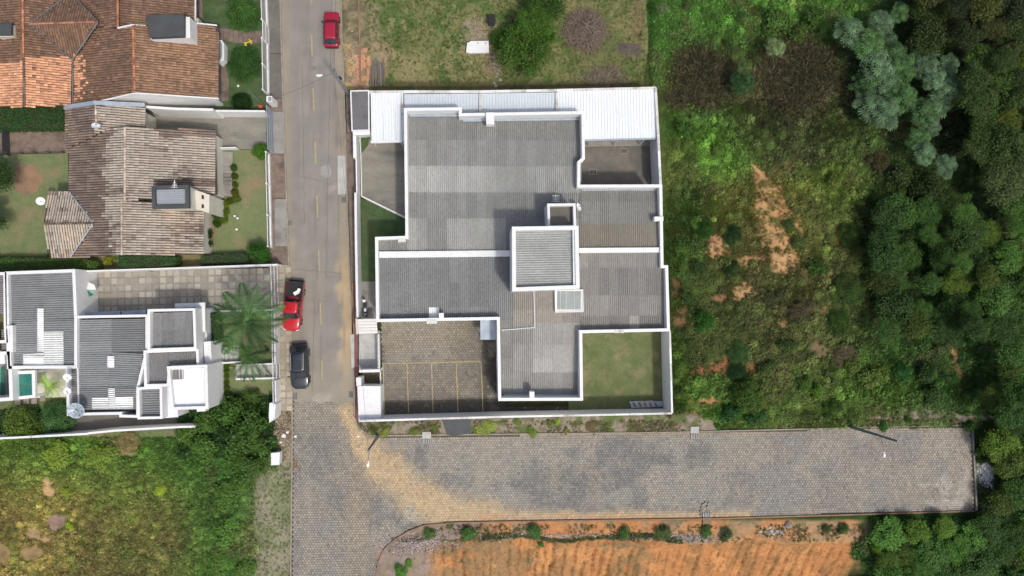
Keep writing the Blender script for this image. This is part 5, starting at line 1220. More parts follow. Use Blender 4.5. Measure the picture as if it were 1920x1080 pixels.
def glassgrid(P00, P10, P11, P01, n=6, bow=(0, 0, 0)):
    mb = MB(); bow = Vector(bow)
    for j in range(n + 1):
        for i in range(n + 1):
            u, v = i / n, j / n; p = (Vector(P00) * (1 - u) + Vector(P10) * u) * (1 - v) + (Vector(P01) * (1 - u) + Vector(P11) * u) * v
            mb.v.append(tuple(p + bow * (1 - (2 * u - 1) ** 2)))
    for j in range(n):
        for i in range(n): a = j * (n + 1) + i; mb.f.append((a, a + 1, a + n + 2, a + n + 1))
    return mb
def car(name, label, cat, px, py, rz, L, Wd, kind, paint):
    t = place(name, label, cat, px, py, rz); h = Wd / 2
    if kind == 'suv':
        st = [(-.5, .60, .60), (-.485, .78, .70), (-.45, .90, .80), (-.38, .965, .90), (-.24, .99, .99), (-.1, 1, 1.03), (.15, 1, 1.04), (.35, .99, 1.06), (.44, .95, 1.05), (.485, .86, .98), (.5, .74, .8)]
        g = dict(wb=.90, wt=.72, y0=-.25, y1=-.10, y2=.34, y3=.455, zb=1.0, zt=1.58)
    elif kind == 'wagon':
        st = [(-.5, .84, .62), (-.49, .92, .78), (-.45, .96, .86), (-.3, .985, .90), (-.22, 1, .92), (0, 1, .93), (.3, .995, .93), (.44, .98, .92), (.485, .94, .88), (.5, .88, .7)]
        g = dict(wb=.90, wt=.76, y0=-.235, y1=-.125, y2=.33, y3=.44, zb=.90, zt=1.40)
    else:
        st = [(-.5, .58, .66), (-.485, .78, .80), (-.45, .90, .94), (-.38, .96, 1.03), (-.26, .99, 1.10), (-.1, 1, 1.10), (.12, 1, 1.10), (.14, 1, .62), (.3, 1, .62), (.46, .99, .62), (.49, .97, .60), (.5, .93, .56)]
        g = dict(wb=.90, wt=.74, y0=-.235, y1=-.125, y2=.085, y3=.125, zb=1.08, zt=1.72)
    st = [(y * L, w * h, z) for y, w, z in st]
    sub(lp(t, 'body', loft(st), paint, True), 2)
    wb, wt, y0, y1, y2, y3, zb, zt = g['wb'] * h, g['wt'] * h, g['y0'] * L, g['y1'] * L, g['y2'] * L, g['y3'] * L, g['zb'], g['zt']
    # greenhouse: dark glass all round, painted roof skin and pillars
    lp(t, 'windscreen', glassgrid((-wb * .95, y0, zb), (wb * .95, y0, zb), (wt * .96, y1, zt), (-wt * .96, y1, zt), bow=(0, -.10, .03)), 'glass_dark', True)
    lp(t, 'rear_window', glassgrid((wb * .93, y3, zb), (-wb * .93, y3, zb), (-wt * .95, y2, zt - .02), (wt * .95, y2, zt - .02), bow=(0, .05, .02)), 'glass_dark', True)
    for s in (-1, 1):
        mb = MB().add([(s * wb, y0, zb - .04), (s * wb, y3, zb - .04), (s * wt, y2, zt - .03), (s * wt, y1, zt - .03)], [(0, 1, 2, 3) if s > 0 else (3, 2, 1, 0)])
        lp(t, 'side_window', mb, 'glass_dark')
        for (ya, yb) in ((y0, y1), (y3, y2), ((y0 + y3) / 2 + .05, (y1 + y2) / 2 + .05)):
            lp(t, 'pillar', MB().tube((s * (wb - .0), ya, zb - .02), (s * (wt + .0), yb, zt - .02), .032, 6), paint)
        lp(t, 'mirror', MB().box((s * (h + .09), y0 + .18, zb + .02), (.17, .11, .13)), 'black_plastic' if kind != 'pickup' else 'black_plastic')
    n = 8; mb = MB()
    for j in range(n + 1):
        for i in range(n + 1):
            u, v = i / n * 2 - 1, j / n; e = 1 - .06 * (abs(2 * v - 1) ** 4)
            mb.v.append((wt * 1.04 * u * e, y1 - .02 + (y2 - y1 + .04) * v + (-.09 * (1 - u * u) if v < .01 else 0), zt + .045 * (1 - u ** 2) ** .6 * (1 - abs(2 * v - 1) ** 6) + (-.03 if abs(u) > .99 else 0) + .01))
    for j in range(n):
        for i in range(n): a = j * (n + 1) + i; mb.f.append((a, a + 1, a + n + 2, a + n + 1))
    r = lp(t, 'roof', mb, paint, True); so_ = r.modifiers.new('s', 'SOLIDIFY'); so_.thickness = .04
    for s in (-1, 1):
        for y in (-.31 * L, .30 * L):
            w = lp(t, 'wheel', MB().tube((s * (h - .22), y, .33), (s * (h + .005), y, .33), .335, 20), 'tyre')
            lp(t, 'rim', MB().tube((s * (h - .02), y, .33), (s * (h + .012), y, .33), .21, 14), 'rim', parent=w)
        hl = MB().box((s * h * .70, -.474 * L, st[1][2] - .08), (h * .34, .14, .12), rz=s * .5); o_ = lp(t, 'headlight', hl, 'lamp_lens' if kind == 'pickup' else 'rim')
        lp(t, 'tail_light', MB().box((s * h * .80, .485 * L, .74 if kind == 'suv' else .66), (h * .2, .06, .2)), 'lamp_red')
    lp(t, 'bumper', MB().box((0, -.497 * L, .46), (h * 1.25, .10, .2)), 'black_plastic'); lp(t, 'bumper', MB().box((0, .503 * L, .46), (h * 1.5, .08, .2)), 'rim' if kind == 'pickup' else 'black_plastic')
    for i in range(2): lp(t, 'wiper', MB().tube((-.35 + i * .6, y0 - .10, zb + .035), (.2 + i * .5, y0 + .12, zb + .17), .012, 5), 'black_plastic')
    if kind == 'suv':
        for s in (-1, 1): lp(t, 'roof_rail', MB().tube((s * wt * .93, y1 + .15, zt + .075), (s * wt * .93, y2 - .1, zt + .075), .02, 6), 'rim')
        lp(t, 'sunroof', MB().box((0, (y1 + y2) / 2 - .35, zt + .062), (wt * 1.15, .95, .012)), 'glass_dark')
        lp(t, 'plate', MB().box((0, -.508 * L, .5), (.4, .02, .13)), 'rim')
    if kind == 'wagon':
        for s in (-1, 1): lp(t, 'roof_gutter', MB().tube((s * wt * .97, y1, zt + .03), (s * wt * .97, y2, zt + .03), .016, 5), 'black_plastic')
        lp(t, 'rear_wiper', MB().tube((0, y3 + .03, zb + .08), (.32, y3 - .05, zb + .24), .012, 5), 'black_plastic')
    if kind == 'pickup':
        ya, yb = .135 * L, .50 * L; wh = h * .995
        for s in (-1, 1): lp(t, 'bed_wall', MB().box((s * (wh - .05), (ya + yb) / 2, .84), (.10, yb - ya, .50)), paint); lp(t, 'bed_rail', MB().box((s * (wh - .055), (ya + yb) / 2 + .02, 1.10), (.13, yb - ya - .06, .03)), 'black_plastic')
        lp(t, 'tailgate', MB().box((0, yb - .03, .82), (2 * wh - .22, .07, .5)), 'paint_dark'); lp(t, 'headboard', MB().box((0, ya + .03, .86), (2 * wh - .22, .05, .5)), 'black_plastic')
        lp(t, 'bed_liner', MB().box((0, (ya + yb) / 2, .66), (2 * wh - .23, yb - ya - .12, .03)), 'black_plastic')
        for i in range(9): lp(t, 'liner_ridge', MB().box((-.62 + i * .155, (ya + yb) / 2, .685), (.05, yb - ya - .2, .02)), 'black_plastic')
        lp(t, 'rear_step', MB().box((0, yb + .10, .50), (1.5, .16, .12)), 'black_plastic')
        for s in (-1, 1): lp(t, 'sports_bar', MB().tube((s * (wh - .12), ya + .12, 1.1), (s * wt * .8, ya + .0, 1.66), .03), 'black_plastic')
    for s in (-1, 1):      # door seams and handles
        for y in (-.12 * L, .05 * L): lp(t, 'door_handle', MB().box((s * (h + .01), y + .3, .80), (.03, .16, .03)), 'black_plastic')
    return t
car('parked_pickup', 'red double cab pickup with an open black bed parked by the tiled pavement', 'pickup truck', 553.5, 574, math.radians(-5.0), 5.15, 1.86, 'pickup', 'paint_red')
car('parked_car', 'shiny black compact car parked right behind the red pickup, bonnet towards the corner', 'car', 565, 686, math.radians(2.0), 4.65, 1.95, 'suv', 'paint_dark')
car('driving_car', 'boxy crimson estate car on the right lane at the top of the street', 'car', 624, 60, math.radians(180), 3.75, 1.60, 'wagon', 'paint_crimson')
car('sheltered_car', 'dark red car almost hidden under the white carport roof', 'car', 1111, 229, math.radians(1), 3.8, 1.6, 'wagon', 'paint_crimson')
p = W(555.5, 549, .95)
obj('white_bag', sorted([MB().box((0, 0, 0), (.55, .34, .3), .5).box((.25, .28, -.02), (.3, .35, .26), -.3)], key=id)[0], 'white_plastic', None, label='white bundle lying in the open bed of the red pickup', cat='bundle', wloc=(p.x, p.y, .87))

# motorcycle on the patio strip
p = W(687, 578, 0); t = thing('motorcycle', 'dark motorcycle with pale tank parked against the street wall', 'motorcycle', (p.x, p.y, .08)); t.rotation_euler.z = math.radians(6)
for y in (-.68, .68):
    me = MB(); n = 24
    for k in range(n):
        for q in range(8):
            a = 2 * math.pi * k / n; b = 2 * math.pi * q / 8; r = .27 + .05 * math.cos(b); me.v.append((.05 * math.sin(b), y + r * math.cos(a), .32 + r * math.sin(a)))
    for k in range(n):
        for q in range(8): me.f.append((k * 8 + q, ((k + 1) % n) * 8 + q, ((k + 1) % n) * 8 + (q + 1) % 8, k * 8 + (q + 1) % 8))
    w = lp(t, 'wheel', me, 'tyre', True); lp(t, 'hub', MB().tube((-.06, y, .32), (.06, y, .32), .12, 12), 'rim', parent=w)
sub(lp(t, 'fuel_tank', MB().box((0, -.18, .88), (.30, .50, .24)), 'white_plastic', True), 2)
sub(lp(t, 'seat', MB().box((0, .38, .84), (.28, .72, .14)), 'black_plastic', True), 2)
lp(t, 'engine', MB().box((0, -.05, .45), (.34, .42, .38)).box((.2, .2, .35), (.09, .6, .09)), 'grey_metal')
lp(t, 'handlebar', MB().tube((-.36, -.42, 1.02), (0, -.52, 1.0), .022).tube((0, -.52, 1.0), (.36, -.42, 1.02), .022), 'grey_metal')
lp(t, 'fork', MB().tube((-.1, -.52, 1.0), (-.1, -.68, .32), .03).tube((.1, -.52, 1.0), (.1, -.68, .32), .03), 'grey_metal')
lp(t, 'headlight', MB().tube((0, -.66, .9), (0, -.56, .92), .10, 12), 'lamp_lens'); lp(t, 'frame', MB().tube((0, -.5, .9), (0, .65, .6), .035).tube((0, .1, .4), (0, .68, .32), .03), 'black_plastic')
lp(t, 'rack', MB().box((0, .78, .92), (.3, .26, .05)), 'white_plastic')

# ================================================================== street lamps
def pole(label, bx, by, h, lean, arm_h, arm, wires=False, thick=.17):
    p = W(bx, by, 0); t = thing('street_lamp', label, 'street lamp', (p.x, p.y, 0)); L = (p.x, p.y, 0); up = Vector((lean[0], lean[1], h))
    mb = MB()
    d = up.normalized(); R = Vector((0, 0, 1)).rotation_difference(d).to_matrix(); ang = math.atan2(-p.y, -p.x)
    a0, a1 = thick, thick * .62
    vs_ = [R @ (Matrix.Rotation(ang, 3, 'Z') @ Vector((x * a * .75, y * a, 0))) for a in (a0,) for x, y in ((-1, -1), (1, -1), (1, 1), (-1, 1))] + \
          [R @ (Matrix.Rotation(ang, 3, 'Z') @ Vector((x * a * .75, y * a, 0))) + up for a in (a1,) for x, y in ((-1, -1), (1, -1), (1, 1), (-1, 1))]
    mb.add(vs_, [(3, 2, 1, 0), (4, 5, 6, 7), (0, 1, 5, 4), (1, 2, 6, 5), (2, 3, 7, 6), (3, 0, 4, 7)])
    obj('pole', mb, 'pole_concrete', t, wloc=L)
    s = up * (arm_h / h); e = s + Vector((arm[0], arm[1], .35)); m_ = s + Vector((arm[0] * .5, arm[1] * .5, .3))
    obj('arm', MB().tube(s, m_, .035).tube(m_, e, .03), 'grey_metal', t, wloc=L)
    v = Vector((arm[0], arm[1], 0)).normalized(); n_ = Vector((-v.y, v.x, 0))
    mb = MB(); pts = []
    for (f_, w, zt) in ((-.05, .05, .06), (.10, .13, .11), (.34, .18, .13), (.54, .13, .08), (.62, .05, .03)):
        c = e + v * f_
        mb.v.extend([tuple(c - n_ * w), tuple(c - n_ * w * .6 + Vector((0, 0, zt))), tuple(c + n_ * w * .6 + Vector((0, 0, zt))), tuple(c + n_ * w), tuple(c + Vector((0, 0, -.05)))])
    for i in range(4):
        for k in range(5): a = i * 5 + k; b = i * 5 + (k + 1) % 5; mb.f.append((a, b, b + 5, a + 5))
    mb.f += [(4, 3, 2, 1, 0), (20, 21, 22, 23, 24)]
    sub(obj('lamp_head', mb, 'white_plastic', t, smooth=True, wloc=L), 1)
    obj('lamp_lens', MB().box(e + v * .3 + Vector((0, 0, -.05)), (.26, .26, .05), math.atan2(v.y, v.x)), 'lamp_lens', t, wloc=L)
    obj('photocell', MB().tube(e + v * .2 + Vector((0, 0, .12)), e + v * .2 + Vector((0, 0, .2)), .04), 'steel_blue', t, wloc=L)
    if wires:
        for z in (.3, .9, 1.5): obj('crossarm_bolt', MB().box(up * ((h - z) / h), (.5 if z == .3 else .22, .12, .12), .2), 'grey_metal', t, wloc=L)
        obj('transformer_bracket', MB().tube(up * .62 + Vector((.15, .1, 0)), up * .68 + Vector((.15, .1, 0)), .13, 10), 'black_plastic', t, wloc=L)
        obj('stay', MB().tube(up * .97, up * .97 + Vector((-.2, .9, .1)), .03), 'grey_metal', t, wloc=L)
    return t
pole('leaning grey concrete street lamp at the guard room corner, its arm over the street', 656, 180, 8.2, (-.15, .1), 6.4, (-1.25, -.12), wires=True)
pole('short looking street lamp post at the paved corner below the bin room', 709, 817, 7.4, (.12, .0), 6.0, (-.1, -1.2), thick=.15)
pole('tall bare street lamp leaning over the end of the paved side street', 1595, 800, 8.4, (.0, .1), 5.6, (.1, -1.5), thick=.16)
def cable(pts, label, r=.012, sag=.5):
    mb = MB()
    for a, b in zip(pts[:-1], pts[1:]):
        a = Vector(a); b = Vector(b); q = [a.lerp(b, i / 12) - Vector((0, 0, sag * (1 - (2 * i / 12 - 1) ** 2))) for i in range(13)]
        for i in range(12): mb.tube(q[i], q[i + 1], r, 4, caps=False)
    obj('power_cable', mb, 'cable', None, label=label, cat='cable', group='cables above the street')
top = W(656, 180, 0) + Vector((-.15, .1, 8.0)); tp2 = W(709, 817, 0) + Vector((.12, 0, 7.2))
cable([top + Vector((-.2, 0, 0)), top + Vector((.0, 46, 0))], 'thin overhead cable running up the street over the crimson car, western one')
cable([top + Vector((.2, 0, 0)), top + Vector((.4, 46, 0))], 'thin overhead cable running up the street over the crimson car, eastern one')
cable([top + Vector((.05, 0, -.3)), tp2], 'thin overhead cable between the guard room lamp and the corner lamp', r=.012)
cable([W(505, 186, 1.9), top + Vector((-.1, 0, -.8))], 'thin service cable crossing the street to the white meter box', r=.01)

# ================================================================== yard clutter
mb = MB().prism(poly([(876, 80), (883, 76.5), (916, 76), (917, 98), (880, 99), (874, 97)], .5), .1, .42)
t = thing('white_slab', 'white rectangular slab with two small rings lying on the grassy lot', 'slab', tuple(W(896, 88, 0)))
obj('plate', mb, 'white_paint', t)
for x in (896, 911):
    p = W(x, 81, .44); obj('ring', MB().tube(p, p + Vector((0, 0, .05)), .06), 'grey_metal', t)
t = thing('black_bin', 'small square black container on the grassy lot beside the tree', 'container', tuple(W(922, 35, 0)))
block(t, 'body', [(916.5, 27), (928, 27), (928, 43), (916.5, 43)], 0, .9, 'dark_roof'); block(t, 'lid', [(916, 26.5), (928.5, 26.5), (928.5, 43.5), (916, 43.5)], .9, .96, 'black_plastic')
def sticks(name, label, cat, cx, cy, rx, ry, n, L, r, m, dome=.6, ang=None, seed=0, jit=.3):
    g = random.Random(seed); mb = MB(); c = W(cx, cy, 0); s = 1 / 17.5
    for i in range(n):
        a = g.random() * 6.283; q = math.sqrt(g.random()); x = math.cos(a) * q * rx * s; y = math.sin(a) * q * ry * s
        h = dome * (1 - q * q) * g.uniform(.2, 1) + .05; l = L * g.uniform(.5, 1.2)
        th = (ang + g.gauss(0, jit)) if ang is not None else math.atan2(y, x) + g.gauss(0, .8)
        d = Vector((math.cos(th), math.sin(th), g.uniform(-.15, .15))) * l / 2; p = Vector((x, y, h)); k = p + d * .1 + Vector((g.gauss(0, .1), g.gauss(0, .1), 0)) * l
        mb.tube(p - d, k, r * g.uniform(.6, 1.3), 4, caps=False); mb.tube(k, p + d, r * g.uniform(.4, .9), 4, caps=False)
    return obj(name, mb, m, None, label=label, cat=cat, wloc=(c.x, c.y, 0))
sticks('brush_pile', 'round heap of dry brown branches on the grassy lot', 'brush pile', 1097, 58, 38, 38, 620, 1.3, .028, 'twig', .9, seed=1)
sticks('stick_stack', 'small stack of pale sticks beside the brush heap, near the scrub edge', 'wood stack', 1180, 92, 17, 9, 60, 1.7, .03, 'wood_grey', .4, ang=0, seed=2, jit=.12)
sticks('branch_litter', 'loose grey twigs by the north boundary wall', 'twigs', 1135, 142, 44, 22, 150, 1.1, .02, 'twig', .25, seed=3)
t = thing('plank_pile', 'weathered grey planks stacked beside the clay edging of the grassy lot', 'plank pile', tuple(W(708, 134, 0))); g = random.Random(8)
for i in range(11):
    x = 696 + i * 2.5 + g.uniform(-.6, .6); y0 = 108 + g.uniform(0, 14) + (8 if i in (0, 10) else 0); y1 = 163 - g.uniform(0, 6); z = .12 + g.uniform(0, .22)
    a, b = W(x, y0, z), W(x + g.uniform(-2, 2), y1, z); obj('plank', MB().box((a + b) / 2, ((b - a).length, .13, .04), math.atan2((b - a).y, (b - a).x)), 'wood_grey' if i not in (3, 7) else 'pole_concrete', t)
t = thing('sheet_pile', 'pile of pale grey metal sheets in the bottom corner of the walled lawn', 'sheet pile', tuple(W(1210, 760, 0)))
for i, (x0, y0, x1, y1, m_) in enumerate([(1184, 756, 1241, 767, 'red_pavement'), (1183, 754, 1240, 765, 'grey_metal'), (1180, 753, 1205, 765, 'steel_blue'), (1200, 752.5, 1224, 764, 'concrete_pale'), (1217, 753, 1243, 763, 'steel_blue')]):
    block(t, 'sheet', [(x0, y0), (x1, y0 - 1.5), (x1 + 2, y1 - 1), (x0 + 4, y1)], .1 + i * .06, .15 + i * .06, m_)
for i in range(5): block(t, 'batten', [(1187 + i * 10, 755), (1189 + i * 10, 754.5), (1193 + i * 10, 762), (1191 + i * 10, 763)], .42, .46, 'wood_grey')
t = thing('seesaw', 'small yellow metal frame standing on the lawn beside the slab path', 'play frame', tuple(W(465, 81, 0)))
for a, b in [((458, 82), (473, 76)), ((459, 79), (461, 86)), ((467, 73), (472, 83)), ((459, 85), (463, 84))]:
    obj('bar', MB().tube(W(*a, .5), W(*b, .5), .05), 'yellow_paint', t)
for x, y in ((460, 83), (471, 78)): p = W(x, y, .5); obj('leg', MB().tube((p.x, p.y, .02), (p.x, p.y, .5), .04), 'yellow_paint', t)
def ball(px, py, r, label, m='white_plastic', z=.05, name='white_ball', cat='ball', grp=None):
    p = W(px, py, z + r); me = MB(); n = 12; R_ = 8
    for j in range(R_ + 1):
        for k in range(n): a = math.pi * j / R_; b = 2 * math.pi * k / n; me.v.append((r * math.sin(a) * math.cos(b), r * math.sin(a) * math.sin(b), -r * math.cos(a)))
    for j in range(R_):
        for k in range(n): a = j * n + k; b = j * n + (k + 1) % n; me.f.append((a, b, b + n, a + n))
    return obj(name, me, m, None, smooth=True, label=label, cat=cat, group=grp, wloc=(p.x, p.y, z + r))
ball(447.5, 130.5, .13, 'small white ball on the deep green lawn, upper one'); ball(446.5, 161, .13, 'small white ball on the deep green lawn, lower one')
ball(440, 405, .13, 'left ball of the upper pair on the front lawn'); ball(445.5, 409, .13, 'right ball of the upper pair on the front lawn'); ball(443.5, 430, .14, 'single white ball below the pair on the front lawn')
t = thing('garden_cart', 'orange red plastic object beside the fence corner of the brown house lawn', 'garden cart', tuple(W(488, 200, 0)))
block(t, 'tub', [(485, 196), (492, 197), (492, 203), (485, 203)], .1, .45, 'orange_plastic')
obj('handle', MB().tube(W(475, 177, .9), W(491, 196, .4), .035), 'grey_metal', t)
t = thing('white_cabinet', 'white metal cabinet standing on the verge below the villa, beside the kerb', 'cabinet', tuple(W(516, 858, 0)))
block(t, 'box', [(508.5, 850), (524, 848.5), (523.5, 871), (509, 872)], .05, 1.0, 'white_paint'); block(t, 'lid', [(508, 849.5), (524.5, 848), (524, 871.5), (508.5, 872.5)], 1.0, 1.05, 'white_paint')
# people's parasol glimpsed in the garage of the villa
t = thing('garden_parasol', 'half hidden white and green parasol at the garage door of the villa', 'parasol', tuple(W(172, 545, 0)))
c = W(166, 543, 1.7); mb = MB(); mb2 = MB()
for k in range(8):
    a, b = k * math.pi / 4, (k + 1) * math.pi / 4; (mb if k in (1, 2, 3, 0, 4) else mb2).add([(0, 0, .3), (.75 * math.cos(a), .75 * math.sin(a), 0), (.75 * math.cos(b), .75 * math.sin(b), 0), (0, 0, .26)], [(0, 1, 2), (3, 2, 1)])
obj('canopy', mb, 'white_plastic', t, wloc=c); obj('canopy_panel', mb2, 'glass_teal', t, wloc=c); obj('shaft', MB().tube((0, 0, -1.7), (0, 0, .3), .03), 'grey_metal', t, wloc=c)
# stones
rocks = []
def rock(px, py, r, label, m='stone', grp=None, z=None, name='stone'):
    g = random.Random(int(px * 7 + py)); p = W(px, py, 0); z = float(ground_z(np.array([p.x]), np.array([p.y]))[0]) if z is None else z; p = W(px, py, z)
    mb = MB(); n = 8
    for j in range(5):
        for k in range(n):
            a = math.pi * (j + .3) / 5.6; b = 2 * math.pi * k / n; q = r * g.uniform(.75, 1.15); mb.v.append((q * math.sin(a) * math.cos(b) * 1.2, q * math.sin(a) * math.sin(b), q * .6 * math.cos(a)))
    for j in range(4):
        for k in range(n): a = j * n + k; b = j * n + (k + 1) % n; mb.f.append((a, a + n, b + n, b))
    mb.f.append(tuple(range(n))); mb.f.append(tuple(range(5 * n - 1, 4 * n - 1, -1)))
    return obj(name, mb, m, None, label=label, cat='stone', group=grp, wloc=(p.x, p.y, z + r * .25))
for x, y, r, lb in [(532, 817, .24, 'round white stone on the verge above the white cabinet'), (539, 810, .16, 'smaller white stone just above the round white one'), (554, 818, .14, 'small white stone on the paved corner by the kerb'), (527, 829, .13, 'little pale stone below the round white stone'), (672, 818, .14, 'pale stone at the paved corner beside the lamp')]:
    rock(x, y, r, lb, 'white_paint')
g = random.Random(12)
for i in range(22):
    rock(1448 + g.gauss(0, 9), 995 + g.gauss(0, 5), g.uniform(.10, .24), 'grey rubble stone in the heap on the clay bank', 'stone' if g.random() < .6 else 'concrete_pale', 'rubble stones on the clay bank')
rock(1478, 984, .42, 'biggest boulder on the clay bank, right of the rubble heap')
rock(1691, 513, .5, 'large smooth grey boulder among the scrub at the forest edge', z=.9)
rock(1808, 787, .3, 'grey stone near the end of the side street')
g = random.Random(13)
V = []
for i in range(10): rock(928 + g.uniform(-6, 8) + i * .6, 108 + i * 6, g.uniform(.12, .22), '%s stone, counted from above, in the row below the white slab' % ['first', 'second', 'third', 'fourth', 'fifth', 'sixth', 'seventh', 'eighth', 'ninth', 'tenth'][i], 'stone', 'row of stones on the grassy lot')

# ================================================================== vegetation
def leaf_cloud(C_, N_, L, Wd, g, shade, tang=None, fold=.0):
    n = len(C_); N_ = N_ / (np.linalg.norm(N_, axis=1, keepdims=True) + 1e-9)
    t = g.normal(size=(n, 3)) if tang is None else tang
    t = t - N_ * (t * N_).sum(1, keepdims=True); t /= np.linalg.norm(t, axis=1, keepdims=True) + 1e-9
    b = np.cross(N_, t); L = np.broadcast_to(L, (n,))[:, None]; Wd = np.broadcast_to(Wd, (n,))[:, None]
    V = np.stack([C_ - t * L / 2, C_ + b * Wd / 2 + t * L * .05, C_ + t * L / 2 - N_ * L * fold, C_ - b * Wd / 2 + t * L * .05], 1)
    return V.reshape(-1, 3), np.arange(n * 4).reshape(-1, 4), np.repeat(shade, 4)
def crown_mesh(name, m, seed, n=2400, lumps=16, leaf=.11, asp=.6, flat=.62, spread=.62, mode='leaf'):
    g = np.random.default_rng(seed); Cs = []
    for i in range(lumps):
        a = g.random() * 6.283; q = math.sqrt(g.random()) * spread; Cs.append((math.cos(a) * q, math.sin(a) * q, (.25 + g.random() * .45 * (1 - q * q)) , g.uniform(.24, .42)))
    Cs.append((0, 0, .55, .4)); Cs = np.array(Cs)
    if mode == 'rosette':
        V = []; Sh = []; Fq = []
        for i in range(n // 9):
            qa = g.random() * 6.283; qr = math.sqrt(g.random()) * .95; c = Cs[0]; p = np.array([math.cos(qa) * qr, math.sin(qa) * qr, .82 * (1 - qr * qr * .7) + g.normal(0, .10)]); sh = g.uniform(.6, 1.5)
            k = 9; a = np.arange(k) * 6.283 / k + g.random() * 6; t = np.stack([np.cos(a), np.sin(a), np.full(k, -.05 - .3 * g.random())], 1); l = leaf * g.uniform(.8, 1.2)
            cc = p + t * l * .5; v, f, s = leaf_cloud(cc, np.tile([0, 0, 1.], (k, 1)) + t * .3 + g.normal(0, .1, (k, 3)), l, l * asp, g, np.full(k, sh) * g.uniform(.85, 1.15, k), tang=t, fold=.12)
            Fq.append(f + len(V) * k * 4); V.append(v); Sh.append(s)
        q = 900; a = g.random(q) * 6.283; r_ = np.sqrt(g.random(q)) * .9; p = np.stack([np.cos(a) * r_, np.sin(a) * r_, .55 * (1 - r_ * r_ * .7) + g.normal(0, .12, q)], 1)
        v, f, s = leaf_cloud(p, g.normal(0, .6, (q, 3)) + np.array([0, 0, .7]), .12, .06, g, g.uniform(.6, 1.0, q)); Fq.append(f + sum(len(w) for w in V)); V.append(v); Sh.append(s)  # lower leaves tinted darker, shade inside the crown put into their colour
        return npmesh(name, np.concatenate(V), np.concatenate(Fq), m, shade=np.concatenate(Sh))
    ci = g.integers(len(Cs), size=n); c = Cs[ci]; d = g.normal(size=(n, 3)); d[:, 2] = np.where(g.random(n) < .8, np.abs(d[:, 2]), d[:, 2]); d /= np.linalg.norm(d, axis=1, keepdims=True)
    p = c[:, :3] + d * c[:, 3:4] * (g.random((n, 1)) ** .35); p += g.normal(0, .035, (n, 3)); p[:, 2] *= flat / .62
    nn = d * .6 + np.array([0, 0, .55]) + g.normal(0, .45, (n, 3)); sh = g.uniform(.72, 1.3, n) * g.uniform(.88, 1.12, len(Cs))[ci]
    v, f, s = leaf_cloud(p, nn, leaf * g.uniform(.7, 1.3, n), leaf * asp * g.uniform(.8, 1.2, n), g, sh)
    return npmesh(name, v, f, m, shade=s)
TREE = [crown_mesh('crown', 'leaf_obj', 100 + i, 5200, 34, .09, .62, .7, .74) for i in range(4)]
BIG = [crown_mesh('crown', 'leaf_obj', 110 + i, 6500, 30, .07, .6, .6, .72) for i in range(3)]
SILV = [crown_mesh('crown', 'leaf_obj', 120 + i, 396, 12, .34, .24, .5, .85, 'rosette') for i in range(3)]
BUSH = [crown_mesh('foliage', 'leaf_obj', 130 + i, 1500, 9, .14, .5, .55, .55) for i in range(4)]
SPIKY = [crown_mesh('foliage', 'leaf_obj', 140 + i, 700, 8, .34, .14, .5, .5, 'rosette') for i in range(2)]
DRY = [crown_mesh('foliage', 'leaf_obj', 150 + i, 1400, 10, .30, .09, .4, .62) for i in range(2)]
def trunk_mesh():
    mb = MB(); g = random.Random(3); mb.tube((0, 0, -.3), (0.03, .02, .5), .06, 8, .04)
    for i in range(5):
        a = i * 1.3; e = Vector((math.cos(a) * .4, math.sin(a) * .4, .75 + g.random() * .2)); mb.tube((.03, .02, .42), e, .025, 6, .01); mb.tube(e * .7 + Vector((0, 0, .12)), e + Vector((math.cos(a + 1) * .2, math.sin(a + 1) * .2, .2)), .012, 5, .005)
    return mb.mesh('trunk', 'bark')
TRUNK = trunk_mesh()
def gz(px, py):
    p = W(px, py, 0); return float(ground_z(np.array([p.x]), np.array([p.y]))[0])
def tree(label, px, py, rpx, h, col, kind='tree', group=None, seed=None, name='tree', cat='tree', sz=None):
    """px, py: where the crown top centre shows; h: height of the tree in metres"""
    g = random.Random(seed if seed is not None else int(px * 13 + py * 7)); z0 = gz(px, py); r = rpx / 17.5; ch = min(h * .9, r * 1.1); c = W(px, py, z0 + h * .7)
    t = thing(name, label, cat, (c.x, c.y, z0), group)
    pool = {'tree': TREE, 'big': BIG, 'silver': SILV}[kind]
    k = bpy.data.objects.new('crown', g.choice(pool)); COL.objects.link(k); k.parent = t; k.location = (0, 0, max(.0, h - ch)); k.scale = (r * g.uniform(.92, 1.08), r * g.uniform(.92, 1.08), ch); k.rotation_euler.z = g.random() * 6.28
    f = g.uniform(.9, 1.1); k.color = (*SV(*[q * f for q in col]), 1)
    b = bpy.data.objects.new('trunk', TRUNK); COL.objects.link(b); b.parent = t; b.scale = (r * .9, r * .9, h * .9); b.location = (0, 0, .2)
    return t
def shrub(label, px, py, rpx, h, col, kind='bush', group=None, name='shrub', cat='shrub', z=None):
    g = random.Random(int(px * 11 + py * 3)); z0 = gz(px, py) if z is None else z; p = W(px, py, z0 + h * .6); r = rpx / 17.5
    o_ = bpy.data.objects.new(name, g.choice({'bush': BUSH, 'spiky': SPIKY, 'dry': DRY, 'silver': SILV, 'dense': TREE}[kind])); link(o_, None, (p.x, p.y, z0 - .05)); o_.scale = (r, r * g.uniform(.85, 1.15), h * 1.15); o_.rotation_euler.z = g.random() * 6.28
    o_.color = (*SV(*col), 1); return tag(o_, label, cat, group)

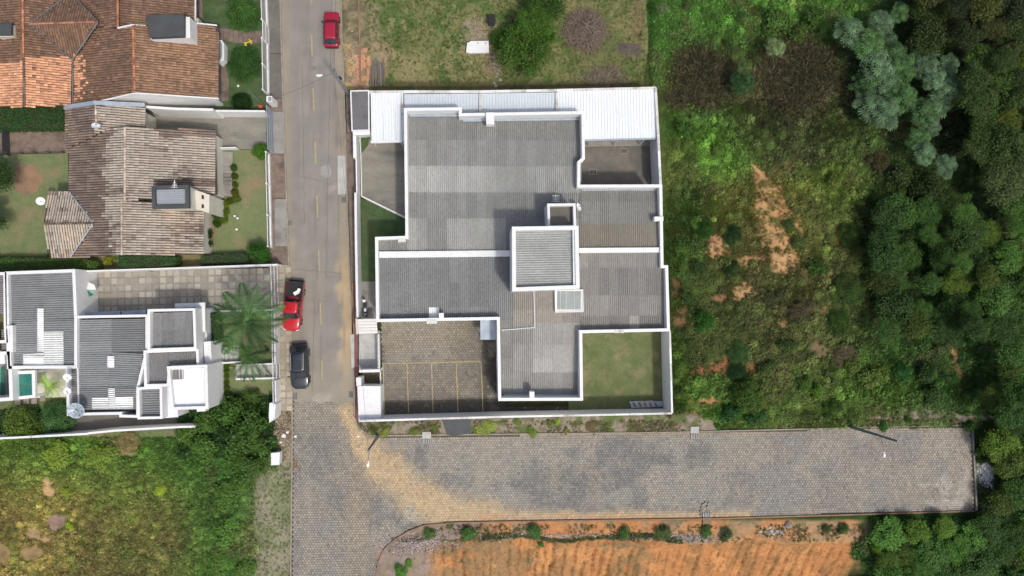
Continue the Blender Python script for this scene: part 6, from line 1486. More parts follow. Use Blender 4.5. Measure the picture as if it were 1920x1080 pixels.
# --- trees that stand on their own
tree('bushy bright green tree on the grassy lot, lowest and widest of its clump', 985, 88, 52, 4.6, (66, 102, 34), 'big', seed=1)
tree('bushy bright green tree on the grassy lot, in the middle of its clump', 1003, 42, 38, 4.8, (62, 98, 34), 'big', seed=2)
tree('bushy bright green tree on the grassy lot, at the top edge of the picture', 1022, 6, 40, 4.4, (52, 82, 32), 'big', seed=3)
shrub('low green shrub on the left flank of the bright tree clump', 940, 72, 20, 1.8, (60, 98, 36), 'dense')
shrub('low green shrub on the right flank of the bright tree clump', 1026, 66, 16, 2.2, (66, 100, 34), 'dense')
# grey green trees
sil = [(1592, 62, 30), (1626, 84, 30), (1650, 46, 24), (1660, 84, 30), (1643, 122, 34), (1672, 104, 28), (1694, 126, 28), (1628, 156, 30), (1659, 160, 32), (1689, 182, 30), (1630, 200, 30), (1660, 214, 30), (1733, 96, 26), (1733, 128, 26),
       (1747, 150, 26), (1776, 124, 26), (1780, 164, 28), (1757, 194, 28), (1727, 212, 28), (1742, 236, 24), (1720, 262, 24), (1728, 288, 24), (1684, 24, 20), (1768, 314, 22)]
ORD = ['first', 'second', 'third', 'fourth', 'fifth', 'sixth', 'seventh', 'eighth', 'ninth', 'tenth', 'eleventh', 'twelfth', 'thirteenth', 'fourteenth', 'fifteenth', 'sixteenth', 'seventeenth', 'eighteenth', 'nineteenth', 'twentieth', 'twenty-first', 'twenty-second', 'twenty-third', 'twenty-fourth', 'twenty-fifth']
sil.sort(key=lambda s: s[1])
for i, (x, y, r) in enumerate(sil): tree('silvery star leaved tree in the pale clump, %s counted from its top' % ORD[i], x, y, r * .92, 3.4 + (i % 4) * .4, (92, 124, 104) if i % 3 else (72, 108, 72), 'silver', 'silvery trees of the pale clump')
tree('small silvery tree alone in the brown reeds left of the pale clump', 1451, 91, 17, 3.4, (104, 128, 98), 'silver')
tree('small silvery sapling near the top left corner of the scrub', 1240, 18, 12, 2.6, (104, 126, 96), 'silver')
tree('pale green sapling between the two patches of brown reeds', 1395, 131, 14, 3, (86, 112, 70), 'silver')
tree('bluish green little tree beside the left patch of brown reeds', 1390, 156, 22, 3, (50, 82, 52), 'silver')
tree('grey green tree at the right picture edge above the forest hollow', 1885, 345, 46, 6, (82, 104, 66), 'big')
tree('pale grey green bush tree below the grey green edge tree', 1915, 312, 30, 6, (88, 108, 74), 'big')
# forest on the right
g = random.Random(21); fz = []
Z = [('dark tree of the shaded upper forest corner', 'trees of the shaded upper forest', (1725, 1960), (-20, 110), (44, 60, 30), (4, 6.5)),
     ('dim tree between pale clump and right edge', 'trees right of the pale clump', (1820, 1960), (110, 300), (54, 78, 36), (4, 6.5)),
     ('dark tree of the deep middle forest', 'trees of the deep forest middle', (1655, 1790), (400, 640), (54, 86, 40), (2.6, 4.4)),
     ('broad leaved tree of the lit right canopy', 'trees of the lit right canopy', (1790, 1960), (400, 650), (62, 96, 44), (4, 7)),
     ('green tree right of the sandy path', 'trees right of the sandy path', (1862, 1960), (660, 780), (56, 92, 40), (3.5, 6)),
     ('low tree right of the dead end', 'trees right of the dead end', (1878, 1970), (790, 980), (58, 92, 40), (2.4, 3.6)),
     ('low tree of the thicket south of the dead end', 'trees south of the dead end', (1655, 1960), (1000, 1120), (60, 98, 42), (1.4, 2.4))]
for lb, gp, (x0, x1), (y0, y1), col, (h0, h1) in Z:
    y = y0; row = 0
    while y < y1:
        x = x0 + g.uniform(0, 20); k_ = 0; did = False
        while x < x1:
            px, py = x + g.uniform(-12, 12), y + g.uniform(-12, 12)
            if 1900 > px > 1835 and 300 < py < 390 or (px < 1868 and 860 < py < 975) or (1770 < px < 1825 and 640 < py < 770): x += 40; continue
            f = g.uniform(.8, 1.25); k = tuple(q * f for q in col)
            if g.random() < .25: k = (k[0] * 1.2 + 6, k[1] * 1.1, k[2])
            tree('%s, %s row down, %s from left' % (lb, ORD[row], ORD[k_]), px, py, g.uniform(22, 40), g.uniform(h0, h1), k, g.choice(['tree', 'big']), gp); x += g.uniform(36, 60); k_ += 1; did = True
        y += g.uniform(36, 48); row += did
# --- single shrubs of the scrub
G1, G2, G3 = (58, 96, 38), (78, 108, 44), (44, 70, 32)
for x, y, r, h, c, k, lb in [
    (1323, 603, 22, 1.8, (52, 102, 40), 'dense', 'round bright green shrub right of the house corner'), (1345, 284, 24, 1.2, (78, 112, 46), 'bush', 'light green shrub near the walled yard'), (1290, 240, 26, 1.2, G1, 'bush', 'green shrub just right of the carport corner'),
    (1568, 338, 26, 1.8, (96, 118, 58), 'bush', 'yellow green feathery shrub below the brown reeds'), (1595, 545, 30, 1.4, (66, 92, 50), 'spiky', 'rounded grassy green shrub in the middle scrub'), (1575, 605, 22, 1.2, (62, 90, 44), 'spiky', 'grassy tussock below the rounded middle shrub'),
    (1374, 505, 22, 1.4, G3, 'bush', 'dark shrub left of the central bare patch'), (1320, 430, 18, 1.0, (50, 88, 42), 'spiky', 'spiky green plant left of the upper bare patch'), (1300, 422, 12, 1.0, (86, 120, 60), 'bush', 'small light sapling near the roof vent side of the house'),
    (1377, 440, 18, 1.2, (52, 80, 52), 'spiky', 'bluish spiky tuft above the left bare patch'), (1535, 505, 26, 1.5, (58, 88, 34), 'bush', 'green shrub beneath the upper right bare spot'), (1500, 455, 22, 1.2, (72, 92, 50), 'bush', 'greyish shrub beside the long bare strip'),
    (1595, 440, 24, 1.4, (58, 86, 42), 'spiky', 'leafy tussock right of the small orange bare spot'), (1640, 470, 20, 1.5, (70, 106, 50), 'silver', 'fresh green sapling at the forest edge'), (1632, 505, 22, 1.6, (62, 96, 42), 'bush', 'green shrub left of the grey boulder'),
    (1697, 700, 18, 1.4, (60, 106, 60), 'silver', 'bluish green young tree at the lower forest edge'), (1530, 735, 18, 1.4, (84, 122, 44), 'bush', 'bright yellow green shrub above the side street'), (1507, 720, 20, 1.2, (70, 104, 44), 'bush', 'green shrub left of the bright yellow green one'),
    (1405, 745, 34, 2.0, (68, 98, 40), 'dense', 'broad green shrub mass near the garden wall corner'), (1370, 782, 28, 1.6, (46, 88, 44), 'bush', 'dark leafy shrub at the verge right of the wall corner'), (1420, 785, 26, 1.5, (44, 84, 42), 'bush', 'dark leafy shrub at the verge above the side street'),
    (1345, 800, 10, .8, (70, 120, 50), 'bush', 'small light shrub on the kerb beside the gully cover'), (1385, 662, 20, 1.0, (64, 96, 58), 'spiky', 'spiky rosette plants left of the reddish bare strip'), (1384, 700, 18, 1.0, (46, 76, 48), 'spiky', 'dark spiky plant on the reddish bare strip'),
    (1480, 420, 16, .9, (62, 86, 42), 'bush', 'small shrub between the two upper bare strips'), (1450, 560, 26, 1.3, (66, 74, 52), 'dry', 'greyish dry bush in the middle scrub'), (1510, 580, 34, 1.5, (78, 76, 60), 'dry', 'large grey leafless bush in the middle scrub'),
    (1590, 665, 32, 1.3, (88, 82, 70), 'dry', 'grey twiggy dead bush above the yellow green mound'), (1640, 700, 34, 1.6, (78, 104, 46), 'bush', 'yellowish green mound of foliage beside the sapling'), (1600, 690, 26, 1.3, (74, 100, 42), 'bush', 'green mound of foliage left of the yellowish one'),
    (1310, 500, 24, 1.1, G3, 'bush', 'dark bush near the middle of the house flank'), (1290, 560, 20, 1.0, (52, 78, 36), 'bush', 'bush above the round bright shrub'), (1480, 650, 24, 1.2, (60, 84, 42), 'bush', 'bush at the centre of the lower scrub'), (1440, 690, 24, 1.2, (64, 86, 46), 'bush', 'bush right of the reddish bare strip'),
    (1560, 770, 20, 1.2, (66, 96, 46), 'silver', 'white flecked weedy plant above the side street'), (1660, 800, 14, .9, (60, 110, 42), 'bush', 'bright small shrub beside the far lamp post'), (1705, 787, 12, .8, (58, 96, 40), 'bush', 'small shrub on the stony strip above the street end'),
    (1820, 800, 20, 1.4, (52, 88, 40), 'bush', 'shrub at the corner of the dead end'), (1645, 1030, 12, 1.6, (110, 158, 50), 'bush', 'bright lime green shrub at the edge of the clay bank'), (1690, 440, 24, 2.5, (40, 62, 30), 'dense', 'dark shrub in the shade before the deep forest'),
    (1740, 700, 30, 1.8, (48, 74, 34), 'bush', 'green bush left of the sandy path'), (1745, 740, 26, 1.6, (52, 80, 36), 'bush', 'green bush left of the lower sandy path'), (1810, 600, 24, 2.2, (56, 88, 42), 'dense', 'leafy shrub above the sandy path'),
    (1740, 360, 34, 2.2, (46, 66, 32), 'dense', 'dark bush below the pale clump'), (1690, 330, 34, 2.0, (50, 70, 36), 'bush', 'dark olive bush below left of the pale clump'), (1800, 260, 36, 2.4, (42, 60, 28), 'dense', 'dark bush right of the pale clump'), (1650, 300, 30, 1.6, (66, 66, 44), 'dry', 'brown dry bush left below the pale clump'),
    (1460, 40, 40, 1.6, (66, 98, 42), 'bush', 'light green bush between scrub top and brown reeds'), (1530, 30, 34, 2.0, (58, 90, 38), 'bush', 'green bush at the top edge left of the pale clump'), (1500, 60, 26, 1.8, (66, 94, 42), 'bush', 'green bush just above the right brown reeds'),
    (1880, 880, 16, 1.2, (80, 104, 52), 'bush', 'small bush right of the white plaster spill'), (1836, 850, 12, 1.0, (74, 108, 44), 'bush', 'little bush at the kerb of the dead end')]:
    shrub(lb, x, y, r, h, c, k)
# verge plants south of the side street and below the big wall
for x, y, r, h, c, lb in [
    (804, 1000, 15, .9, (52, 86, 42), 'leafy weed clump at the inner curve of the south kerb'), (879, 1001, 19, 1.2, (48, 92, 44), 'second weed clump from the curve of the south kerb'), (1003, 998, 20, 1.2, (46, 84, 44), 'round weed clump on the orange earth of the south verge'),
    (1172, 1000, 18, 1.1, (48, 82, 42), 'weed clump on the south verge above the gullied clay'), (1243, 1000, 22, 1.2, (52, 76, 44), 'wide weed clump above the first clay gullies'), (1327, 998, 14, 1.0, (46, 86, 42), 'small weed clump below the south gully cover'),
    (1362, 1004, 16, 1.1, (50, 74, 48), 'dark weed clump right of the south gully cover'), (1551, 992, 11, .8, (44, 70, 36), 'narrow weed clump near the end of the clay bank'), (1582, 992, 14, 1.0, (46, 78, 40), 'last weed clump before the dark thicket'),
    (752, 1072, 16, .9, (54, 104, 42), 'leafy clump at the bottom edge beside the curved kerb'), (765, 1058, 10, .6, (64, 112, 46), 'small leafy clump just above the bottom edge one'), (1015, 1022, 8, .5, (50, 90, 42), 'tiny green tuft on the orange earth'), (840, 986, 8, .4, (70, 90, 50), 'tiny tuft beside the curved kerb'),
    (700, 808, 12, .5, (66, 88, 46), 'low weeds beside the corner lamp'), (722, 811, 12, .5, (84, 110, 52), 'light green weeds right of the corner lamp'), (778, 810, 12, .5, (70, 96, 50), 'weeds left of the gully cover by the asphalt ramp'), (815, 800, 8, .5, (66, 92, 46), 'weeds between gully cover and asphalt ramp'),
    (912, 806, 22, .5, (86, 112, 56), 'flat light weeds right of the asphalt ramp'), (970, 790, 10, .4, (70, 100, 48), 'small weeds at the foot of the south wall'), (1045, 791, 8, .5, (92, 140, 48), 'bright lime plant on the verge of the big wall'), (1031, 793, 8, .5, (62, 94, 42), 'darker plant left of the bright lime one'),
    (996, 811, 13, .6, (74, 104, 50), 'green weed clump at the kerb below the bright lime plant'), (1062, 809, 9, .4, (78, 96, 54), 'small weeds at the kerb right of the green clump'), (1110, 800, 14, .3, (66, 72, 52), 'brownish weeds in the middle of the verge'), (1300, 760, 16, .7, (70, 96, 44), 'weeds outside the garden wall corner')]:
    shrub(lb, x, y, r * 1.15, h * .75, (c[0] * 1.35 + 6, c[1] * 1.25, c[2] * 1.3), 'bush', name='weed_clump', cat='weeds')
# --- gardens of the left side
shrub('dark round agave like shrub beside the meter box lawn', 451, 190, 17, 1.3, (36, 66, 34), 'spiky', z=.04)
shrub('palm like rosette in the upper deep green lawn', 456, 24, 34, 1.6, (62, 100, 50), 'spiky', z=.04); shrub('wide spiky rosette in the middle of the deep green lawn', 458, 118, 32, 1.4, (52, 88, 44), 'spiky', z=.04)
shrub('bright round shrub with white flowers by the driveway gate', 488, 284, 16, 1.6, (74, 122, 40), 'dense', z=.04); shrub('large round shrub at the lower corner of the front lawn', 485, 474, 25, 2.0, (54, 100, 38), 'dense', z=.04)
shrub('dark green bush beside the beige chimney stack', 400, 382, 14, 1.4, (48, 88, 36), 'dense', z=.04); shrub('second green bush beside the beige chimney stack', 407, 402, 13, 1.2, (56, 92, 38), 'dense', z=.04)
for i, (x, y, r, c) in enumerate([(437, 314, 7, (72, 100, 46)), (439, 330, 6, (84, 104, 48)), (440, 346, 6, (96, 112, 48)), (439, 360, 7, (92, 110, 46)), (442, 372, 8, (98, 118, 50)), (430, 377, 7, (92, 116, 46)), (420, 382, 8, (108, 130, 48)), (420, 396, 8, (100, 126, 48)), (417, 410, 9, (96, 120, 46)), (406, 418, 8, (62, 92, 40))]):
    shrub('%s grassy plant counted down the curved flower border' % ['first', 'second', 'third', 'fourth', 'fifth', 'sixth', 'seventh', 'eighth', 'ninth', 'tenth'][i], x, y, r, .7, c, 'spiky', 'plants of the curved border', name='border_plant', cat='plant', z=.04)
shrub('dark shrub squeezed between pale roof and bare bed', 386, 440, 14, 1.2, (40, 66, 34), 'dense', z=.04); shrub('dark shrub under the south east corner of the pale roof', 388, 458, 12, 1.0, (44, 72, 34), 'dense', z=.04)
shrub('yellowish bush between the two lower hedges', 203, 488, 14, 1.2, (128, 138, 48), 'bush', z=.04)
tree('tree casting its dark crown over the back lawn at the left edge', -22, 330, 44, 4.5, (46, 74, 34), 'big')
tree('second dark tree at the left edge of the back lawn, lower one', -26, 410, 34, 4.0, (44, 70, 34), 'big')
def hedge(label, P, h, col, n=None, seed=0, name='hedge'):
    g = np.random.default_rng(seed); wp = poly(P, h); PP = [(p.x, p.y) for p in wp]; X = np.array(PP); cx, cy = X.mean(0); A = abs(sum(PP[i][0] * PP[(i + 1) % len(PP)][1] - PP[(i + 1) % len(PP)][0] * PP[i][1] for i in range(len(PP)))) / 2
    n = int(A * 330); x = g.uniform(X[:, 0].min(), X[:, 0].max(), n * 3); y = g.uniform(X[:, 1].min(), X[:, 1].max(), n * 3); k = inpoly(x, y, PP); x, y = x[k][:n], y[k][:n]
    e = edist(x, y, PP); bmp = fbm(x, y, .7, seed + 3); z = h - .10 + bmp * .24 - .5 * (1 - sm(e, 0, .25)) * g.random(len(x)) - g.random(len(x)) ** 3 * .35
    x = x + g.normal(0, .05, len(x)); y = y + g.normal(0, .05, len(x))
    nn = g.normal(0, .5, (len(x), 3)) + np.array([0, 0, .8]); v, f, s = leaf_cloud(np.stack([x - cx, y - cy, z], 1), nn, .13, .08, g, g.uniform(.65, 1.35, len(x)) * (.8 + .4 * bmp))
    # leaves down the sides
    t = []; 
    for i in range(len(PP)):
        a = np.array(PP[i]); b = np.array(PP[(i + 1) % len(PP)]); m = int(np.hypot(*(b - a)) * 150 * h / 1.5); u = g.random(m)[:, None]; q = a + (b - a) * u + g.normal(0, .05, (m, 2)); t.append(np.column_stack([q[:, 0] - cx, q[:, 1] - cy, g.random(m) * h]))
    t = np.concatenate(t); v2, f2, s2 = leaf_cloud(t, g.normal(0, 1, (len(t), 3)), .13, .08, g, g.uniform(.65, 1.3, len(t)))
    T = thing(name, label, 'hedge', (cx, cy, 0))
    o_ = bpy.data.objects.new('foliage', npmesh('foliage', np.concatenate([v, v2]), np.concatenate([f, f2 + len(v)]), 'leaf_obj', shade=np.concatenate([s, s2]))); link(o_, T, (cx, cy, 0)); o_.color = (*S(*col), 1)
    Q = [((x_ - cx) * .93 + cx, (y_ - cy) * .9 + cy) for x_, y_ in PP]; obj('stems', MB().prism(Q, 0, h - .22), 'bark', T)
hedge('thick dark green hedge above the back garden, at the left edge', [(-60, 201), (122, 199), (124, 240), (-60, 241)], 1.6, (46, 92, 34), seed=1)
hedge('long bright green hedge along the white villa, at the left edge', [(-60, 484), (150, 484), (178, 490), (180, 503), (140, 505), (-60, 509)], 1.5, (70, 112, 34), seed=2)
hedge('clipped dark green hedge in the middle of the villa boundary wall', [(218, 479), (300, 479), (330, 483), (328, 498), (270, 506), (220, 502)], 1.6, (52, 96, 42), seed=3)
hedge('spiky dark hedge below the front lawn, left of the corner shrub', [(376, 478), (462, 474), (466, 493), (376, 496)], 1.1, (58, 88, 44), seed=4)
hedge('narrow green hedge between villa porch and palm lawn', [(388, 587), (408, 585), (412, 640), (396, 646), (388, 630)], 1.3, (48, 92, 38), seed=5)
for i, y in enumerate([686, 697, 707, 717, 727, 737]):
    shrub('%s clipped green ball counted down the row beside the villa wall' % ['first', 'second', 'third', 'fourth', 'fifth', 'sixth'][i], 424, y, 6, .75, (84, 112, 40), 'dense', 'clipped balls beside the villa wall', name='hedge_ball', cat='hedge ball', z=.05)
# overgrown corner below the villa
for x, y, r, h, c, lb in [(385, 790, 34, 2.4, (52, 84, 40), 'dark bush touching the end of the villa garden wall'), (430, 770, 42, 3.0, (50, 82, 38), 'big dark bush below the hedge balls'), (475, 790, 38, 2.8, (50, 80, 40), 'big dark bush beside the white meter cabinet'),
    (440, 820, 44, 2.6, (48, 80, 38), 'widest dark bush in the overgrown corner'), (485, 830, 30, 2.0, (56, 88, 42), 'dark bush on the edge of the street verge'), (380, 840, 36, 1.6, (56, 90, 40), 'green bush below the end of the villa wall'), (450, 870, 34, 1.4, (50, 80, 36), 'green bush between field and verge, upper'), (478, 872, 26, 1.3, (52, 82, 40), 'loose green bush reaching the verge left of the white cabinet'), (455, 905, 28, 1.2, (54, 86, 40), 'loose green bush at the verge edge below the dark mass'), (350, 815, 26, 1.4, (60, 92, 42), 'bush climbing over the end of the villa wall'),
    (470, 745, 24, 1.6, (58, 86, 42), 'bush growing over the villa lawn from the corner'), (100, 855, 40, .9, (84, 112, 48), 'light weedy mound below the west villa wall'), (190, 860, 40, .9, (80, 108, 48), 'light weedy mound in the top of the field'),
    (420, 930, 34, 1.1, (58, 92, 42), 'green mound of weeds left of the street verge'), (430, 1000, 36, 1.1, (62, 100, 46), 'green mound of weeds near the bottom verge'), (400, 1060, 34, 1.0, (60, 92, 42), 'green mound of weeds at the bottom edge'), (460, 1065, 26, .9, (62, 94, 46), 'green weeds at the bottom edge beside the verge'), (300, 920, 18, .7, (112, 140, 54), 'lime green clump in the middle of the field'), (131, 986, 10, .6, (112, 148, 48), 'lime green tuft beside the bare pinkish patch'), (125, 920, 12, .6, (96, 122, 48), 'green tuft right of the upper bare spot'), (250, 973, 10, .5, (98, 128, 48), 'small lime tuft in the brown centre of the field')]:
    shrub(lb, x, y, r, h, (c[0] * 1.3, c[1] * 1.22, c[2] * 1.15), 'bush')
shrub('dark green bush filling the villa garden, lower left', 38, 795, 34, 2.0, (84, 112, 48), 'dense'); shrub('second garden bush of the villa beside the spiky palm', 66, 812, 26, 1.6, (76, 104, 44), 'dense'); shrub('dark plant beneath the stepping stones', 60, 775, 22, 1.2, (44, 72, 38), 'bush')
shrub('spiky blue green palm like plant in the villa garden', 103, 785, 30, 1.6, (72, 112, 74), 'spiky')
shrub('dead yellow brown reed clump outside the villa garden wall', 238, 832, 24, 1.1, (134, 128, 98), 'dry', cat='reeds')

# --- palms
def frond_mesh(name, m, L, n, ll, droop, seed):
    g = np.random.default_rng(seed); V = []; Fq = []; Sh = []; k = 0
    cv = g.uniform(-.16, .16); ax = lambda s: np.array([s * L * (1 - .12 * s * s), cv * L * s * s, .35 * L * s * (1 - s) * 1.2 - droop * L * s ** 2.2])
    for i in range(n):
        s = .08 + .92 * (i + .5) / n; p = ax(s); d = ax(min(1, s + .02)) - ax(s - .02); d /= np.linalg.norm(d); l = ll * (math.sin(math.pi * min(1, s * .93 + .06)) ** .6) * g.uniform(.85, 1.1)
        for sd_ in (-1, 1):
            side = np.array([0, sd_, 0]); t = d * (.30 + .35 * s) + side * .9 + np.array([0, 0, -.28 + g.normal(0, .07)]); t /= np.linalg.norm(t); w = np.cross(t, [0, 0, 1.]); w /= np.linalg.norm(w); w = w * .060 * L / 3.4
            q = [p, p + t * l * .45 + w * .5, p + t * l + np.array([0, 0, -.1 * l]), p + t * l * .45 - w * .5]; V += q; Fq.append([k, k + 1, k + 2, k + 3]); Sh += [g.uniform(.75, 1.25)] * 4; k += 4
    for i in range(10):
        a, b = ax(i / 10), ax((i + 1) / 10); w = np.array([0, .035 * (1 - i / 12), 0]); u = np.array([0, 0, .02]); V += [a - w, b - w, b + w + u, a + w + u]; Fq.append([k, k + 1, k + 2, k + 3]); Sh += [1.35] * 4; k += 4
    return npmesh(name, np.array(V), np.array(Fq), m, shade=Sh)
def palm(label, px, py, h, L, n, col, seed, name='palm_tree', leaflets=46, ll=.62, rot=None):
    g = random.Random(seed); c = W(px, py, h); t = thing(name, label, 'palm', (c.x, c.y, 0)); ms = [frond_mesh('frond', 'leaf_obj', L * f, leaflets, ll, d, seed + i) for i, (f, d) in enumerate(((1, .25), (.92, .42), (1.03, .15), (.85, .5), (.97, .3)))]
    if h > 2: obj('trunk', MB().tube((0, 0, 0), (.05, .05, h * .5), .2, 10, .15).tube((.05, .05, h * .5), (0, 0, h), .15, 10, .13), 'bark', t, wloc=(c.x, c.y, 0))
    for i in range(n):
        o_ = bpy.data.objects.new('frond', ms[(i * 2) % 5]); COL.objects.link(o_); o_.parent = t; o_.location = (0, 0, h); o_.rotation_euler = (g.uniform(-.25, .25), g.uniform(-.35, .12) if i % 3 else g.uniform(-.8, -.4), (rot[i] if rot else i * 2.399 + g.uniform(-.15, .15)))
        f = g.uniform(.8, 1.2); o_.color = (*S(*[q * f for q in col]), 1)
    return t
R_ = math.radians
palm('tall feather palm spreading over the villa lawn and fence', 464, 602, 6.2, 4.1, 14, (66, 104, 48), 5, leaflets=44, ll=.95, rot=[R_(a) for a in (64, 127, 22, 152, 181, 208, 236, 262, 292, 330, 352, 96, 45, 310)])
palm('second feather palm just below the tall one, nearer the gate steps', 472, 664, 5.0, 3.1, 8, (60, 98, 42), 9, leaflets=34, ll=.8, rot=[R_(a) for a in (-5, 170, 243, 222, 284, 305, 150, 262)])
palm('small lime green palm beside the glass pergola', 96, 723, 2.0, 1.5, 11, (132, 176, 48), 7, leaflets=26, ll=.5)

# ------------------------------------------------------------------ ground cover (uncountable): instanced tufts
def proto(name, me):
    o_ = bpy.data.objects.new(name, me); return o_
def tuft(seed, n, L, w, up, spread, m='leaf_inst'):
    g = np.random.default_rng(seed); a = g.random(n) * 6.283; q = np.sqrt(g.random(n)) * spread; t = np.stack([np.cos(a) * g.uniform(.3, 1, n), np.sin(a) * g.uniform(.3, 1, n), np.full(n, up) * g.uniform(.6, 1.3, n)], 1); t /= np.linalg.norm(t, axis=1, keepdims=True)
    l = L * g.uniform(.6, 1.2, n); C_ = np.stack([np.cos(a) * q, np.sin(a) * q, np.zeros(n)], 1) + t * l[:, None] * .5; nn = np.cross(t, g.normal(size=(n, 3))) + np.array([0, 0, .5])
    v, f, s = leaf_cloud(C_, nn, l, w, g, g.uniform(.7, 1.3, n), tang=t, fold=.1); return npmesh('tuft', v, f, m, shade=s)
def weed(seed, n, leaf, r, h, m='leaf_inst'):
    g = np.random.default_rng(seed); d = g.normal(size=(n, 3)); d[:, 2] = np.abs(d[:, 2]); d /= np.linalg.norm(d, axis=1, keepdims=True); p = d * np.array([r, r, h]) * g.random((n, 1)) ** .4
    v, f, s = leaf_cloud(p, d * .5 + np.array([0, 0, .7]) + g.normal(0, .4, (n, 3)), leaf * g.uniform(.6, 1.3, n), leaf * .55, g, g.uniform(.7, 1.35, n)); return npmesh('weed', v, f, m, shade=s)
PC = bpy.data.collections.new('tuft_sources')
for i, me in enumerate([tuft(1, 34, .42, .035, .8, .18), tuft(2, 40, .30, .03, 1.0, .2), weed(3, 46, .15, .32, .3), weed(4, 40, .19, .36, .4), weed(5, 60, .11, .30, .25), tuft(6, 46, .7, .035, .35, .25), tuft(7, 30, .55, .05, .5, .2), weed(8, 420, .15, .75, .8), weed(9, 520, .12, .9, .7), weed(10, 300, .20, .6, .9)]):
    PC.objects.link(proto('source_%02d' % i, me))
ng = bpy.data.node_groups.new('scatter', 'GeometryNodeTree'); ng.interface.new_socket('Geometry', in_out='INPUT', socket_type='NodeSocketGeometry'); ng.interface.new_socket('Geometry', in_out='OUTPUT', socket_type='NodeSocketGeometry')
gi = ng.nodes.new('NodeGroupInput'); go = ng.nodes.new('NodeGroupOutput'); ip = ng.nodes.new('GeometryNodeInstanceOnPoints'); ci = ng.nodes.new('GeometryNodeCollectionInfo'); ci.inputs['Collection'].default_value = PC; ci.inputs['Separate Children'].default_value = True; ci.inputs['Reset Children'].default_value = True
def na(n_, t_): 
    a = ng.nodes.new('GeometryNodeInputNamedAttribute'); a.data_type = t_; a.inputs['Name'].default_value = n_; return a.outputs['Attribute']
ng.links.new(gi.outputs[0], ip.inputs['Points']); ng.links.new(ci.outputs[0], ip.inputs['Instance']); ip.inputs['Pick Instance'].default_value = True
ng.links.new(na('pick', 'INT'), ip.inputs['Instance Index']); ng.links.new(na('rot', 'FLOAT_VECTOR'), ip.inputs['Rotation']); ng.links.new(na('scl', 'FLOAT_VECTOR'), ip.inputs['Scale']); ng.links.new(ip.outputs[0], go.inputs[0])
def scatter(name, label, cat, px, py, tint, scl, pick, seed=0, zoff=0.0):
    g = np.random.default_rng(seed); x, y = WN(px, py, 0); z = ground_z(x, y) + zoff; n = len(x)
    me = bpy.data.meshes.new(name); me.vertices.add(n); me.vertices.foreach_set('co', np.stack([x, y, z], 1).astype(np.float32).ravel())
    a = me.attributes.new('pick', 'INT', 'POINT'); a.data.foreach_set('value', np.asarray(pick, np.int32))
    a = me.attributes.new('rot', 'FLOAT_VECTOR', 'POINT'); a.data.foreach_set('vector', np.stack([g.normal(0, .15, n), g.normal(0, .15, n), g.random(n) * 6.283], 1).astype(np.float32).ravel())
    a = me.attributes.new('scl', 'FLOAT_VECTOR', 'POINT'); s = np.asarray(scl, np.float32); a.data.foreach_set('vector', np.stack([s, s, s], 1).ravel())
    a = me.attributes.new('tint', 'FLOAT_COLOR', 'POINT'); c = np.ones((n, 4), np.float32); c[:, :3] = SN(np.clip(tint, 0, 255), 1.0); a.data.foreach_set('color', c.ravel())
    o_ = bpy.data.objects.new(name, me); COL.objects.link(o_); md = o_.modifiers.new('scatter', 'NODES'); md.node_group = ng
    return tag(o_, label, cat, kind='stuff')
g = np.random.default_rng(77)
def region(n, x0, x1, y0, y1): return g.uniform(x0, x1, n), g.uniform(y0, y1, n)
def bare_d(px, py):
    d = np.full(px.shape, 9.)
    for b in BARE: d = np.minimum(d, (((px - b[0]) / b[2]) ** 2 + ((py - b[1]) / b[3]) ** 2) / 1.25)
    return d
def tints(px, py, jit=.11, gain=1.3):
    c = veg(px, py) * gain; x, y = WN(px, py); n = len(px); f = fbm(x, y, 1.8, 131); k = fbm(x, y, .8, 132)
    c = c * (.74 + .52 * f)[:, None]; c = mixc(c, sm(k, .52, .68) * .35, (92, 126, 50)); c = mixc(c, sm(fbm(x, y, 2.6, 133), .58, .7) * .4, (104, 92, 62))
    return c * (1 + g.normal(0, jit, n))[:, None]
# scrub right of the house
px, py = region(64000, 1250, 1990, -40, 800); x, y = WN(px, py)
keep = (bare_d(px, py) > .1 + .9 * fbm(x, y, .8, 140) + g.random(len(px)) * 1.1 - (g.random(len(px)) < .12) * 2) & (fbm(x, y, 1.5, 141) + g.random(len(px)) * .5 > .42) & ((py > 170) | (px > 1222)) & ~((py > 783) & (px < 1345))
px, py = px[keep], py[keep]; x, y = WN(px, py)
reed = np.exp(-(((px - 1300) / 75) ** 2 + ((py - 150) / 62) ** 2)) + np.exp(-(((px - 1490) / 80) ** 2 + ((py - 145) / 80) ** 2)) > .42 + g.random(len(px)) * .25
pick = np.where(fbm(x, y, 3, 142) + g.normal(0, .12, len(px)) > .5, g.integers(2, 5, len(px)), g.integers(0, 2, len(px))); reed &= g.random(len(px)) < .8; pick = np.where(reed, np.where(g.random(len(px)) < .7, 5, 6), pick)
c = tints(px, py); c = np.where(reed[:, None], np.array([[84, 80, 58.]]) * (1 + g.normal(0, .22, (len(px), 1))), c)
low = sm(px, 1256, 1275)
scatter('scrub_plants', 'dense weeds, grass tufts and brown reeds covering the slope right of the house', 'scrub', px, py, c, g.uniform(.6, 1.35, len(px)) * np.where(reed, 1.3, 1) * (.65 + .35 * low), pick, 1)
px, py = region(3000, 1266, 1990, -40, 788); x, y = WN(px, py)
keep = (bare_d(px, py) > 1.5) & (fbm(x, y, 3, 160) + g.random(len(px)) * .5 > .62) & ~((np.abs(px - 1300) < 70) & (np.abs(py - 150) < 55)) & ~((np.abs(px - 1490) < 70) & (np.abs(py - 150) < 70)); px, py = px[keep], py[keep]
scatter('scrub_bushes', 'knee high bushes growing densely through the scrub right of the house', 'scrub', px, py, tints(px, py, .16, 1.35), g.uniform(.4, 1.1, len(px)), g.integers(7, 10, len(px)), 21)
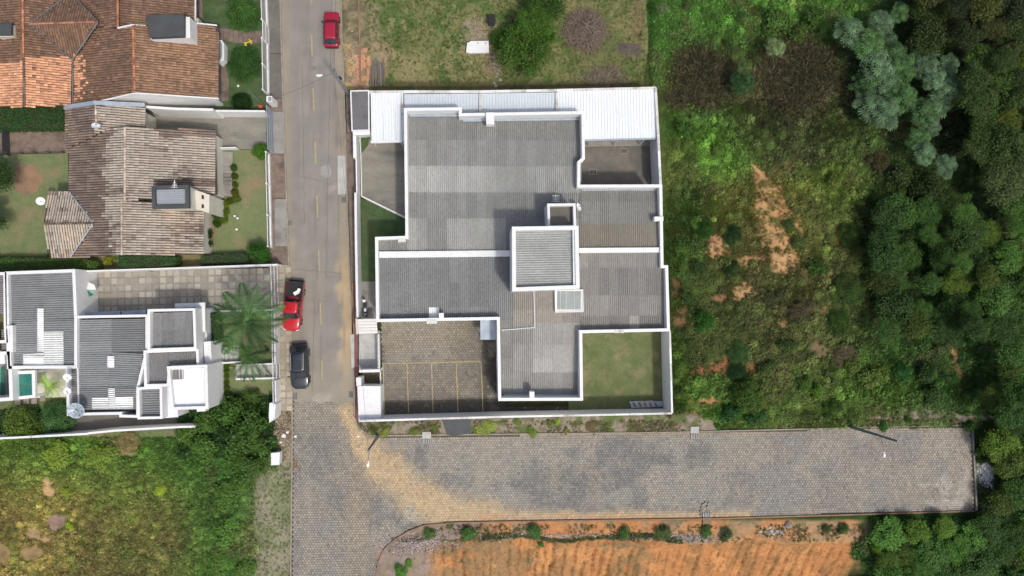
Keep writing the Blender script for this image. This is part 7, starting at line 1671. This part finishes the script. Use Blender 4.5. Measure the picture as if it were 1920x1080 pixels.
px, py = region(900, 1640, 1990, 975, 1130); scatter('scrub_bushes', 'low bushes filling the thicket south of the dead end', 'scrub', px, py, tints(px, py, .16, 1.35), g.uniform(.5, 1.2, len(px)), g.integers(7, 10, len(px)), 22)
px, py = region(900, -60, 470, 830, 1140); x, y = WN(px, py); keep = (bare_d(px, py) > 2) & (fbm(x, y, 3, 161) > .5); px, py = px[keep], py[keep]
scatter('field_bushes', 'small mounded weeds of the overgrown field', 'weeds', px, py, tints(px, py, .14, 1.5), g.uniform(.3, .75, len(px)), g.integers(7, 10, len(px)), 23)
px, py = region(3500, 1222, 1275, -30, 170); scatter('grass_tufts', 'tall green grass at the right edge of the grassy lot', 'grass', px, py, tints(px, py), g.uniform(.6, 1.2, len(px)), g.integers(0, 5, len(px)), 2)
px, py = region(9000, 1600, 1990, 975, 1130); k = px > 1622 + 25 * np.sin(py / 14.); px, py = px[k], py[k]; scatter('scrub_plants', 'low green undergrowth of the thicket south of the dead end', 'scrub', px, py, tints(px, py), g.uniform(.7, 1.5, len(px)), g.integers(0, 5, len(px)), 3)
px, py = region(3000, 1836, 1990, 790, 985); k = ((px - 1848) / 13) ** 2 + ((py - 890) / 26) ** 2 > 1.1; px, py = px[k], py[k]; scatter('scrub_plants', 'undergrowth between the dead end kerb and the right edge', 'scrub', px, py, tints(px, py), g.uniform(.6, 1.3, len(px)), g.integers(0, 5, len(px)), 4)
# overgrown field lower left
px, py = region(26000, -60, 520, 822, 1140); x, y = WN(px, py)
k = (bare_d(px, py) > .4 + 1.1 * fbm(x, y, 1, 145) + g.random(len(px)) * .7) & (px < 455 + 40 * fbm(x, y, 2, 146) + 50 * (py < 880)) & (py > 826 - px * .06)
px, py = px[k], py[k]; x, y = WN(px, py); scatter('field_weeds', 'mixed green and brown weeds of the overgrown field', 'weeds', px, py, tints(px, py, gain=1.36), g.uniform(.45, 1.05, len(px)), g.integers(0, 5, len(px)), 5)
px, py = region(2600, 340, 510, 745, 850); scatter('field_weeds', 'tangle of dark weeds in the corner below the villa', 'weeds', px, py, np.array([[52, 80, 40.]]) * (1 + g.normal(0, .2, (len(px), 1))), g.uniform(.7, 1.4, len(px)), g.integers(0, 7, len(px)), 6)
px, py = region(2600, 0, 345, 770, 812); k = (px < 118) & (py < 818 - px * .04); px, py = px[k], py[k]; scatter('garden_plants', 'low planting in the small villa garden', 'plants', px, py, np.array([[50, 74, 38.]]) * (1 + g.normal(0, .2, (len(px), 1))), g.uniform(.5, 1.0, len(px)), g.integers(0, 5, len(px)), 7)
# verge strips
px, py = region(5200, 676, 1340, 788, 816); x, y = WN(px, py); k = inpoly(px, py, VERGE) & (fbm(x, y, 2.0, 150) + g.random(len(px)) * .4 > .72) & ~((px > 826) & (px < 886)); px, py = px[k], py[k]
scatter('verge_weeds', 'patchy low weeds on the earth verge below the big wall', 'weeds', px, py, mixc(np.zeros((len(px), 3)) + np.array([98, 104, 66.]), (g.random(len(px)) < .4) * 1., (124, 110, 84)) * (1 + g.normal(0, .15, (len(px), 1))), g.uniform(.2, .5, len(px)), g.integers(0, 5, len(px)), 8, 0)
px, py = region(5200, 740, 1620, 982, 1016); x, y = WN(px, py); k = (fbm(x, y, 2.0, 151) + g.random(len(px)) * .4 > .74) & (py > 984 + (850 - np.minimum(px, 850)) * .3); px, py = px[k], py[k]
scatter('verge_weeds', 'low weeds and dry stalks on the clay verge', 'weeds', px, py, mixc(np.zeros((len(px), 3)) + np.array([84, 96, 54.]), (g.random(len(px)) < .5) * 1., (132, 110, 82)) * (1 + g.normal(0, .15, (len(px), 1))), g.uniform(.2, .55, len(px)), g.integers(0, 5, len(px)), 9, 0)
px, py = region(1500, 1340, 1830, 786, 800); k = py < 803 - (px - 1340) * .012; px, py = px[k], py[k]; scatter('verge_weeds', 'dry grass at the north edge of the side street', 'grass', px, py, np.array([[118, 108, 78.]]) * (1 + g.normal(0, .2, (len(px), 1))), g.uniform(.3, .7, len(px)), g.integers(0, 5, len(px)), 10)
px, py = region(1100, 905, 1280, 1008, 1018); py = py + 6 * np.sin(px / 40) - 2; scatter('verge_weeds', 'line of dark grass along the lip of the clay bank', 'grass', px, py, np.array([[76, 84, 46.]]) * (1 + g.normal(0, .2, (len(px), 1))), g.uniform(.25, .6, len(px)), g.integers(0, 5, len(px)), 11)
# grass of the north lot and the verge by the field
px, py = region(12000, 684, 1212, -30, 160); x, y = WN(px, py); k = (fbm(x, y, 3, 152) + g.random(len(px)) * .8 > .8) & (np.hypot(px - 1097, py - 58) > 40) & ~((px > 870) & (px < 920) & (py > 70) & (py < 102)) & ~((px > 690) & (px < 726) & (py > 100)); px, py = px[k], py[k]; x, y = WN(px, py)
c = np.zeros((len(px), 3)) + np.array([96, 112, 60.]); c = mixc(c, sm(fbm(x, y, 2.2, 41), .46, .6) * .7, (80, 104, 50)); c = mixc(c, (g.random(len(px)) < .25) * .8, (140, 130, 92))
scatter('grass_tufts', 'short tufted grass of the open lot', 'grass', px, py, c * (1 + g.normal(0, .12, (len(px), 1))), g.uniform(.15, .42, len(px)), g.integers(0, 2, len(px)), 12)
px, py = region(5000, 455, 545, 765, 1130); x, y = WN(px, py); k = fbm(x, y, 2.5, 153) + g.random(len(px)) * .7 > .8; px, py = px[k], py[k]
scatter('grass_tufts', 'thin grey green grass of the street verge', 'grass', px, py, np.array([[118, 124, 88.]]) * (1 + g.normal(0, .12, (len(px), 1))), g.uniform(.12, .35, len(px)), g.integers(0, 2, len(px)), 13)
# rubble and dry twigs, pebbles
def pebbles(name, label, n, cx, cy, sx, sy, cols, rmin, rmax, seed, box=None):
    g = np.random.default_rng(seed); px = g.normal(cx, sx, n) if not box else g.uniform(box[0], box[1], n); py = g.normal(cy, sy, n) if not box else g.uniform(box[2], box[3], n)
    x, y = WN(px, py); z = ground_z(x, y); V = []; Fq = []; Cc = []
    base = np.array([[1, 0, 0], [0, 1, 0], [-1, 0, 0], [0, -1, 0], [0, 0, .8], [0, 0, -.8]]); fc = np.array([[0, 1, 4], [1, 2, 4], [2, 3, 4], [3, 0, 4], [1, 0, 5], [2, 1, 5], [3, 2, 5], [0, 3, 5]])
    r = g.uniform(rmin, rmax, n); J = base[None] * g.uniform(.6, 1.3, (n, 6, 1)) * r[:, None, None]; a = g.random(n) * 6.28; ca, sa = np.cos(a), np.sin(a)
    X_ = J[..., 0] * ca[:, None] - J[..., 1] * sa[:, None] + x[:, None]; Y_ = J[..., 0] * sa[:, None] + J[..., 1] * ca[:, None] + y[:, None]; Z_ = J[..., 2] + z[:, None] + r[:, None] * .3
    V = np.stack([X_, Y_, Z_], -1).reshape(-1, 3); Fq = (np.arange(n)[:, None, None] * 6 + fc[None]).reshape(-1, 3); cc = np.array(cols, float)[g.integers(len(cols), size=n)]
    o_ = obj(name, npmesh(name, V, Fq, 'pebble', k=3, col=SN(np.repeat(cc * g.uniform(.85, 1.1, (n, 1)), 6, 0))), None); return tag(o_, label, 'gravel', kind='stuff')
pebbles('rubble', 'pinkish grey rubble strewn inside the curved kerb', 1500, 790, 1022, 36, 12, [(176, 160, 160), (150, 136, 134), (190, 176, 170), (120, 104, 96)], .03, .11, 1)
pebbles('rubble', 'band of pale rubble along the south verge', 1500, 0, 0, 0, 0, [(176, 160, 156), (156, 140, 136), (190, 180, 172)], .03, .10, 2, box=(900, 1300, 1001, 1013))
pebbles('rubble', 'pale stones of the rubble below the south gully', 400, 1305, 1010, 26, 4, [(170, 162, 156), (190, 180, 172)], .04, .12, 3)
pebbles('gravel', 'pale gravel and litter on the verge by the villa fence corner', 420, 522, 812, 9, 22, [(170, 150, 128), (196, 184, 170), (120, 96, 76)], .03, .09, 4)
pebbles('gravel', 'loose stones on the earth strip beside the grassy lot', 420, 664, 130, 9, 26, [(190, 180, 166), (196, 140, 104), (130, 116, 100)], .03, .09, 5)
pebbles('plaster_spill', 'white plaster rubble dumped beyond the dead end kerb', 380, 1849, 888, 7, 15, [(206, 204, 200), (188, 186, 182)], .05, .16, 6)
pebbles('gravel', 'brick and stone crumbs around the white slab on the grassy lot', 420, 890, 76, 24, 26, [(170, 156, 140), (190, 140, 100), (150, 136, 120)], .03, .09, 7)
pebbles('clods', 'loose clay clods scattered over the cut bank', 900, 0, 0, 0, 0, [(186, 130, 80), (160, 112, 70), (204, 150, 100)], .03, .10, 9, box=(800, 1600, 1008, 1095))
pebbles('gravel', 'coarse bits scattered over the asphalt and paved corner', 260, 0, 0, 0, 0, [(176, 166, 146), (120, 112, 104)], .015, .035, 8, box=(560, 655, 200, 960))
